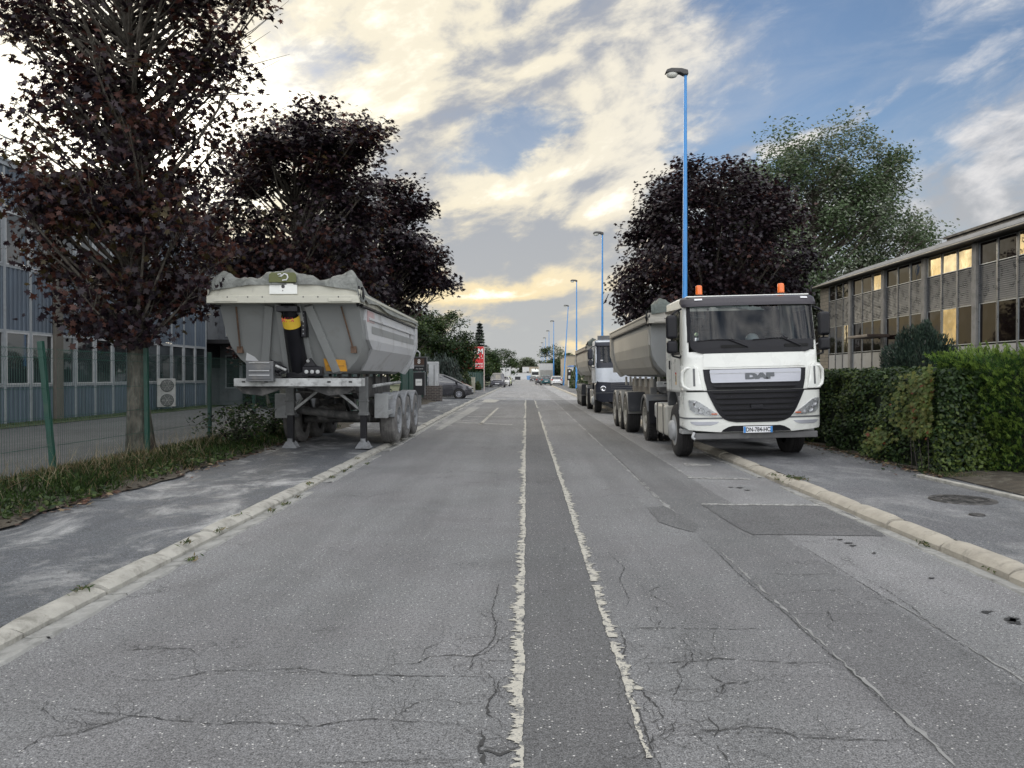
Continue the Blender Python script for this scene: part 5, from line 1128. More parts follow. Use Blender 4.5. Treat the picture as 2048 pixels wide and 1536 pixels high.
C.patch([(1.985, -.90, .90), (2.005, -.98, .98), (2.04, -1.05, 1.05), (2.10, -1.10, 1.10), (2.22, -1.115, 1.115)], .018, back=.05).build('windscreen_surround', m_black, D1, smooth='auto')
C.patch([(2.20, -1.115, 1.115), (2.5, -1.11, 1.11), (2.90, -1.10, 1.10)], .010, back=.01).build('windscreen', m_glass, D1, smooth='auto')
for s in (-1, 1):
    C.patch([(2.2, *sorted((s * 1.10, s * 1.15))), (2.88, *sorted((s * 1.085, s * 1.135)))], .016, nx=4, back=.04).build('pillar_trim', m_black, D1, smooth='auto')
C.patch([(2.85, -1.16, 1.16), (2.93, -1.18, 1.18), (3.0, -1.165, 1.165), (3.04, -1.14, 1.14)], .075, back=.12).build('sun_visor', mat('smoked_visor', (.030, .026, .032), .35, var=.1), D1, smooth='auto')
for x in (-.92, .95): C.patch([(2.965, x - .06, x + .06), (2.995, x - .06, x + .06)], .09, nx=3, back=.02).build('marker_light', m_plate, D1)
# chrome bar with lettering
C.patch([(1.455, -.77, .77), (1.48, -.79, .79), (1.66, -.81, .81), (1.69, -.80, .80)], .055, back=.05).build('grille_bar', m_silver, D1, smooth='auto', bevel=.006)
textmesh('DAF', .135, mat('badge_grey', (.13, .14, .15), .4, .3), 'lettering', D1, (.06, C.yc(1.56) - .062, 1.56), UPR, depth=.006, bold=.012, sx=1.95)
C.patch([(1.615, -.80, .80), (1.625, -.80, .80)], .060, back=.01).build('bar_crease', m_lgrey, D1)
# bumper and lower grille
C.patch([(.56, -.62, .62), (.60, -1.16, 1.16), (.66, -1.226, 1.226), (.80, -1.23, 1.23), (1.0, -1.222, 1.222), (1.29, -1.205, 1.205)], .02, back=.25, wrap=.62, nx=40).build('bumper', m_cabw, D1, smooth='auto')
C.patch([(.80, -1.235, -.6), (.83, -1.235, -.6)], .026, wrap=.6, back=.02).build('bumper_crease', m_grey, D1); C.patch([(.80, .6, 1.235), (.83, .6, 1.235)], .026, wrap=.6, back=.02).build('bumper_crease', m_grey, D1)
gr = [(.735, -.36, .36), (.76, -.50, .50), (.80, -.585, .585), (.88, -.66, .66), (1.0, -.73, .73), (1.15, -.80, .80), (1.31, -.87, .87)]
C.patch(gr, .034, back=.05).build('lower_grille', m_black, D1, smooth='auto')
gi = lambda z: float(np.interp(z, [p[0] for p in gr], [p[2] for p in gr]))
for k, z in enumerate((.80, .88, .97, 1.07, 1.17, 1.27, 1.375)):
    w_ = (gi(z) if z < 1.3 else .80) - .05
    C.patch([(z, -w_ + .02, w_ - .02), (z + .022, -w_, w_), (z + .034, -w_, w_)], .060, nz=2, back=.07).build('grille_slat', m_black, D1, smooth='auto')
    b = C.patch([(z - .030, -w_ + .06, w_ - .06), (z - .006, -w_ + .05, w_ - .05)], .038, nz=1, back=.01); b.build('grille_gap', m_hole, D1)
MB().box(-.11, .11, C.yc(1.0) - .075, C.yc(1.0), .97, 1.05).build('grille_sensor', m_black, D1, bevel=.01)
C.patch([(1.292, -1.19, 1.19), (1.315, -1.19, 1.19)], .008, wrap=.6, back=.02).build('panel_gap', m_hole, D1)
for s in (-1, 1):
    # corner air deflector
    C.patch([(1.33, *sorted((s * .93, s * 1.20))), (1.42, *sorted((s * .95, s * 1.224))), (1.72, *sorted((s * 1.0, s * 1.224))), (1.78, *sorted((s * 1.06, s * 1.224)))], .05, nx=8, back=.06, wrap=.50).build('corner_deflector', m_cabw, D1, smooth='auto', bevel=.01)
    C.patch([(1.40, *sorted((s * 1.045, s * 1.075))), (1.70, *sorted((s * 1.045, s * 1.075))), (1.72, *sorted((s * 1.045, s * 1.075)))], .057, nx=3, back=.02).build('deflector_slot', m_grey, D1)
    b = MB(); b.tube([(s * 1.10, C.y(1.10, 1.73) - .03, 1.735), (s * 1.20, .13, 1.73), (s * 1.265, .17, 1.66), (s * 1.275, .18, 1.50), (s * 1.255, .17, 1.40), (s * 1.17, .10, 1.345), (s * 1.08, C.y(1.08, 1.34) - .03, 1.34)], [.018, .03, .032, .03, .03, .028, .016], 10); b.build('deflector_handle', m_cabw, D1, smooth=True)
    # headlamp: dish, reflectors, lens
    hl = [(.86, *sorted((s * .66, s * .86))), (.90, *sorted((s * .70, s * 1.06))), (.97, *sorted((s * .80, s * 1.13))), (1.06, *sorted((s * .92, s * 1.15))), (1.13, *sorted((s * 1.02, s * 1.155))), (1.15, *sorted((s * 1.07, s * 1.15)))]
    h = C.patch(hl, .030, nx=8, back=.05).build('headlight', mat('lamp_dish', (.62, .63, .64), .3, .4, var=.08, vs=12), D1, smooth='auto')
    b = MB()
    for (x, z, R) in ((1.05, 1.06, .068), (.975, .955, .062), (.855, .918, .036)):
        xx = s * x; b.lathe([(R, -.012), (R * .9, -.020), (R * .75, .0), (R * .35, .012), (0, .0)], 16, 'y', (xx, C.y(xx, z) - .034, z))
    b.build('reflector', m_chrome, h, smooth='auto')
    C.patch([(z, a * .999, c * .999) for z, a, c in hl], .052, nx=8, back=.01).build('lens', m_lens, h, smooth='auto')
    MB().box(*sorted((s * .70, s * .80)), C.y(s * .75, .9) - .045, C.y(s * .75, .9) - .03, .885, .905).build('indicator', m_orange, h)
    C.patch([(.69, *sorted((s * .80, s * 1.05))), (.72, *sorted((s * .70, s * 1.12))), (.755, *sorted((s * .66, s * 1.14)))], .027, nx=8, back=.02).build('fog_light', m_silver, D1, smooth='auto')
    # steps and grey wheel-arch moulding
    b = MB(); b.prism([(.62, .60), (.62, 1.30), (1.95, 1.62), (2.0, 1.62), (2.0, .98), (1.92, .98), (1.86, 1.12), (1.72, 1.24), (1.52, 1.30), (1.30, 1.30), (1.08, 1.24), (.92, 1.10), (.84, .92), (.80, .60)], 'x', *sorted((s * 1.05, s * 1.215)))
    b.build('wheel_arch', m_grey, D1, bevel=.02, seg=3)
    b = MB(); [b.box(*sorted((s * 1.02, s * 1.23)), .50, .78, z, z + .09) for z in (.50, .86, 1.12)]; b.build('cab_step', m_lgrey, D1, bevel=.015)
    # side window with frame and pane, door seams, handle
    x = s * (C.w(2.4) + .002)
    MB().add([(s * 1.213, .60, 2.03), (s * 1.213, 1.43, 2.03), (s * 1.182, 1.40, 2.79), (s * 1.182, .66, 2.79)], [(0, 1, 2, 3) if s > 0 else (3, 2, 1, 0)]).build('side_window', m_glassd, D1, fix=None)
    b = MB(); b.beam((s * 1.222, .58, 2.02), (s * 1.222, 1.45, 2.02), .02, .05); b.beam((s * 1.20, .58, 2.0), (s * 1.19, .66, 2.82), .05, .02); b.beam((s * 1.20, .66, 2.82), (s * 1.20, 1.98, 2.88), .05, .05); b.beam((s * 1.22, 1.44, 2.0), (s * 1.19, 1.44, 2.82), .02, .04); b.build('window_frame', m_black, D1)
    b = MB(); b.box(*sorted((s * 1.224, s * 1.2275)), 1.455, 1.465, 1.3, 2.0); b.box(*sorted((s * 1.224, s * 1.2275)), .52, .53, 1.3, 2.0); b.build('door_seam', m_hole, D1); MB().box(*sorted((s * 1.222, s * 1.245)), 1.55, 1.62, 1.72, 1.90).build('door_handle', m_black, D1, bevel=.01)
    mirror_set(D1, s, m_black, x=1.40)
b = MB(); b.box(-1.2255, -1.222, .95, 1.05, 1.42, 1.62); b.build('warning_sticker', mat('sticker_yellow', (.72, .50, .06), .5, dirt=(.6, .1, .05), dirt_amt=.6, ds=16), D1)
b = MB(); b.box(-1.2285, -1.2257, .95, 1.05, 1.62, 1.66); b.build('sticker_top', m_redl, D1)
b = MB(); b.box(-1.228, -1.2257, .97, 1.03, 1.48, 1.60); b.build('sticker_picture', m_ptx, D1)
# underrun bar, plate recess and number plate
b = MB(); b.box(-1.13, 1.13, .06, .16, .43, .545); b.build('underrun_bar', mat('dirty_bar', (.12, .12, .12), .7, dirt=(.25, .24, .22), dirt_amt=.4), D1, bevel=.015)
MB().tube([(-1.1, .05, .56), (-1.14, .02, .48), (-1.10, .0, .44)], .025, 8).build('tow_hook', m_lgrey, D1)
C.patch([(.565, -.62, .62), (.60, -.60, .60), (.655, -.50, .50), (.675, -.42, .42)], .026, back=.03).build('bumper_recess', m_black, D1, smooth='auto')
PL = MB(); y = C.yc(.6) - .05; PL.box(-.24, .28, y, y + .02, .545, .66); PL = PL.build('number_plate', m_plate, D1, bevel=.004)
b = MB(); b.box(-.238, -.20, y - .003, y - .001, .548, .657); b.box(.24, .278, y - .003, y - .001, .548, .657); b.build('plate_band', m_pblue, PL)
textmesh('DN-784-HC', .105, m_ptx, 'plate_lettering', PL, (.02, y - .003, .60), UPR, depth=.001, bold=.0022, sx=.82)
b = MB()
for x0, x1, z1 in ((-1.0, -.33, 2.235), (-.02, .62, 2.25)):
    b.tube([(x0, C.y(x0, 2.2) - .03, 2.22), (x1 - .05, C.y(x1, 2.23) - .035, z1)], .009, 6); b.tube([(x1 - .12, C.y(x1, 2.23) - .04, z1), (x1 + .22, C.y(x1, 2.08) - .035, 2.09)], .012, 6)
    b.tube([(x0, C.y(x0, 2.2) - .03, 2.215), ((x0 + x1) / 2, C.y(0, 2.25) - .035, 2.24), (x1, C.y(x1, 2.23) - .03, z1 - .01)], .007, 5)
b.build('wiper', m_black, D1)
for x in (-.36, .78): C.patch([(2.08, x - .23, x + .20), (2.12, x - .24, x + .21), (2.135, x - .22, x + .2)], .028, nx=6, back=.02).build('cowl_grille', m_hole, D1)
for x in (-.86, .66):
    b = MB(); b.lathe([(.0, 0), (.085, 0), (.085, .03), (.075, .04)], 16, 'z', (x, .5, 3.055)); be = b.build('beacon_base', m_black, D1)
    b = MB(); b.lathe([(.060, .0), (.062, .02), (.060, .14), (.054, .165), (.040, .175), (0, .178)], 18, 'z', (x, .5, 3.095)); b.build('beacon', m_orange, D1, smooth='auto')
for x, z, c in ((-1.0, 2.34, mat('badge_green', (.45, .55, .35), .5)), (-1.0, 2.25, m_plate)):
    yy = C.y(x, z); (MB().lathe([(.036, -.002), (0, -.004)], 18, 'y', (x, yy, z)) if z > 2.3 else MB().box(x - .035, x + .035, yy - .006, yy - .003, z - .03, z + .03)).build('windscreen_sticker', c, D1)
b = MB(); b.box(-1.02, -.72, .50, .60, 2.62, 2.74); b.build('sun_blind', m_grey, D1, bevel=.03); b = MB(); b.box(-1.0, -.78, .45, .55, 2.48, 2.66); b.build('front_mirror', m_black, D1, bevel=.04)
interior(D1, C)
MB().box(.3, .52, .36, .37, 2.165, 2.17).build('dash_tray', m_plate, D1)
chassis_tractor(D1, 3.72, tankm=mat('tank_cream', (.43, .42, .37), .5, var=.08, dirt=(.25, .23, .2), dirt_amt=.4))
# roof behind the visor
b = MB(); b.box(-1.12, 1.12, .35, 1.98, 3.03, 3.06); b.build('roof', m_cabw, D1, bevel=.02)
# helmet on the dashboard
hh = empty('hard_hat', (4.20, 14.42, 2.22), 'white hard hat lying on the dashboard of the nearest truck', 'helmet')
b = MB(); b.lathe([(.125, 0), (.128, .03), (.118, .09), (.085, .14), (.04, .162), (0, .165)], 24, 'z'); sh = b.build('shell', mat('helmet_white', (.78, .80, .80), .3), hh, smooth=True); sh.scale = (1, 1.2, 1)
b = MB(); b.lathe([(.13, 0), (.155, -.008), (.155, .0), (.128, .012)], 24, 'z'); br = b.build('brim', mat('helmet_white', (.78, .80, .80), .3), hh, smooth=True); br.scale = (1, 1.2, 1)

# ---- second truck
m_cabw2 = mat('white_truck_paint_cool', (0.62, 0.66, 0.70), 0.30, var=.04, vs=2, dirt=(.4, .4, .38), dirt_amt=.15, coat=.4); m_navy = mat('navy_plastic', (.016, .019, .030), .45, var=.15, dirt=(.05, .05, .06), dirt_amt=.3)
D2 = empty('tractor_truck', (4.12, 31.8, 0.03), 'second white tractor unit with dark blue-black lower front and one round headlamp showing', 'truck', 'white tractor trucks parked on the right', (0, rad(-1.3), 0))
C2 = Cab([(.4, .02), (.9, -.04), (1.4, -.03), (1.9, .0), (2.1, .05), (2.9, .25), (3.0, .32), (3.06, .45)], D=.36, n=3.4, wtop=1.16)
C2.shell(zs, 2.0, holes).build('cab', m_cabw2, D2, smooth='auto', solid=.03)
C2.patch([(1.30, -.6, .6), (1.33, -1.1, 1.1), (1.42, -1.19, 1.19), (1.9, -1.19, 1.19)], .02, back=.05).build('front_panel', m_cabw2, D2, smooth='auto')
C2.patch([(1.90, -1.16, 1.16), (2.12, -1.17, 1.17)], .018).build('windscreen_surround', m_navy, D2, smooth='auto'); C2.patch([(2.1, -1.15, 1.15), (2.85, -1.12, 1.12)], .012, back=.01).build('windscreen', m_glass, D2, smooth='auto')
C2.patch([(2.82, -1.14, 1.14), (2.98, -1.12, 1.12)], .07, back=.1).build('sun_visor', m_navy, D2, smooth='auto')
C2.patch([(.50, -1.0, 1.0), (.58, -1.2, 1.2), (.9, -1.23, 1.23), (1.2, -1.22, 1.22), (1.36, -1.15, 1.15)], .015, back=.2, wrap=.6).build('bumper', m_navy, D2, smooth='auto')
for s in (-1, 1):
    C2.patch([(2.1, *sorted((s * .98, s * 1.15))), (2.85, *sorted((s * 1.0, s * 1.13)))], .017, nx=4).build('pillar_trim', m_navy, D2)
    xx = s * .93; b = MB(); b.lathe([(.115, 0), (.115, -.03), (.095, -.035), (.07, -.01), (0, .0)], 20, 'y', (xx, C2.y(xx, 1.05) - .01, 1.05)); b.build('headlight', m_chrome, D2, smooth='auto')
    C2.patch([(.86, *sorted((s * .5, s * 1.2))), (.885, *sorted((s * .5, s * 1.2)))], .04, back=.03).build('bumper_strip', m_grey, D2)
    b = MB(); b.prism([(.62, .60), (.62, 1.32), (2.0, 1.32), (2.0, .98), (1.92, .98), (1.86, 1.12), (1.72, 1.24), (1.52, 1.30), (1.30, 1.30), (1.08, 1.24), (.92, 1.10), (.84, .92), (.80, .60)], 'x', *sorted((s * 1.05, s * 1.215))); b.build('wheel_arch', m_navy, D2, bevel=.02)
    MB().add([(s * 1.213, .60, 2.03), (s * 1.213, 1.43, 2.03), (s * 1.175, 1.40, 2.79), (s * 1.175, .66, 2.79)], [(0, 1, 2, 3) if s > 0 else (3, 2, 1, 0)]).build('side_window', m_glassd, D2, fix=None)
    mirror_set(D2, s, m_navy, x=1.40)
for k in range(4): C2.patch([(.98 + k * .08, -.62, .62), (1.0 + k * .08, -.62, .62)], .04, back=.03).build('grille_slat', m_grey, D2)
for x in (-.3,): b = MB(); b.lathe([(.10, 0), (.10, .06), (.075, .12), (0, .14)], 16, 'z', (x, .5, 3.05)); b.build('beacon', m_orange, D2, smooth='auto')
C2.patch([(2.2, -1.0, -.9), (2.24, -1.0, -.9)], .02, nx=2).build('windscreen_sticker', m_plate, D2)
interior(D2, C2); chassis_tractor(D2, 3.7, tankm=mat('tank_grey', (.33, .32, .30), .5, var=.08, dirt=(.2, .19, .17), dirt_amt=.4))
D2f = MB(); D2f.box(-1.0, 1.0, 1.3, 1.34, 3.05, 3.30); D2f.build('roof_deflector', m_grey, D2, bevel=.01)

# ------------------------------------------------------------------ cars
def car_wheel(parent, loc, R=.32, flip=False, src=None):
    if src: return copy_wheel(src, loc, flip)
    b = MB(); b.lathe([(R * .62, -.095), (R * .72, -.105), (R * .93, -.10), (R, -.075), (R, .075), (R * .93, .10), (R * .62, .095)], 28, 'x'); w = b.build('wheel', m_tyre, parent, smooth='auto', loc=loc)
    b = MB(); b.lathe([(R * .62, -.10), (R * .57, -.09), (R * .57, -.05), (R * .0, -.05)], 24, 'x'); 
    r_ = b.build('rim', m_hole, w, smooth='auto'); q = MB()
    for k in range(10): a = k * math.pi / 5; q.beam((-.085, 0, 0), (-.085, R * .60 * math.cos(a), R * .60 * math.sin(a)), .03, .035, (1, 0, 0))
    q.lathe([(R * .62, -.10), (R * .60, -.105), (R * .55, -.09)], 24, 'x'); q.lathe([(.06, -.08), (.05, -.1), (0, -.1)], 12, 'x'); q.build('spoke', m_silver, r_)
    return w
def car(name, loc, rz, label, cat, paint, kind='hatch', plate=True, group='cars and vans parked along the street'):
    t = empty(name, loc, label, cat, group, (0, 0, rz))
    # profiles: (y, top of body) with front at y=0 ; greenhouse (y, z)
    K = {'hatch': (4.1, .87, [(0, .62), (.06, .74), (.5, .88), (.95, .96), (1.25, .98), (3.7, 1.0), (4.0, .96), (4.1, .72)], [(.95, .97), (1.75, 1.40), (2.2, 1.48), (3.2, 1.46), (3.75, 1.32), (4.02, .98)]),
         'mpv': (4.3, .88, [(0, .60), (.06, .78), (.45, .95), (.85, 1.06), (3.9, 1.10), (4.25, 1.05), (4.3, .75)], [(.55, 1.00), (1.25, 1.38), (1.9, 1.60), (2.6, 1.66), (3.6, 1.60), (4.05, 1.42), (4.22, 1.08)]),
         'van': (4.9, .96, [(0, .70), (.05, .98), (.35, 1.10), (.9, 1.18), (4.8, 1.20), (4.9, 1.0)], [(.85, 1.17), (1.55, 1.78), (1.9, 1.90), (4.5, 1.90), (4.8, 1.82), (4.88, 1.22)])}[kind]
    L_, W_, bp, gp = K
    ybs = sorted(set(list(np.linspace(0, L_, 22)) + [p[0] for p in bp]))
    rows = []
    for y in ybs:
        zt = float(np.interp(y, [p[0] for p in bp], [p[1] for p in bp])); e = min(y, L_ - y); w = W_ * (1 - .16 * max(0, 1 - e / .55) ** 2); zl = .20 + .10 * max(0, 1 - e / .35)
        half = [(w * .90, zl), (w * .98, zl + .12), (w, .50), (w * .985, zt - .16), (w * .94, zt - .04), (w * .82, zt), (w * .4, zt + .015)]
        rows.append([(x, y, z) for x, z in half] + [(-x, y, z) for x, z in reversed(half)])
    b = MB(); b.grid(rows); n = len(rows[0]); b.add(rows[0], [tuple(range(n))]); b.add(rows[-1], [tuple(range(n))]); b.add([rows[0][0], rows[0][-1], rows[-1][-1], rows[-1][0]], [(0, 1, 2, 3)])
    b.build('body', paint, t, smooth='auto')
    # greenhouse
    ys = sorted(set(list(np.linspace(gp[0][0], gp[-1][0], 24)) + [p[0] for p in gp])); G_ = []
    def gh(y): return float(np.interp(y, [p[0] for p in gp], [p[1] for p in gp]))
    def bz(y): return float(np.interp(y, [p[0] for p in bp], [p[1] for p in bp]))
    for y in ys:
        zt = gh(y); zb_ = min(bz(y) - .03, zt - .001); tp = W_ * (.93 - .20 * (zt - zb_) / .55); half = [(W_ * .93, zb_), (tp + .01, zt - .07 * min(1, (zt - zb_) / .2)), (tp - .06, zt - .012), (tp * .5, zt)]
        G_.append([(x, y, z) for x, z in half] + [(-x, y, z) for x, z in reversed(half)])
    b = MB(); b.grid(G_); b.build('window', pane('car_glass', (.012, .014, .016), 0.0), t, smooth='auto', fix=None)
    top = max(p[1] for p in gp); b = MB(); RR = []
    for y in ys:
        if gh(y) > top - .13:
            zt = gh(y); zb_ = bz(y) - .03; tp = W_ * (.93 - .20 * (zt - zb_) / .55); RR.append([(-tp - .018, y, zt - .07), (-tp - .008, y, zt - .055), (-tp + .06, y, zt + .004), (-tp * .5, y, zt + .014), (tp * .5, y, zt + .014), (tp - .06, y, zt + .004), (tp + .008, y, zt - .055), (tp + .018, y, zt - .07)])
    b.grid(RR); b.build('roof', paint, t, smooth='auto', fix=None)
    b = MB()
    fa, fb = ys[0], next(y for y in ys if gh(y) > top - .13); ra, rb_ = [y for y in ys if gh(y) > top - .13][-1], ys[-1]
    for s in (-1, 1):
        for (ya, yb) in ((fa + .05, fb), (rb_ - .02, ra)):
            za, zb2 = bz(ya) - .02, gh(yb) - .06; tp = W_ * (.93 - .20 * (gh(yb) - bz(yb) + .03) / .55)
            b.beam((s * W_ * .94, ya, za), (s * (tp + .012), yb, zb2), .07, .06)
        mid = (fb + ra) / 2
        tp = W_ * (.93 - .20 * (gh(mid) - bz(mid) + .03) / .55); b.beam((s * W_ * .945, mid, bz(mid) - .03), (s * (tp + .014), mid, gh(mid) - .06), .03, .08, (0, 1, 0))
    b.build('pillar', paint, t)
    w0 = car_wheel(t, (-W_ + .10, .82, .32)); 
    for (x, y, f) in ((W_ - .10, .82, True), (-W_ + .10, L_ - .85, False), (W_ - .10, L_ - .85, True)): car_wheel(t, (x, y, .32), flip=f, src=w0)
    for s in (-1, 1):
        b = MB(); [b.lathe([(.375, 0), (.0, .001)], 24, 'x', (s * (W_ + .0015), y, .33)) for y in (.82, L_ - .85)]; b.build('wheel_well', m_hole, t)
    for w_ in kids(t):
        if w_.name.startswith('wheel') and 'well' not in w_.name: w_.location.x += (.035 if w_.location.x > 0 else -.035)
    zf = bz(.06)
    for s in (-1, 1):
        b = MB(); b.prism([(s * .50, zf - .10), (s * .78, zf - .12), (s * .80, zf - .02), (s * .62, zf - .02)], 'y', -.015 + .02, .22); b.build('headlight', m_chrome, t, bevel=.01)
        b = MB(); b.box(*sorted((s * (W_ - .30), s * (W_ - .05))), L_ - .25, L_ + .012, .82, .98) if kind != 'van' else b.box(*sorted((s * (W_ - .2), s * (W_ - .06))), L_ - .2, L_ + .01, .9, 1.2); b.build('tail_light', m_redl, t, bevel=.01)
        b = MB(); b.box(*sorted((s * (W_ + .02), s * (W_ + .20))), gp[0][0] + .38, gp[0][0] + .50, 1.0 if kind != 'van' else 1.2, 1.14 if kind != 'van' else 1.42); b.build('wing_mirror', m_black, t, bevel=.03)
    b = MB(); b.box(-.55, .55, -.012, .05, zf - .14, zf - .06); b.box(-.60, .60, -.014, .06, .28, .42); b.box(-.62, .62, L_ - .05, L_ + .012, .26, .40); b.build('grille', m_hole, t, bevel=.01)
    if plate: b = MB(); b.box(-.26, .26, -.03, -.015, .44, .55); b.box(-.26, .26, L_ + .013, L_ + .03, .62, .73); b.build('number_plate', m_plate, t)
    return t
def paintm(name, c, rough=.25): return mat(name, c, rough, .2, var=.03, coat=.8)
car('parked_car', (-3.55, 50.6, .08), rad(90), 'dark grey people carrier nosing out of the driveway behind the brick pier', 'car', paintm('dark_grey_paint', (.055, .055, .062)), 'mpv')
car('parked_van', (-3.85, 101, .03), 0, 'dark van with bright bonnet facing the camera beside the left fence', 'van', paintm('black_van_paint', (.10, .10, .115)), 'van')
car('parked_car', (-3.35, 112, .0), 0, 'white car just behind the dark van on the left', 'car', paintm('white_paint', (.62, .62, .60)), 'hatch')
car('parked_car', (-3.25, 122, .0), 0, 'pale yellowish car third in the left row behind the dark van', 'car', paintm('pale_yellow_paint', (.55, .58, .34)), 'hatch')
car('parked_car', (4.55, 120, .05), math.pi, 'white hatchback seen from behind beside the leaning lamp', 'car', paintm('white_paint', (.62, .62, .60)), 'hatch')
car('parked_car', (3.2, 129, .0), math.pi, 'dark teal car seen from behind, left of the white hatchback', 'car', paintm('teal_paint', (.01, .075, .085)), 'mpv')
car('parked_car', (2.5, 139, .0), math.pi, 'dark grey car half hidden left of the teal car', 'car', paintm('dark_grey_paint', (.055, .055, .062)), 'hatch')
car('moving_car', (1.8, 205, .0), 0, 'dark car driving towards the camera in front of the white lorry', 'car', paintm('black_paint', (.035, .037, .045)), 'hatch')
car('parked_car', (3.6, 190, .0), 0, 'small white car beside the distant white lorry', 'car', paintm('white_paint', (.62, .62, .60)), 'hatch')
# box lorry (right) and box trailer (left), distant lorry cab, recycling containers
def boxlorry(loc, label, w, L, zb_, zt, m1, rear=True, name='box_lorry', cat='lorry'):
    t = empty(name, loc, label, cat)
    MB().box(-w / 2, w / 2, 0, L, zb_, zt).build('box', m1, t, bevel=.03)
    b = MB(); b.box(-w / 2 - .01, w / 2 + .01, -.04, 0, zb_, zb_ + .08); b.box(-.02, .02, -.03, 0, zb_ + .1, zt - .1); b.box(-w / 2, w / 2, -.03, 0, zt - .08, zt); b.build('door_frame', m_lgrey, t)
    b = MB(); b.box(-.5, .5, .2, L, zb_ - .3, zb_); b.box(-w / 2 + .05, w / 2 - .05, .0, .1, .55, .68); b.build('chassis', m_chas, t)
    w0 = truck_wheel('wheel', t, (-w / 2 + .22, 1.6, .48), -1, m_tyre, m_rim, .48, .3)
    for (x, y, f) in ((w / 2 - .22, 1.6, True), (-w / 2 + .22, L - .6, False), (w / 2 - .22, L - .6, True)): copy_wheel(w0, (x, y, .48), f)
    for s in (-1, 1): MB().box(s * (w / 2 - .25) - .1, s * (w / 2 - .25) + .1, -.06, -.0, .70, .80).build('tail_light', m_redl, t)
    return t
BL = boxlorry((3.62, 142, 0), 'pale grey box lorry seen from behind, beyond the teal car', 2.5, 9, .95, 3.85, mat('pale_box', (.50, .51, .49), .5, var=.05), True)
MB().box(-1.1, 1.1, -.06, -.04, 1.0, 2.6).build('tail_lift', mat('lift_grey', (.28, .28, .26), .5), BL)
b = MB(); b.box(-1.15, 1.15, 9.3, 11, .6, 2.9); b.build('cab', m_cabw, BL, bevel=.15)
BT = boxlorry((-5.15, 188, 0), 'white box trailer with small dark windows parked on the left far down the street', 2.45, 7, 1.0, 3.55, m_white, True, 'box_trailer', 'trailer')
b = MB(); b.box(-1.0, -.65, -.05, -.04, 2.9, 3.2); b.box(.45, .85, -.05, -.04, 2.75, 3.15); b.build('window', m_dark, BT)
D3 = empty('distant_lorry', (2.6, 217, 0), 'white lorry cab with dark windscreen approaching at the far end', 'lorry')
b = MB(); b.box(-1.2, 1.2, 0, 2.0, .9, 2.9); b.prism([(0, 2.9), (2.0, 2.9), (2.0, 3.5), (.9, 3.5)], 'x', -1.15, 1.15); b.build('cab', m_cabw, D3, bevel=.1); MB().box(-1.1, 1.1, -.02, 0.05, 1.75, 2.6).build('windscreen', m_dark, D3); MB().box(-1.2, 1.2, -.05, .4, .4, 1.15).build('bumper', m_grey, D3, bevel=.05)
b = MB(); b.box(-1.25, 1.25, 2.2, 9, 1.0, 3.4); b.build('box', m_white, D3); w0 = truck_wheel('wheel', D3, (-1.0, 1.2, .5), -1, m_tyre, m_rim, .5, .3); copy_wheel(w0, (1.0, 1.2, .5), True); copy_wheel(w0, (-1.0, 7.5, .5)); copy_wheel(w0, (1.0, 7.5, .5), True)
m_skip = mat('skip_blue', (.12, .25, .45), .5, var=.1, dirt=(.3, .35, .4), dirt_amt=.5, ds=1)
b = MB(); b.prism([(-.9, 0), (.9, 0), (1.1, 1.6), (-1.1, 1.6)], 'y', 0, 1.6); o = b.build('waste_container', m_skip, loc=(1.1, 286, 0), bevel=.05); tag(o, 'pale blue waste container at the far end of the street', 'container')
b = MB(); b.box(-1.0, 1.0, 0, 1.4, 0, 1.1); b.box(-1.05, 1.05, -.05, 1.45, 1.1, 1.2); o = b.build('waste_container', m_dark, loc=(-3.2, 280, 0), bevel=.05); tag(o, 'dark green waste container left of the pale blue one', 'container')
# right side: post box column, sign arm, bins
t = empty('information_post', (5.35, 96, .1), 'dark signpost with white notice in front of the right hedge far down', 'sign'); b = MB(); b.box(-.06, .06, 0, .1, 0, 2.4); b.build('post', m_frame, t); MB().box(-.28, .28, -.06, -.001, .9, 2.3).build('panel', m_dark, t); MB().box(-.14, .12, -.07, -.061, 1.1, 1.5).build('notice', m_tx, t); MB().box(-.10, .10, -.07, -.061, 1.95, 2.15).build('notice_top', m_tx, t)
# ================================================================== trees and plants
m_bark = mat('grey_bark', (0.085, 0.072, 0.058), 0.9, var=.5, vs=14, dirt=(0.20, 0.19, 0.16), dirt_amt=.45, ds=9, bump=1.0, bs=26, stretch=(1, 1, .35))
m_barkd = mat('dark_bark', (0.05, 0.042, 0.038), 0.9, var=.3, vs=9, bump=.8, bs=18, stretch=(1, 1, .35))
lp1 = leafmat('purple_leaf', (0.026, 0.014, 0.018), .25, .42, .35); lp2 = leafmat('purple_leaf_red', (0.075, 0.030, 0.022), .38, .45, .35); lp3 = leafmat('purple_leaf_dark', (0.015, 0.010, 0.015), .2, .4, .35); lp4 = leafmat('olive_leaf', (0.060, 0.045, 0.018), .4, .45)
lg1 = leafmat('green_leaf', (0.040, 0.070, 0.020), .35); lg2 = leafmat('green_leaf_dark', (0.022, 0.042, 0.016), .3); lg3 = leafmat('green_leaf_light', (0.075, 0.105, 0.030), .4)
ls1 = leafmat('silver_leaf', (0.20, 0.23, 0.165), .35, .5); ls2 = leafmat('silver_leaf_green', (0.088, 0.130, 0.060), .35, .5); ls3 = leafmat('silver_leaf_pale', (0.32, 0.34, 0.28), .3, .5)
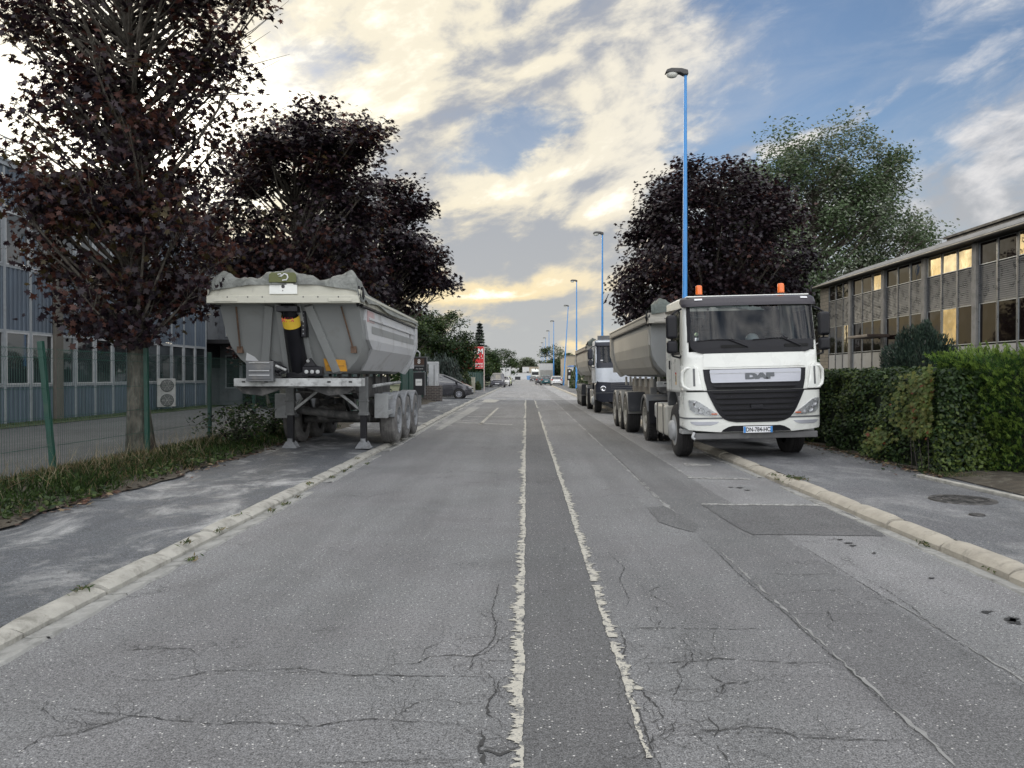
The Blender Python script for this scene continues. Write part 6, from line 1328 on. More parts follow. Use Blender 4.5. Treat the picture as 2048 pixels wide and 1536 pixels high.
def tree(name, base, label, cat, lobes, nclump, nleaf, lsize, shape, mats, probs, trunk_r=.2, fork=2.0, top=None, bark=None, group='trees', twig=True, cr=.55, lean=(0, 0), upb=.5, seed=1, cat2=None, dropout=0.0, bare=(), shell=.62, vsq=.55, axis=False, lobed=0):
    """lobes: (cx, cy, cz, rx, ry, rz, weight) relative to the base"""
    global rng
    rng = np.random.default_rng(seed); R = random.Random(seed)
    t = empty(name, base, label, cat, group)
    if lobed:                                               # knobbly outline: shrink the main masses, add small ones round their surface
        L0 = [(l[0], l[1], l[2], l[3] * .84, l[4] * .84, l[5] * .84, l[6]) for l in lobes]; 
        for _ in range(lobed):
            l = lobes[R.randrange(len(lobes))]; d = Vector((R.gauss(0, 1), R.gauss(0, 1), R.gauss(0, .8))).normalized(); q = R.uniform(.78, 1.0); s_ = R.uniform(.20, .36)
            L0.append((l[0] + d.x * l[3] * q, l[1] + d.y * l[4] * q, max(l[2] + d.z * l[5] * q, 3.0), l[3] * s_, l[4] * s_, l[5] * s_ * .8, l[6] * .14))
        lobes = L0
    w = np.array([l[6] for l in lobes], float); w /= w.sum(); C = []
    for k in range(nclump):
        l = lobes[rng.choice(len(lobes), p=w)]
        d = rng.normal(size=3); d /= np.linalg.norm(d); q = rng.uniform(shell ** 3, 1.0) ** (1 / 3) if rng.random() < .75 else rng.uniform(.1, 1) ** (1 / 2)
        C.append((l[0] + d[0] * q * l[3], l[1] + d[1] * q * l[4], l[2] + d[2] * q * l[5]))
    C = np.array(C)
    topz = top or max(l[2] + l[5] * .6 for l in lobes)
    cx = np.average([l[0] for l in lobes], weights=w); cyy = np.average([l[1] for l in lobes], weights=w)
    b = MB(); N = 9; tp = []
    for i in range(N + 1):
        u = i / N; z = topz * u; bend = max(0, (u - .25) / .75); tp.append((lean[0] * u + cx * bend + .08 * math.sin(u * 7 + seed), lean[1] * u + cyy * bend + .08 * math.cos(u * 6 + seed), z))
    tr = [trunk_r * (1.35 if i == 0 else 1.0) * (1 - .93 * (i / N) ** 1.0) + .012 for i in range(N + 1)]
    b.tube(tp, tr, 10)
    def tpos(z):
        u = max(0, min(1, z / topz)) * N; i = min(int(u), N - 1); f = u - i
        return Vector(tp[i]).lerp(Vector(tp[i + 1]), f), tr[i] * (1 - f) + tr[i + 1] * f
    for c in C:                                             # a limb to every clump, leaving the trunk lower down
        c = Vector(c); hd = math.hypot(c.x - cx * .6, c.y - cyy * .6); za = max(fork, min(topz * .95, c.z - hd * R.uniform(.5, 1.1) - .2)); p, rr = tpos(za)
        mid = p.lerp(c, .5) + Vector((R.uniform(-.2, .2), R.uniform(-.2, .2), -.10 * (c - p).length + R.uniform(-.1, .15)))
        r0 = min(rr * .5, .010 + .012 * (c - p).length)
        pts = []
        for i in range(6): u = i / 5; pts.append(p * (1 - u) ** 2 + mid * 2 * u * (1 - u) + c * u * u)
        b.tube(pts, [r0 * (1 - .8 * i / 5) + .004 for i in range(6)], 5, False)
        if twig:
            for _ in range(3): q = c + Vector((R.gauss(0, cr * .7), R.gauss(0, cr * .7), R.gauss(0, cr * .45))); b.tube([pts[4], (pts[4] + q) / 2 + Vector((0, 0, -.03)), q], [.012, .008, .004], 3, False)
    for (p, q) in bare:                                     # bare twigs reaching out of the crown
        p, q = Vector(p), Vector(q); d = q - p
        for k in range(7):
            e = p + d * R.uniform(.5, 1.0) + Vector((R.gauss(0, .16), R.gauss(0, .16), R.gauss(0, .16))) * d.length; b.tube([p + d * .1 * k * .3, p + (e - p) * .6 + Vector((0, 0, -.04)), e], [.014, .008, .003], 3, False)
    b.build('trunk', bark or m_bark, t, smooth=True, fix=None)
    per = rng.multinomial(nleaf, rng.dirichlet(np.full(nclump, 6.0)))
    P = np.concatenate([C[k] + np.clip(rng.normal(size=(m_, 3)), -1.7, 1.7) * np.array([cr, cr, cr * vsq]) * (.75 + .5 * rng.random()) for k, m_ in enumerate(per)])
    out = P - np.array([cx, cyy, np.average([l[2] for l in lobes], weights=w)]); out /= np.linalg.norm(out, axis=1)[:, None] + 1e-6
    ax = None
    if axis: ax = out * .6 + np.array([0, 0, .7])
    # clump-wise colour drift
    cl = np.repeat(rng.random(nclump), per); pr = np.cumsum(probs); rr = (rng.random(len(P)) * .55 + cl * .45); mi = np.searchsorted(pr, (np.argsort(np.argsort(rr)) + .5) / len(rr)); mi = np.minimum(mi, len(mats) - 1)
    leaves(P, lsize, shape, 'crown', mats, t, up=upb, out=out, outw=.5, mi=mi, axis=ax)
    return t
PM = [lp3, lp1, lp2, lp4]
# left row of purple-leaved maples
tree('maple_tree', (-6.80, 13.5, .12), 'nearest purple maple with sparse top, growing behind the fence on the left', 'tree',
     [(-.25, 0, 3.6, 1.75, 1.7, 1.4, 2.0), (-.35, 0, 5.3, 1.85, 1.8, 1.5, 2.6), (-.3, 0, 7.4, 2.2, 1.9, 1.7, 2.7), (-1.5, -.2, 8.2, 1.3, 1.1, 1.5, 1.5), (1.0, .2, 8.4, 1.25, 1.0, 1.1, 1.3), (-1.3, -.5, 4.2, .8, .9, 1.1, .8), (-.4, 0, 9.4, 1.9, 1.6, .9, 1.3), (-.25, -.6, 2.35, .55, .5, .4, .35), (.75, -.2, 2.9, .6, .6, .45, .35), (1.5, 0, 7.0, .7, .6, .6, .3)],
     340, 24000, .120, MAPLE, PM, (.24, .40, .30, .06), .19, 1.95, 8.8, seed=3, cr=.27, vsq=.55, shell=.35, group='purple maples along the left fence', bare=[((1.0, 0, 6.8), (2.25, 0, 7.4)), ((.9, .3, 6.5), (2.1, .3, 6.9))])
tree('maple_tree', (-7.05, 22.6, .1), 'middle purple maple rising behind the front of the grey trailer', 'tree',
     [(.45, 0, 6.2, 2.9, 2.8, 2.6, 3.5), (.6, 0, 8.0, 2.3, 2.0, 1.8, 1.4), (-1.6, 0, 5.6, 1.5, 1.6, 1.5, 1), (.2, -.5, 4.2, 2.6, 1.5, 1.0, 1.2)], 230, 29000, .15, MAPLE, PM, (.45, .38, .14, .03), .20, 2.2, 8.0, seed=9, cr=.36, vsq=.5, lobed=22, group='purple maples along the left fence')
tree('maple_tree', (-6.5, 31.0, .1), 'farthest purple maple above the rear of the grey trailer', 'tree',
     [(.1, 0, 6.4, 2.8, 2.8, 2.6, 3), (1.2, 0, 5.6, 2.1, 2, 1.3, 1.3), (.5, 0, 8.2, 1.7, 1.7, 1.2, .8), (-.3, 0, 4.4, 2.6, 2, .9, 1)], 200, 24000, .17, MAPLE, PM, (.65, .30, .05, .0), .2, 2.2, 8.0, seed=17, cr=.38, vsq=.5, lobed=20, group='purple maples along the left fence')
# right: round dark purple tree and the tall silver-leaved one
tree('maple_tree', (8.1, 33.5, .1), 'dense round dark purple maple behind the warm-tinted grey trailer on the right', 'tree',
     [(0, 0, 6.5, 3.9, 3.9, 3.5, 3), (-.1, 0, 8.5, 3.0, 3.0, 2.2, 1.6), (-1.6, -.4, 4.6, 2.6, 2.6, 1.7, 1.1), (1.4, 0, 4.6, 2.6, 2.6, 1.6, .8)], 350, 52000, .17, MAPLE, PM, (.55, .40, .05, .0), .24, 2.0, 9.0, seed=23, cr=.42, vsq=.65, group='trees on the right', shell=.7)
tree('silver_tree', (18.9, 52, .1), 'tall silver green tree behind the office building', 'tree',
     [(-.2, 0, 11.0, 6.0, 5, 5.0, 3), (-2.0, 0, 14.6, 3.2, 3, 3.2, 1.3), (2.6, 0, 14.8, 3.6, 3, 3.3, 1.4), (6.0, 0, 9.2, 3.4, 3, 3.0, 1.2), (-3.0, 0, 7.5, 3.0, 3, 2.5, 1.0), (1.5, 0, 6.5, 4.5, 3, 1.8, .9), (-3.6, 0, 11.4, 2.2, 3, 2.6, .6)],
     420, 78000, .21, OVAL, [ls2, ls1, ls3], (.60, .30, .10), .42, 2.6, 14, seed=31, cr=.58, vsq=.9, group='trees on the right', axis=False)
# green trees further down the left
GT = dict(twig=False)
tree('green_tree', (-7.0, 63, .05), 'dense dark green tree left of the red billboard', 'tree', [(.2, 0, 4.6, 2.5, 2.4, 2.3, 3), (-1.2, 0, 5.3, 1.8, 1.8, 1.6, 1.2), (1.5, 0, 3.4, 1.3, 1.5, 1.6, .8)], 130, 14000, .20, OVAL, [lg2, lg1, lg3], (.5, .38, .12), .2, 1.5, 6, seed=41, cr=.42, group='green trees on the left')
tree('green_tree', (-9.4, 58, .05), 'green tree behind the number 8 sign, left of the dense one', 'tree', [(0, 0, 4.3, 2.3, 2.3, 2.3, 3)], 90, 9000, .20, OVAL, [lg2, lg1, lg3], (.45, .4, .15), .2, 1.5, 6, seed=43, cr=.42, group='green trees on the left')
for i, (x, y, h, r_, s, lab) in enumerate([(-7.2, 92, 5.4, 2.2, 45, 'broad green tree just right of the red billboard'), (-7.0, 118, 6.3, 2.7, 46, 'green tree behind the dark parked van'), (-8.6, 152, 7.4, 3.0, 47, 'green tree left of the white box trailer'), (-6.2, 206, 9.2, 3.6, 48, 'farthest green tree of the left row, behind the white box trailer'), (5.9, 168, 8.4, 3.1, 49, 'green tree behind the leaning lamp on the right'), (9.6, 162, 6.6, 3.2, 50, 'lower green tree right of the one behind the leaning lamp')]):
    tree('green_tree', (x, y, 0), lab, 'tree', [(0, 0, h * .56, r_, r_, h * .42, 3), (r_ * .4, 0, h * .45, r_ * .7, r_, h * .3, 1)], 80, 6000, .34, OVAL, [lg2, lg1, lg3], (.35, .45, .2), .2, 1.2, h * .8, seed=s, cr=.55, group='green trees further down the street', **GT)
tree('round_tree', (-.6, 330, 0), 'round topped tree behind the warehouse at the far end', 'tree', [(0, 0, 6.0, 4.6, 4, 3.4, 3)], 60, 3000, .8, OVAL, [leafmat('hazy_leaf', (.09, .11, .06), .3)], (1,), .4, 1.5, 7, seed=60, cr=.9, group='green trees further down the street', **GT)
# conifers: layered sprays
ln1 = leafmat('spruce_needle', (0.028, 0.042, 0.034), .15); ln2 = leafmat('spruce_needle_dark', (0.014, 0.022, 0.020), .15)
def conifer(base, H, R0, label, n=5200, seed=5, droop=.25):
    global rng; rng = np.random.default_rng(seed); t = empty('spruce_tree', base, label, 'tree', 'conifers on the left')
    b = MB(); b.tube([(0, 0, 0), (0, 0, H)], [.14, .02], 8); P = []; A = []
    L = int(H * 2.6)
    for i in range(L):
        u = i / L; z = .5 + (H - .6) * u; R = R0 * (1 - u) ** .8 + .06; nb = 9
        for k in range(nb):
            a = k * 6.283 / nb + i * 1.3 + rng.uniform(-.2, .2); r_ = R * rng.uniform(.75, 1.15); e = Vector((math.cos(a) * r_, math.sin(a) * r_, z - droop * r_)); b.tube([(0, 0, z), e], [.02, .006], 3, False)
            m_ = int(n / (L * nb)) + 2; f = rng.random(m_) ** .6
            p = np.outer(f, np.array(e) - [0, 0, z]) + [0, 0, z]; p += rng.normal(size=(m_, 3)) * .07; P.append(p); A.append(np.tile([math.cos(a), math.sin(a), .25], (m_, 1)))
    b.build('trunk', m_barkd, t, fix=None); leaves(np.concatenate(P), .34, SLIM, 'crown', [ln1, ln2], t, axis=np.concatenate(A)); return t
conifer((-5.9, 97, 0), 8.5, 1.5, 'dark pointed spruce rising behind the red billboard')
# weeping cedar draping over the fence
rng = np.random.default_rng(77); t = empty('weeping_cedar', (-6.55, 54.5, .05), 'grey green weeping cedar behind the white cabinet and grey car', 'shrub', 'shrubs on the left')
b = MB(); P = []; A = []; R = random.Random(4)
for k in range(120):
    a = R.uniform(0, 6.28); rr = R.uniform(.5, 1.9); hx = R.uniform(1.6, 2.75); pts = []
    for i in range(8):
        u = i / 7; pts.append((math.cos(a) * rr * u ** .8 * 1.15, math.sin(a) * rr * u ** .8, hx * (math.sin(min(1, u * 1.5) * 1.57) - max(0, u - .55) ** 1.3 * 2.0)))
    b.tube(pts, .018, 3, False)
    for i in range(2, 8):
        m_ = 26; p = np.array(pts[i]) + rng.normal(size=(m_, 3)) * [.13, .13, .18]; P.append(p); A.append(np.tile([math.cos(a) * .3, math.sin(a) * .3, -1.0], (m_, 1)))
b.build('branch', m_barkd, t, fix=None); leaves(np.concatenate(P), .26, SLIM, 'foliage', [leafmat('cedar_needle', (.065, .085, .070), .2), leafmat('cedar_needle_dark', (.03, .042, .035), .2)], t, axis=np.concatenate(A))
# generic bush / hedge faces
def bush(name, c, r, label, cat, n, size, shape, mats, probs, seed, group='shrubs', sq=.08, axisup=False, dens=None):
    global rng; rng = np.random.default_rng(seed); t = empty(name, c, label, cat, group)
    d = rng.normal(size=(n, 3)); d[:, 2] = np.abs(d[:, 2]) * 1.0; d /= np.linalg.norm(d, axis=1)[:, None]
    lump = 1 + .10 * np.sin(d[:, 0] * 7 + seed) * np.cos(d[:, 1] * 6 + d[:, 2] * 5) + .06 * np.sin(d[:, 2] * 13 + d[:, 0] * 11)
    q = (1 - sq * np.abs(rng.normal(size=n)) * 1.6)[:, None] * lump[:, None]; P = d * q * np.array(r); P[:, 2] = np.maximum(P[:, 2], .03)
    leaves(P, size, shape, 'foliage', mats, t, up=.4, out=d, outw=.9, probs=probs, axis=(d * .8 + np.array([0, 0, .6])) if axisup else None)
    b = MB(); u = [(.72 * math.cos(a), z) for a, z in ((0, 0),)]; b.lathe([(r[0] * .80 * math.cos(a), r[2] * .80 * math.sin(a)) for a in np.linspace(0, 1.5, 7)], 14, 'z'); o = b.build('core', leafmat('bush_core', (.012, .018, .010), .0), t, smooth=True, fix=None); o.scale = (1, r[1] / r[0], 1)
    for k in range(5): b2 = MB()
    return t
bush('dome_conifer', (13.0, 25.6, .1), (1.4, 1.4, 3.15), 'rounded blue green conifer bush in front of the office building', 'shrub', 24000, .13, SLIM, [leafmat('yew_needle', (.028, .050, .036), .15), leafmat('yew_needle_dark', (.014, .026, .020), .15), leafmat('yew_needle_tip', (.06, .09, .06), .2)], (.45, .35, .2), 12, axisup=True)
bush('shrub', (5.9, 75, .1), (1.0, 3.5, 2.3), 'dark green hedge bush by the signpost on the right beyond the second truck', 'shrub', 4000, .22, OVAL, [lg1, lg2, lg3], (.4, .4, .2), 13)
bush('shrub', (6.1, 92, .1), (.9, 6, 2.7), 'tall green hedge bush near the kiosk on the right', 'shrub', 4000, .25, OVAL, [lg1, lg3, lg2], (.4, .3, .3), 14)
bush('shrub', (-5.3, 66.5, .1), (.55, 2.2, 1.9), 'bright green bush between the grey car and the cream cabinet', 'shrub', 3000, .16, OVAL, [lg3, lg1, lg2], (.5, .3, .2), 15)
bush('shrub', (-5.0, 79, .1), (.35, .8, .9), 'small green bush at the foot of the green fence under the billboard', 'shrub', 900, .14, OVAL, [lg3, lg1], (.6, .4), 16)
bush('shrub', (-13.0, 37.8, .1), (1.0, .8, 2.2), 'dark shrub in front of the black entrance canopy', 'shrub', 4500, .16, OVAL, [lg2, lp3, lg1], (.5, .3, .2), 18)
tree('purple_shrub', (-12.2, 36.0, .1), 'small purple leaved tree beneath the black entrance canopy', 'tree', [(0, 0, 2.6, 1.3, 1.2, .75, 1)], 40, 3600, .15, MAPLE, PM, (.2, .4, .4, 0), .07, 1.0, 2.8, seed=71, cr=.3, group='purple maples along the left fence', twig=False)
for i, (x, y, hx, s, lab) in enumerate([(-6.05, 40, .7, 81, 'low green shrub at the foot of the green sheet fence'), (-6.1, 33, .9, 82, 'low shrub beside the number 8 sign post')]):
    bush('shrub', (x, y, .05), (.5, 2.2, hx), lab, 'shrub', 1800, .12, OVAL, [lg2, lg1, lg3], (.5, .35, .15), s)
# arching brambles on the verge by the trailer
rng = np.random.default_rng(91); R = random.Random(91)
for (bx, by, lab) in ((-5.85, 15.4, 'scrubby bramble on the verge just left of the trailer leg'), (-5.9, 17.6, 'scrubby bramble on the verge beside the trailer wheels')):
    t = empty('bramble', (bx, by, .15), lab, 'shrub', 'brambles on the left verge'); b = MB(); P = []
    for k in range(26):
        a = R.uniform(0, 6.28); l = R.uniform(.4, 1.1); hx = R.uniform(.3, .85); pts = [(math.cos(a) * l * u * .8, math.sin(a) * l * u, hx * math.sin(u * 2.2)) for u in np.linspace(0, 1, 7)]; b.tube(pts, .005, 3, False)
        for p in pts[1:]: P.append(np.array(p) + rng.normal(size=(8, 3)) * .055)
    b.build('stem', m_barkd, t, fix=None); leaves(np.concatenate(P), .07, OVAL, 'foliage', [lg2, lg1, lp3], t, probs=(.55, .35, .1))
# clipped hedge on the right, leaf by leaf over its face
def hx(y): return 6.22 + .06 * math.sin(y * .9)
def hedge(name, label, y0, y1, x0f, thick, zt, n, size, shape, mats, probs, seed, out_only=True, top_r=.12, axisv=None, jit=.06):
    global rng; rng = np.random.default_rng(seed); t = empty(name, (0, 0, .1), label, 'hedge', 'hedges on the right')
    m1 = int(n * .66); y = y0 + (y1 - y0) * rng.random(m1); z = zt * rng.random(m1) ** .9; xf = np.array([x0f(v) for v in y])
    lump = .09 * np.sin(y * 3.1 + z * 2.3) + .06 * np.sin(y * 7.7 - z * 5.1) + .04 * np.sin(z * 11 + y * 2)
    rnd = np.maximum(0, z - (zt - top_r)) ** 2 / top_r; a = np.stack([xf + lump * .8 + np.abs(rng.normal(size=m1)) * jit + rnd, y, z + lump * .4 * (z / zt)], 1)
    m2 = n - m1; y = y0 + (y1 - y0) * rng.random(m2); x = np.array([x0f(v) for v in y]) + thick * rng.random(m2); c = np.stack([x, y, zt + .05 * np.sin(y * 4 + x * 6) + .03 * np.sin(y * 9.3) - np.abs(rng.normal(size=m2)) * .04], 1)
    P = np.concatenate([a, c]); out = np.concatenate([np.tile([-1, -.2, .1], (m1, 1)), np.tile([0, 0, 1.0], (m2, 1))])
    # near end face
    m3 = int(n * .12); e = np.stack([x0f(y0) + thick * rng.random(m3), np.full(m3, y0) + rng.normal(size=m3) * .06, zt * rng.random(m3)], 1); P = np.concatenate([P, e]); out = np.concatenate([out, np.tile([0, -1, .1], (m3, 1))])
    cdr = .5 + .5 * np.sin(P[:, 1] * 1.7 + seed) * np.cos(P[:, 2] * 2.9 + P[:, 1]) 
    pr = np.cumsum(probs); rr = rng.random(len(P)) * .6 + cdr * .4; mi = np.minimum(np.searchsorted(pr, (np.argsort(np.argsort(rr)) + .5) / len(rr)), len(mats) - 1)
    leaves(P, size, shape, 'foliage', mats, t, up=.2, out=out, outw=1.0, mi=mi, axis=None if axisv is None else out * axisv[0] + np.array([0, 0, axisv[1]]))
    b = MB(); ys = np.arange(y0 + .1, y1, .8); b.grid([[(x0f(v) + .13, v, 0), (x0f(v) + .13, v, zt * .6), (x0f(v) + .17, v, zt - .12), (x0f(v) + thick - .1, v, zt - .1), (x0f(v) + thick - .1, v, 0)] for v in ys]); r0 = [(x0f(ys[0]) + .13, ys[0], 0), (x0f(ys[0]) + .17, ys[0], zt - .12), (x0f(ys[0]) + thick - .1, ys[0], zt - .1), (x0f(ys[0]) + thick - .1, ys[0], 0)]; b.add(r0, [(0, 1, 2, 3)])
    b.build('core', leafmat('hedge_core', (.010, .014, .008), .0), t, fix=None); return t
hm = [leafmat('hedge_leaf', (.038, .068, .022), .3, .45), leafmat('hedge_leaf_dark', (.016, .032, .012), .25, .45), leafmat('hedge_leaf_light', (.085, .120, .030), .35, .45), leafmat('hedge_leaf_red', (.16, .045, .02), .35), leafmat('hedge_leaf_yellow', (.12, .13, .032), .4)]
hedge('clipped_hedge', 'long clipped green hedge in front of the office, beside the nearest truck', 11.65, 26, hx, 1.1, 1.58, 46000, .065, OVAL, hm[:3], (.45, .30, .25), 101)
hedge('clipped_hedge', 'continuation of the clipped hedge hidden behind the parked trailers', 26.2, 62, lambda y: 6.3, 1.1, 1.5, 9000, .15, OVAL, hm[:3], (.45, .38, .17), 102)
# creeper with yellow and red leaves growing over the hedge face
rng = np.random.default_rng(111); P = []
for (px, py, sx, sy, n_) in ((1860, 775, 50, 26, 380), (1845, 815, 44, 34, 300), (1825, 845, 34, 24, 140), (1756, 880, 26, 20, 220), (1845, 860, 20, 12, 160)):
    for _ in range(n_):
        x = px + rng.normal() * sx * .6; y = py + rng.normal() * sy * .6; d = ray(x, y); k = 6.12 / d.x; q = Vector((0, 0, CAMZ)) + d * k
        if q.y < 11.7: q.y = 11.66 + rng.random() * .2
        P.append((hx(q.y) - .07 - abs(rng.normal()) * .04, q.y, max(.15, q.z)))
P = np.array(P); t = empty('creeper', (0, 0, 0), 'yellow and red leaved creeper growing over the near end of the clipped hedge', 'creeper'); 
leaves(P, .075, MAPLE, 'foliage', [hm[4], hm[2], hm[3]], t, up=.2, out=np.tile([-1, -.5, .1], (len(P), 1)), outw=1.2, probs=(.36, .60, .04)); bb = MB()
for k in range(4): y = 11.8 + k * .17; bb.tube([(hx(y) - .04, y, .1), (hx(y + .1) - .06, y + .15 * math.sin(k), .7), (hx(y) - .06, y + .1, 1.3)], .006, 4)
bb.build('stem', m_barkd, t, fix=None)
# big feathery conifer hedge at the right edge
cm = [leafmat('cypress', (.055, .120, .026), .3), leafmat('cypress_dark', (.018, .040, .014), .25), leafmat('cypress_light', (.150, .230, .045), .4)]
rng = np.random.default_rng(121)
t = empty('cypress_hedge', (0, 0, .1), 'bushy bright green cypress hedge at the right edge, taller than the clipped hedge', 'hedge', 'hedges on the right')
P = []; A = []; MI = []
for k in range(2100):
    ed = rng.random(); v = rng.random()
    if ed < .60:                                   # near face, running from the clipped hedge back towards the garden
        x = 6.5 + 3.2 * v; y = 11.9 - (x - 6.5) * .8; z = 1.72 * rng.random(); x -= max(0, z - 1.1) * .35 * (1 - v); o_ = np.array([-.62, -.72, 0])
    elif ed < .85: x = 6.35 + 3.2 * v; y = 11.9 - (x - 6.5) * .8 + 1.6 * rng.random() ** 1.3; x += max(0, y - 11.9) * .75; z = 1.72 + .10 * math.sin(y * 3) + .08 * math.sin(x * 5); o_ = np.array([0, 0, 1.0])
    else: y = 11.9 + .8 * v; x = 6.35 + .8 * (y - 11.9) + .1 * rng.random(); z = 1.72 * rng.random(); o_ = np.array([-1, .1, 0])
    bulge = .15 * math.sin(z * 2.5 + y * 1.5); base = np.array([x, y, z]) - o_ * .10 + o_ * bulge * .5
    d = o_ * rng.uniform(.45, .9) + np.array([rng.normal() * .3 - .15, rng.normal() * .35, rng.uniform(.3, .9)]); d /= np.linalg.norm(d); L = rng.uniform(.18, .42)
    m_ = 62; u = rng.random(m_) ** .8; p = base + np.outer(u * L, d) + rng.normal(size=(m_, 3)) * (.045 * (1.1 - u))[:, None] - np.outer(u * u, [0, 0, .04]); P.append(p); A.append(np.tile(d, (m_, 1)) + rng.normal(size=(m_, 3)) * .25); MI.append(np.where(u > .66, 2, np.where(rng.random(m_) < .40, 1, 0)))
P = np.concatenate(P); leaves(P, .062, np.array([(0, -.5), (.10, -.05), (.03, .1), (0, .5), (-.06, .1), (-.13, -.1)]), 'foliage', cm, t, axis=np.concatenate(A), mi=np.concatenate(MI))
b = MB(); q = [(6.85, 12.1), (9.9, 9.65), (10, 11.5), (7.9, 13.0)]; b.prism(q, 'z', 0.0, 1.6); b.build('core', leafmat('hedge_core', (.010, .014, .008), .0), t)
# grass and weeds on the left verge
rng = np.random.default_rng(131)
def vz(x, t_=0): t = (x + 7.1) / 1.85; return .10 + .13 * np.sin(np.pi * np.clip(t, 0, 1) ** .8)
gm = [leafmat('grass_blade', (.060, .105, .028), .4), leafmat('grass_blade_dark', (.030, .052, .016), .35), leafmat('grass_dry', (.20, .16, .085), .35)]
n = 34000; y = 5 + 17 * rng.random(n) ** 1.3; x = -7.05 + 1.75 * rng.random(n) ** .85
dens = .5 + .5 * np.sin(y * 1.9 + x * 2) * np.sin(y * .7 + 1); keep = (rng.random(n) < .35 + .65 * dens) & ~((x > -5.55) & (rng.random(n) < .75)); x, y = x[keep], y[keep]; n = len(x)
P = np.stack([x, y, vz(x) + .045], 1); ax = np.stack([rng.normal(size=n) * .45, rng.normal(size=n) * .45, np.ones(n)], 1)
dry = (rng.random(n) < .06 + .28 * ((y > 10.2) & (y < 13.4)) + .2 * (x < -6.3)); mi = np.where(dry, 2, np.where(rng.random(n) < .5, 1, 0))
g_ = leaves(P, .165, np.array([(-.035, -.5), (.03, -.5), (.022, .1), (0, .5), (-.022, .1)]), 'verge_grass', gm, None, axis=ax, mi=mi, svar=.6); tag(g_, 'rough green grass and dry stalks along the fence verge', 'grass', kind='stuff')
n = 900; y = 6 + 11 * rng.random(n); x = -6.9 + 1.1 * rng.random(n)
g_ = leaves(np.stack([x, y, vz(x) + .17], 1), .42, np.array([(-.008, -.5), (.008, -.5), (0, .5)]), 'dry_stalks', [gm[2], leafmat('pale_stalk', (.30, .26, .17), .3)], None, axis=np.stack([rng.normal(size=n) * .35, rng.normal(size=n) * .35, np.ones(n)], 1), svar=.5); tag(g_, 'thin dry grass stalks standing above the verge grass', 'grass', kind='stuff')
n = 5200; y = 5 + 15 * rng.random(n) ** 1.2; x = -6.6 + 1.35 * rng.random(n); k = (np.sin(y * 2.3) * np.cos(x * 3 + y) > -.25); x, y = x[k], y[k]
g_ = leaves(np.stack([x, y, vz(x) + .03 + .05 * rng.random(len(x))], 1), .085, OVAL, 'verge_weeds', [lg1, lg3, lg2], None, up=1.0, probs=(.5, .25, .25)); tag(g_, 'broad leaved weeds among the verge grass', 'weeds', kind='stuff')
n = 700; y = 5.5 + 13 * rng.random(n); x = -5.36 + rng.normal(size=n) * .16
g_ = leaves(np.stack([x, y, vz(np.minimum(x, -5.25)) * .0 + .115 + .02 * rng.random(n)], 1), .07, MAPLE, 'fallen_leaves', [leafmat('dead_leaf', (.09, .045, .03), .1), leafmat('dead_leaf_dark', (.045, .025, .02), .1), leafmat('dead_leaf_tan', (.20, .15, .09), .1)], None, up=2.0, svar=.6, probs=(.4, .4, .2)); tag(g_, 'brown fallen leaves along the pavement edge', 'fallen leaves', kind='stuff')
n = 9000; y = 2 + 36 * rng.random(n); x = -15.25 - .75 * rng.random(n)
g_ = leaves(np.stack([x, y, np.full(n, .12)], 1), .12, TRI, 'lawn_grass', gm[:2], None, axis=np.stack([rng.normal(size=n) * .4, rng.normal(size=n) * .4, np.ones(n)], 1)); tag(g_, 'grass strip at the foot of the cladded hall', 'grass', kind='stuff')
# small tufts in the kerb joints
rng = np.random.default_rng(141)
spots = [(165, 1184, .06), (255, 1146, .03), (370, 1090, .07), (382, 1123, 0), (440, 1066, .07), (472, 1037, .05), (545, 1024, .02), (570, 1012, 0), (597, 997, 0), (620, 970, .05), (715, 920, .04), (735, 930, .03), (688, 945, 0), (700, 937, .0), (665, 957, 0), (1571, 968, .02), (1590, 959, .08), (1548, 953, .08), (1556, 962, .03), (1850, 1093, 0), (1985, 1145, 0)]
TL = ['nearest left weed tuft on the kerb stone', 'left weed tuft in the second kerb joint from the front', 'left weed tuft where a kerb stone is broken', 'larger weed tuft in the left gutter near the broken kerb stone', 'left weed tuft behind the broken kerb stone', 'left weed tuft on the kerb back just beyond the broken stone', 'left gutter weed tuft with a dry tint, middle of the row', 'left gutter weed tuft close beyond the dry tinted one', 'left gutter weed tuft halfway to the grey trailer', 'left weed tuft on top of the kerb halfway to the grey trailer', 'left weed tuft on the kerb nearest the trailer wheels', 'left gutter weed tuft nearest the trailer wheels', 'left gutter weed tuft two short of the trailer wheels', 'left gutter weed tuft third from the trailer wheels', 'left gutter weed tuft fourth from the trailer wheels', 'right gutter weed tuft at the foot of the moss patch',
      'broad mossy tuft on the broken right kerb stone in front of the truck', 'small right weed tuft just beyond the mossy tuft', 'small right weed tuft just before the mossy tuft', 'right gutter weed tuft beside the dark patch of asphalt', 'nearest right gutter weed tuft at the kerb joint', 'spare']
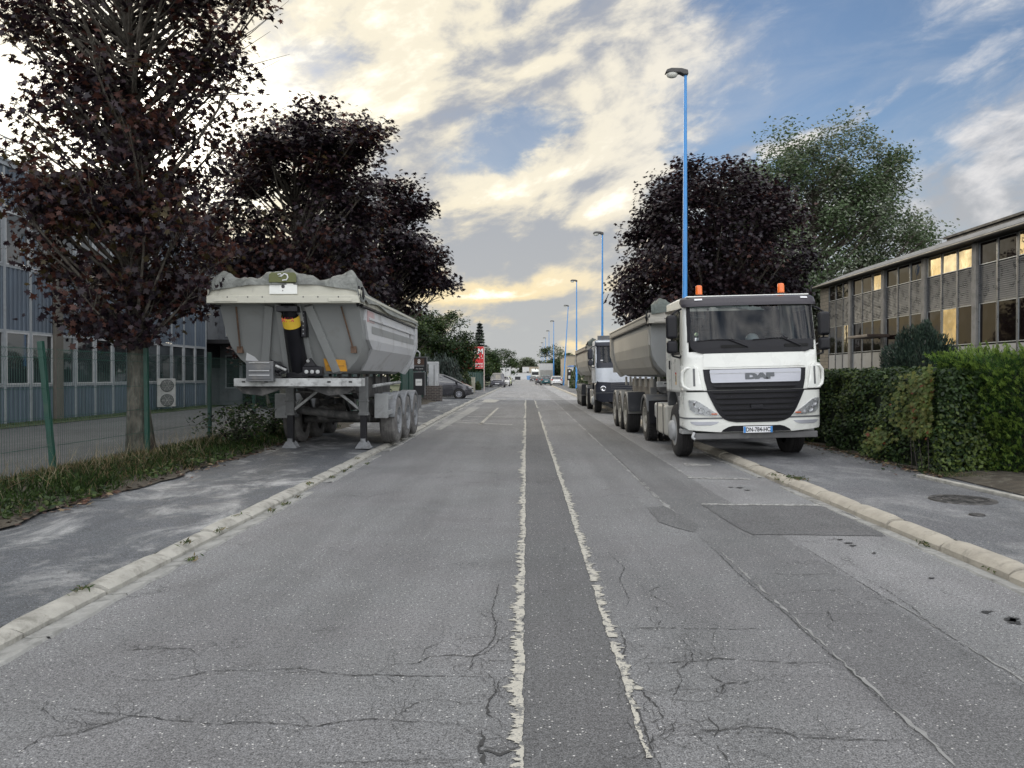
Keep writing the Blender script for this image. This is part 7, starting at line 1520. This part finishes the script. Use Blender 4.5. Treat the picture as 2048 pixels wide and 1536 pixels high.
for i, (px, py, z) in enumerate(spots):
    gx, gy = G(px, py, z); n = 34 if i not in (16,) else 200; sp = .024 if i != 16 else .07
    P = np.stack([gx + rng.normal(size=n) * sp, gy + rng.normal(size=n) * sp * 2.2, z + .02 + .02 * rng.random(n)], 1)
    g_ = leaves(P, .045, SLIM, 'weed_tuft', [lg3, lg1, gm[2]], None, axis=np.stack([rng.normal(size=n), rng.normal(size=n), np.full(n, .7)], 1), probs=(.4, .35, .25), svar=.5); tag(g_, TL[i], 'weed', 'weed tufts in the kerb joints')
# litter of grit and small leaves on tarmac
n = 900; y = 3.2 + 14 * rng.random(n) ** 1.5; x = np.where(rng.random(n) < .5, -2.95 - rng.random(n) * 2.2, 4.0 + rng.random(n) * 2.2)
g_ = leaves(np.stack([x, y, np.full(n, .135) - .0 * x], 1)[x > 0], .018, OVAL, 'grit', [m_kerb, m_gut], None, up=3.0); tag(g_, 'scattered grit on the pavement', 'grit', kind='stuff')
rng = np.random.default_rng(151); n = 700; y = 11.2 + 6 * rng.random(n); x = np.array([hx(v) for v in y]) - .02 - np.abs(rng.normal(size=n)) * .18
g_ = leaves(np.stack([x, y, np.full(n, .135)], 1), .055, OVAL, 'hedge_litter', [leafmat('dead_leaf', (.09, .045, .03), .1), lg2, leafmat('dead_leaf_tan', (.20, .15, .09), .1)], None, up=2.0, svar=.6); tag(g_, 'leaf litter under the clipped hedge', 'fallen leaves', kind='stuff')
# right foreground grass strip
n = 5000; x = 6.1 + 3.2 * rng.random(n); y = 11.8 - (x - 6.5) * .8 - .75 * rng.random(n)
g_ = leaves(np.stack([x, y, np.full(n, .15)], 1), .08, TRI, 'hedge_grass', gm, None, axis=np.stack([rng.normal(size=n) * .6, rng.normal(size=n) * .6, np.ones(n)], 1)); tag(g_, 'thin grass in front of the cypress hedge', 'grass', kind='stuff')
# far woodland closing the horizon on both sides
rng = np.random.default_rng(161); b = MB(); P = []
for (xa, xb, yy, h) in ((-90, -12, 130, 8), (14, 110, 140, 8), (-30, -8, 230, 7), (12, 60, 240, 8), (-60, -5, 345, 6), (4, 60, 345, 6)):
    n = int((xb - xa) * 110); x = xa + (xb - xa) * rng.random(n); top = h * (.75 + .25 * np.sin(x * .35) * np.cos(x * .13 + 1)); P.append(np.stack([x, yy + rng.normal(size=n) * 2.5, top * rng.random(n) ** .7], 1))
g_ = leaves(np.concatenate(P), .9, OVAL, 'far_woodland', [lg2, lg1], None, up=.3); tag(g_, 'dark band of distant woodland on the horizon', 'woodland', kind='stuff')
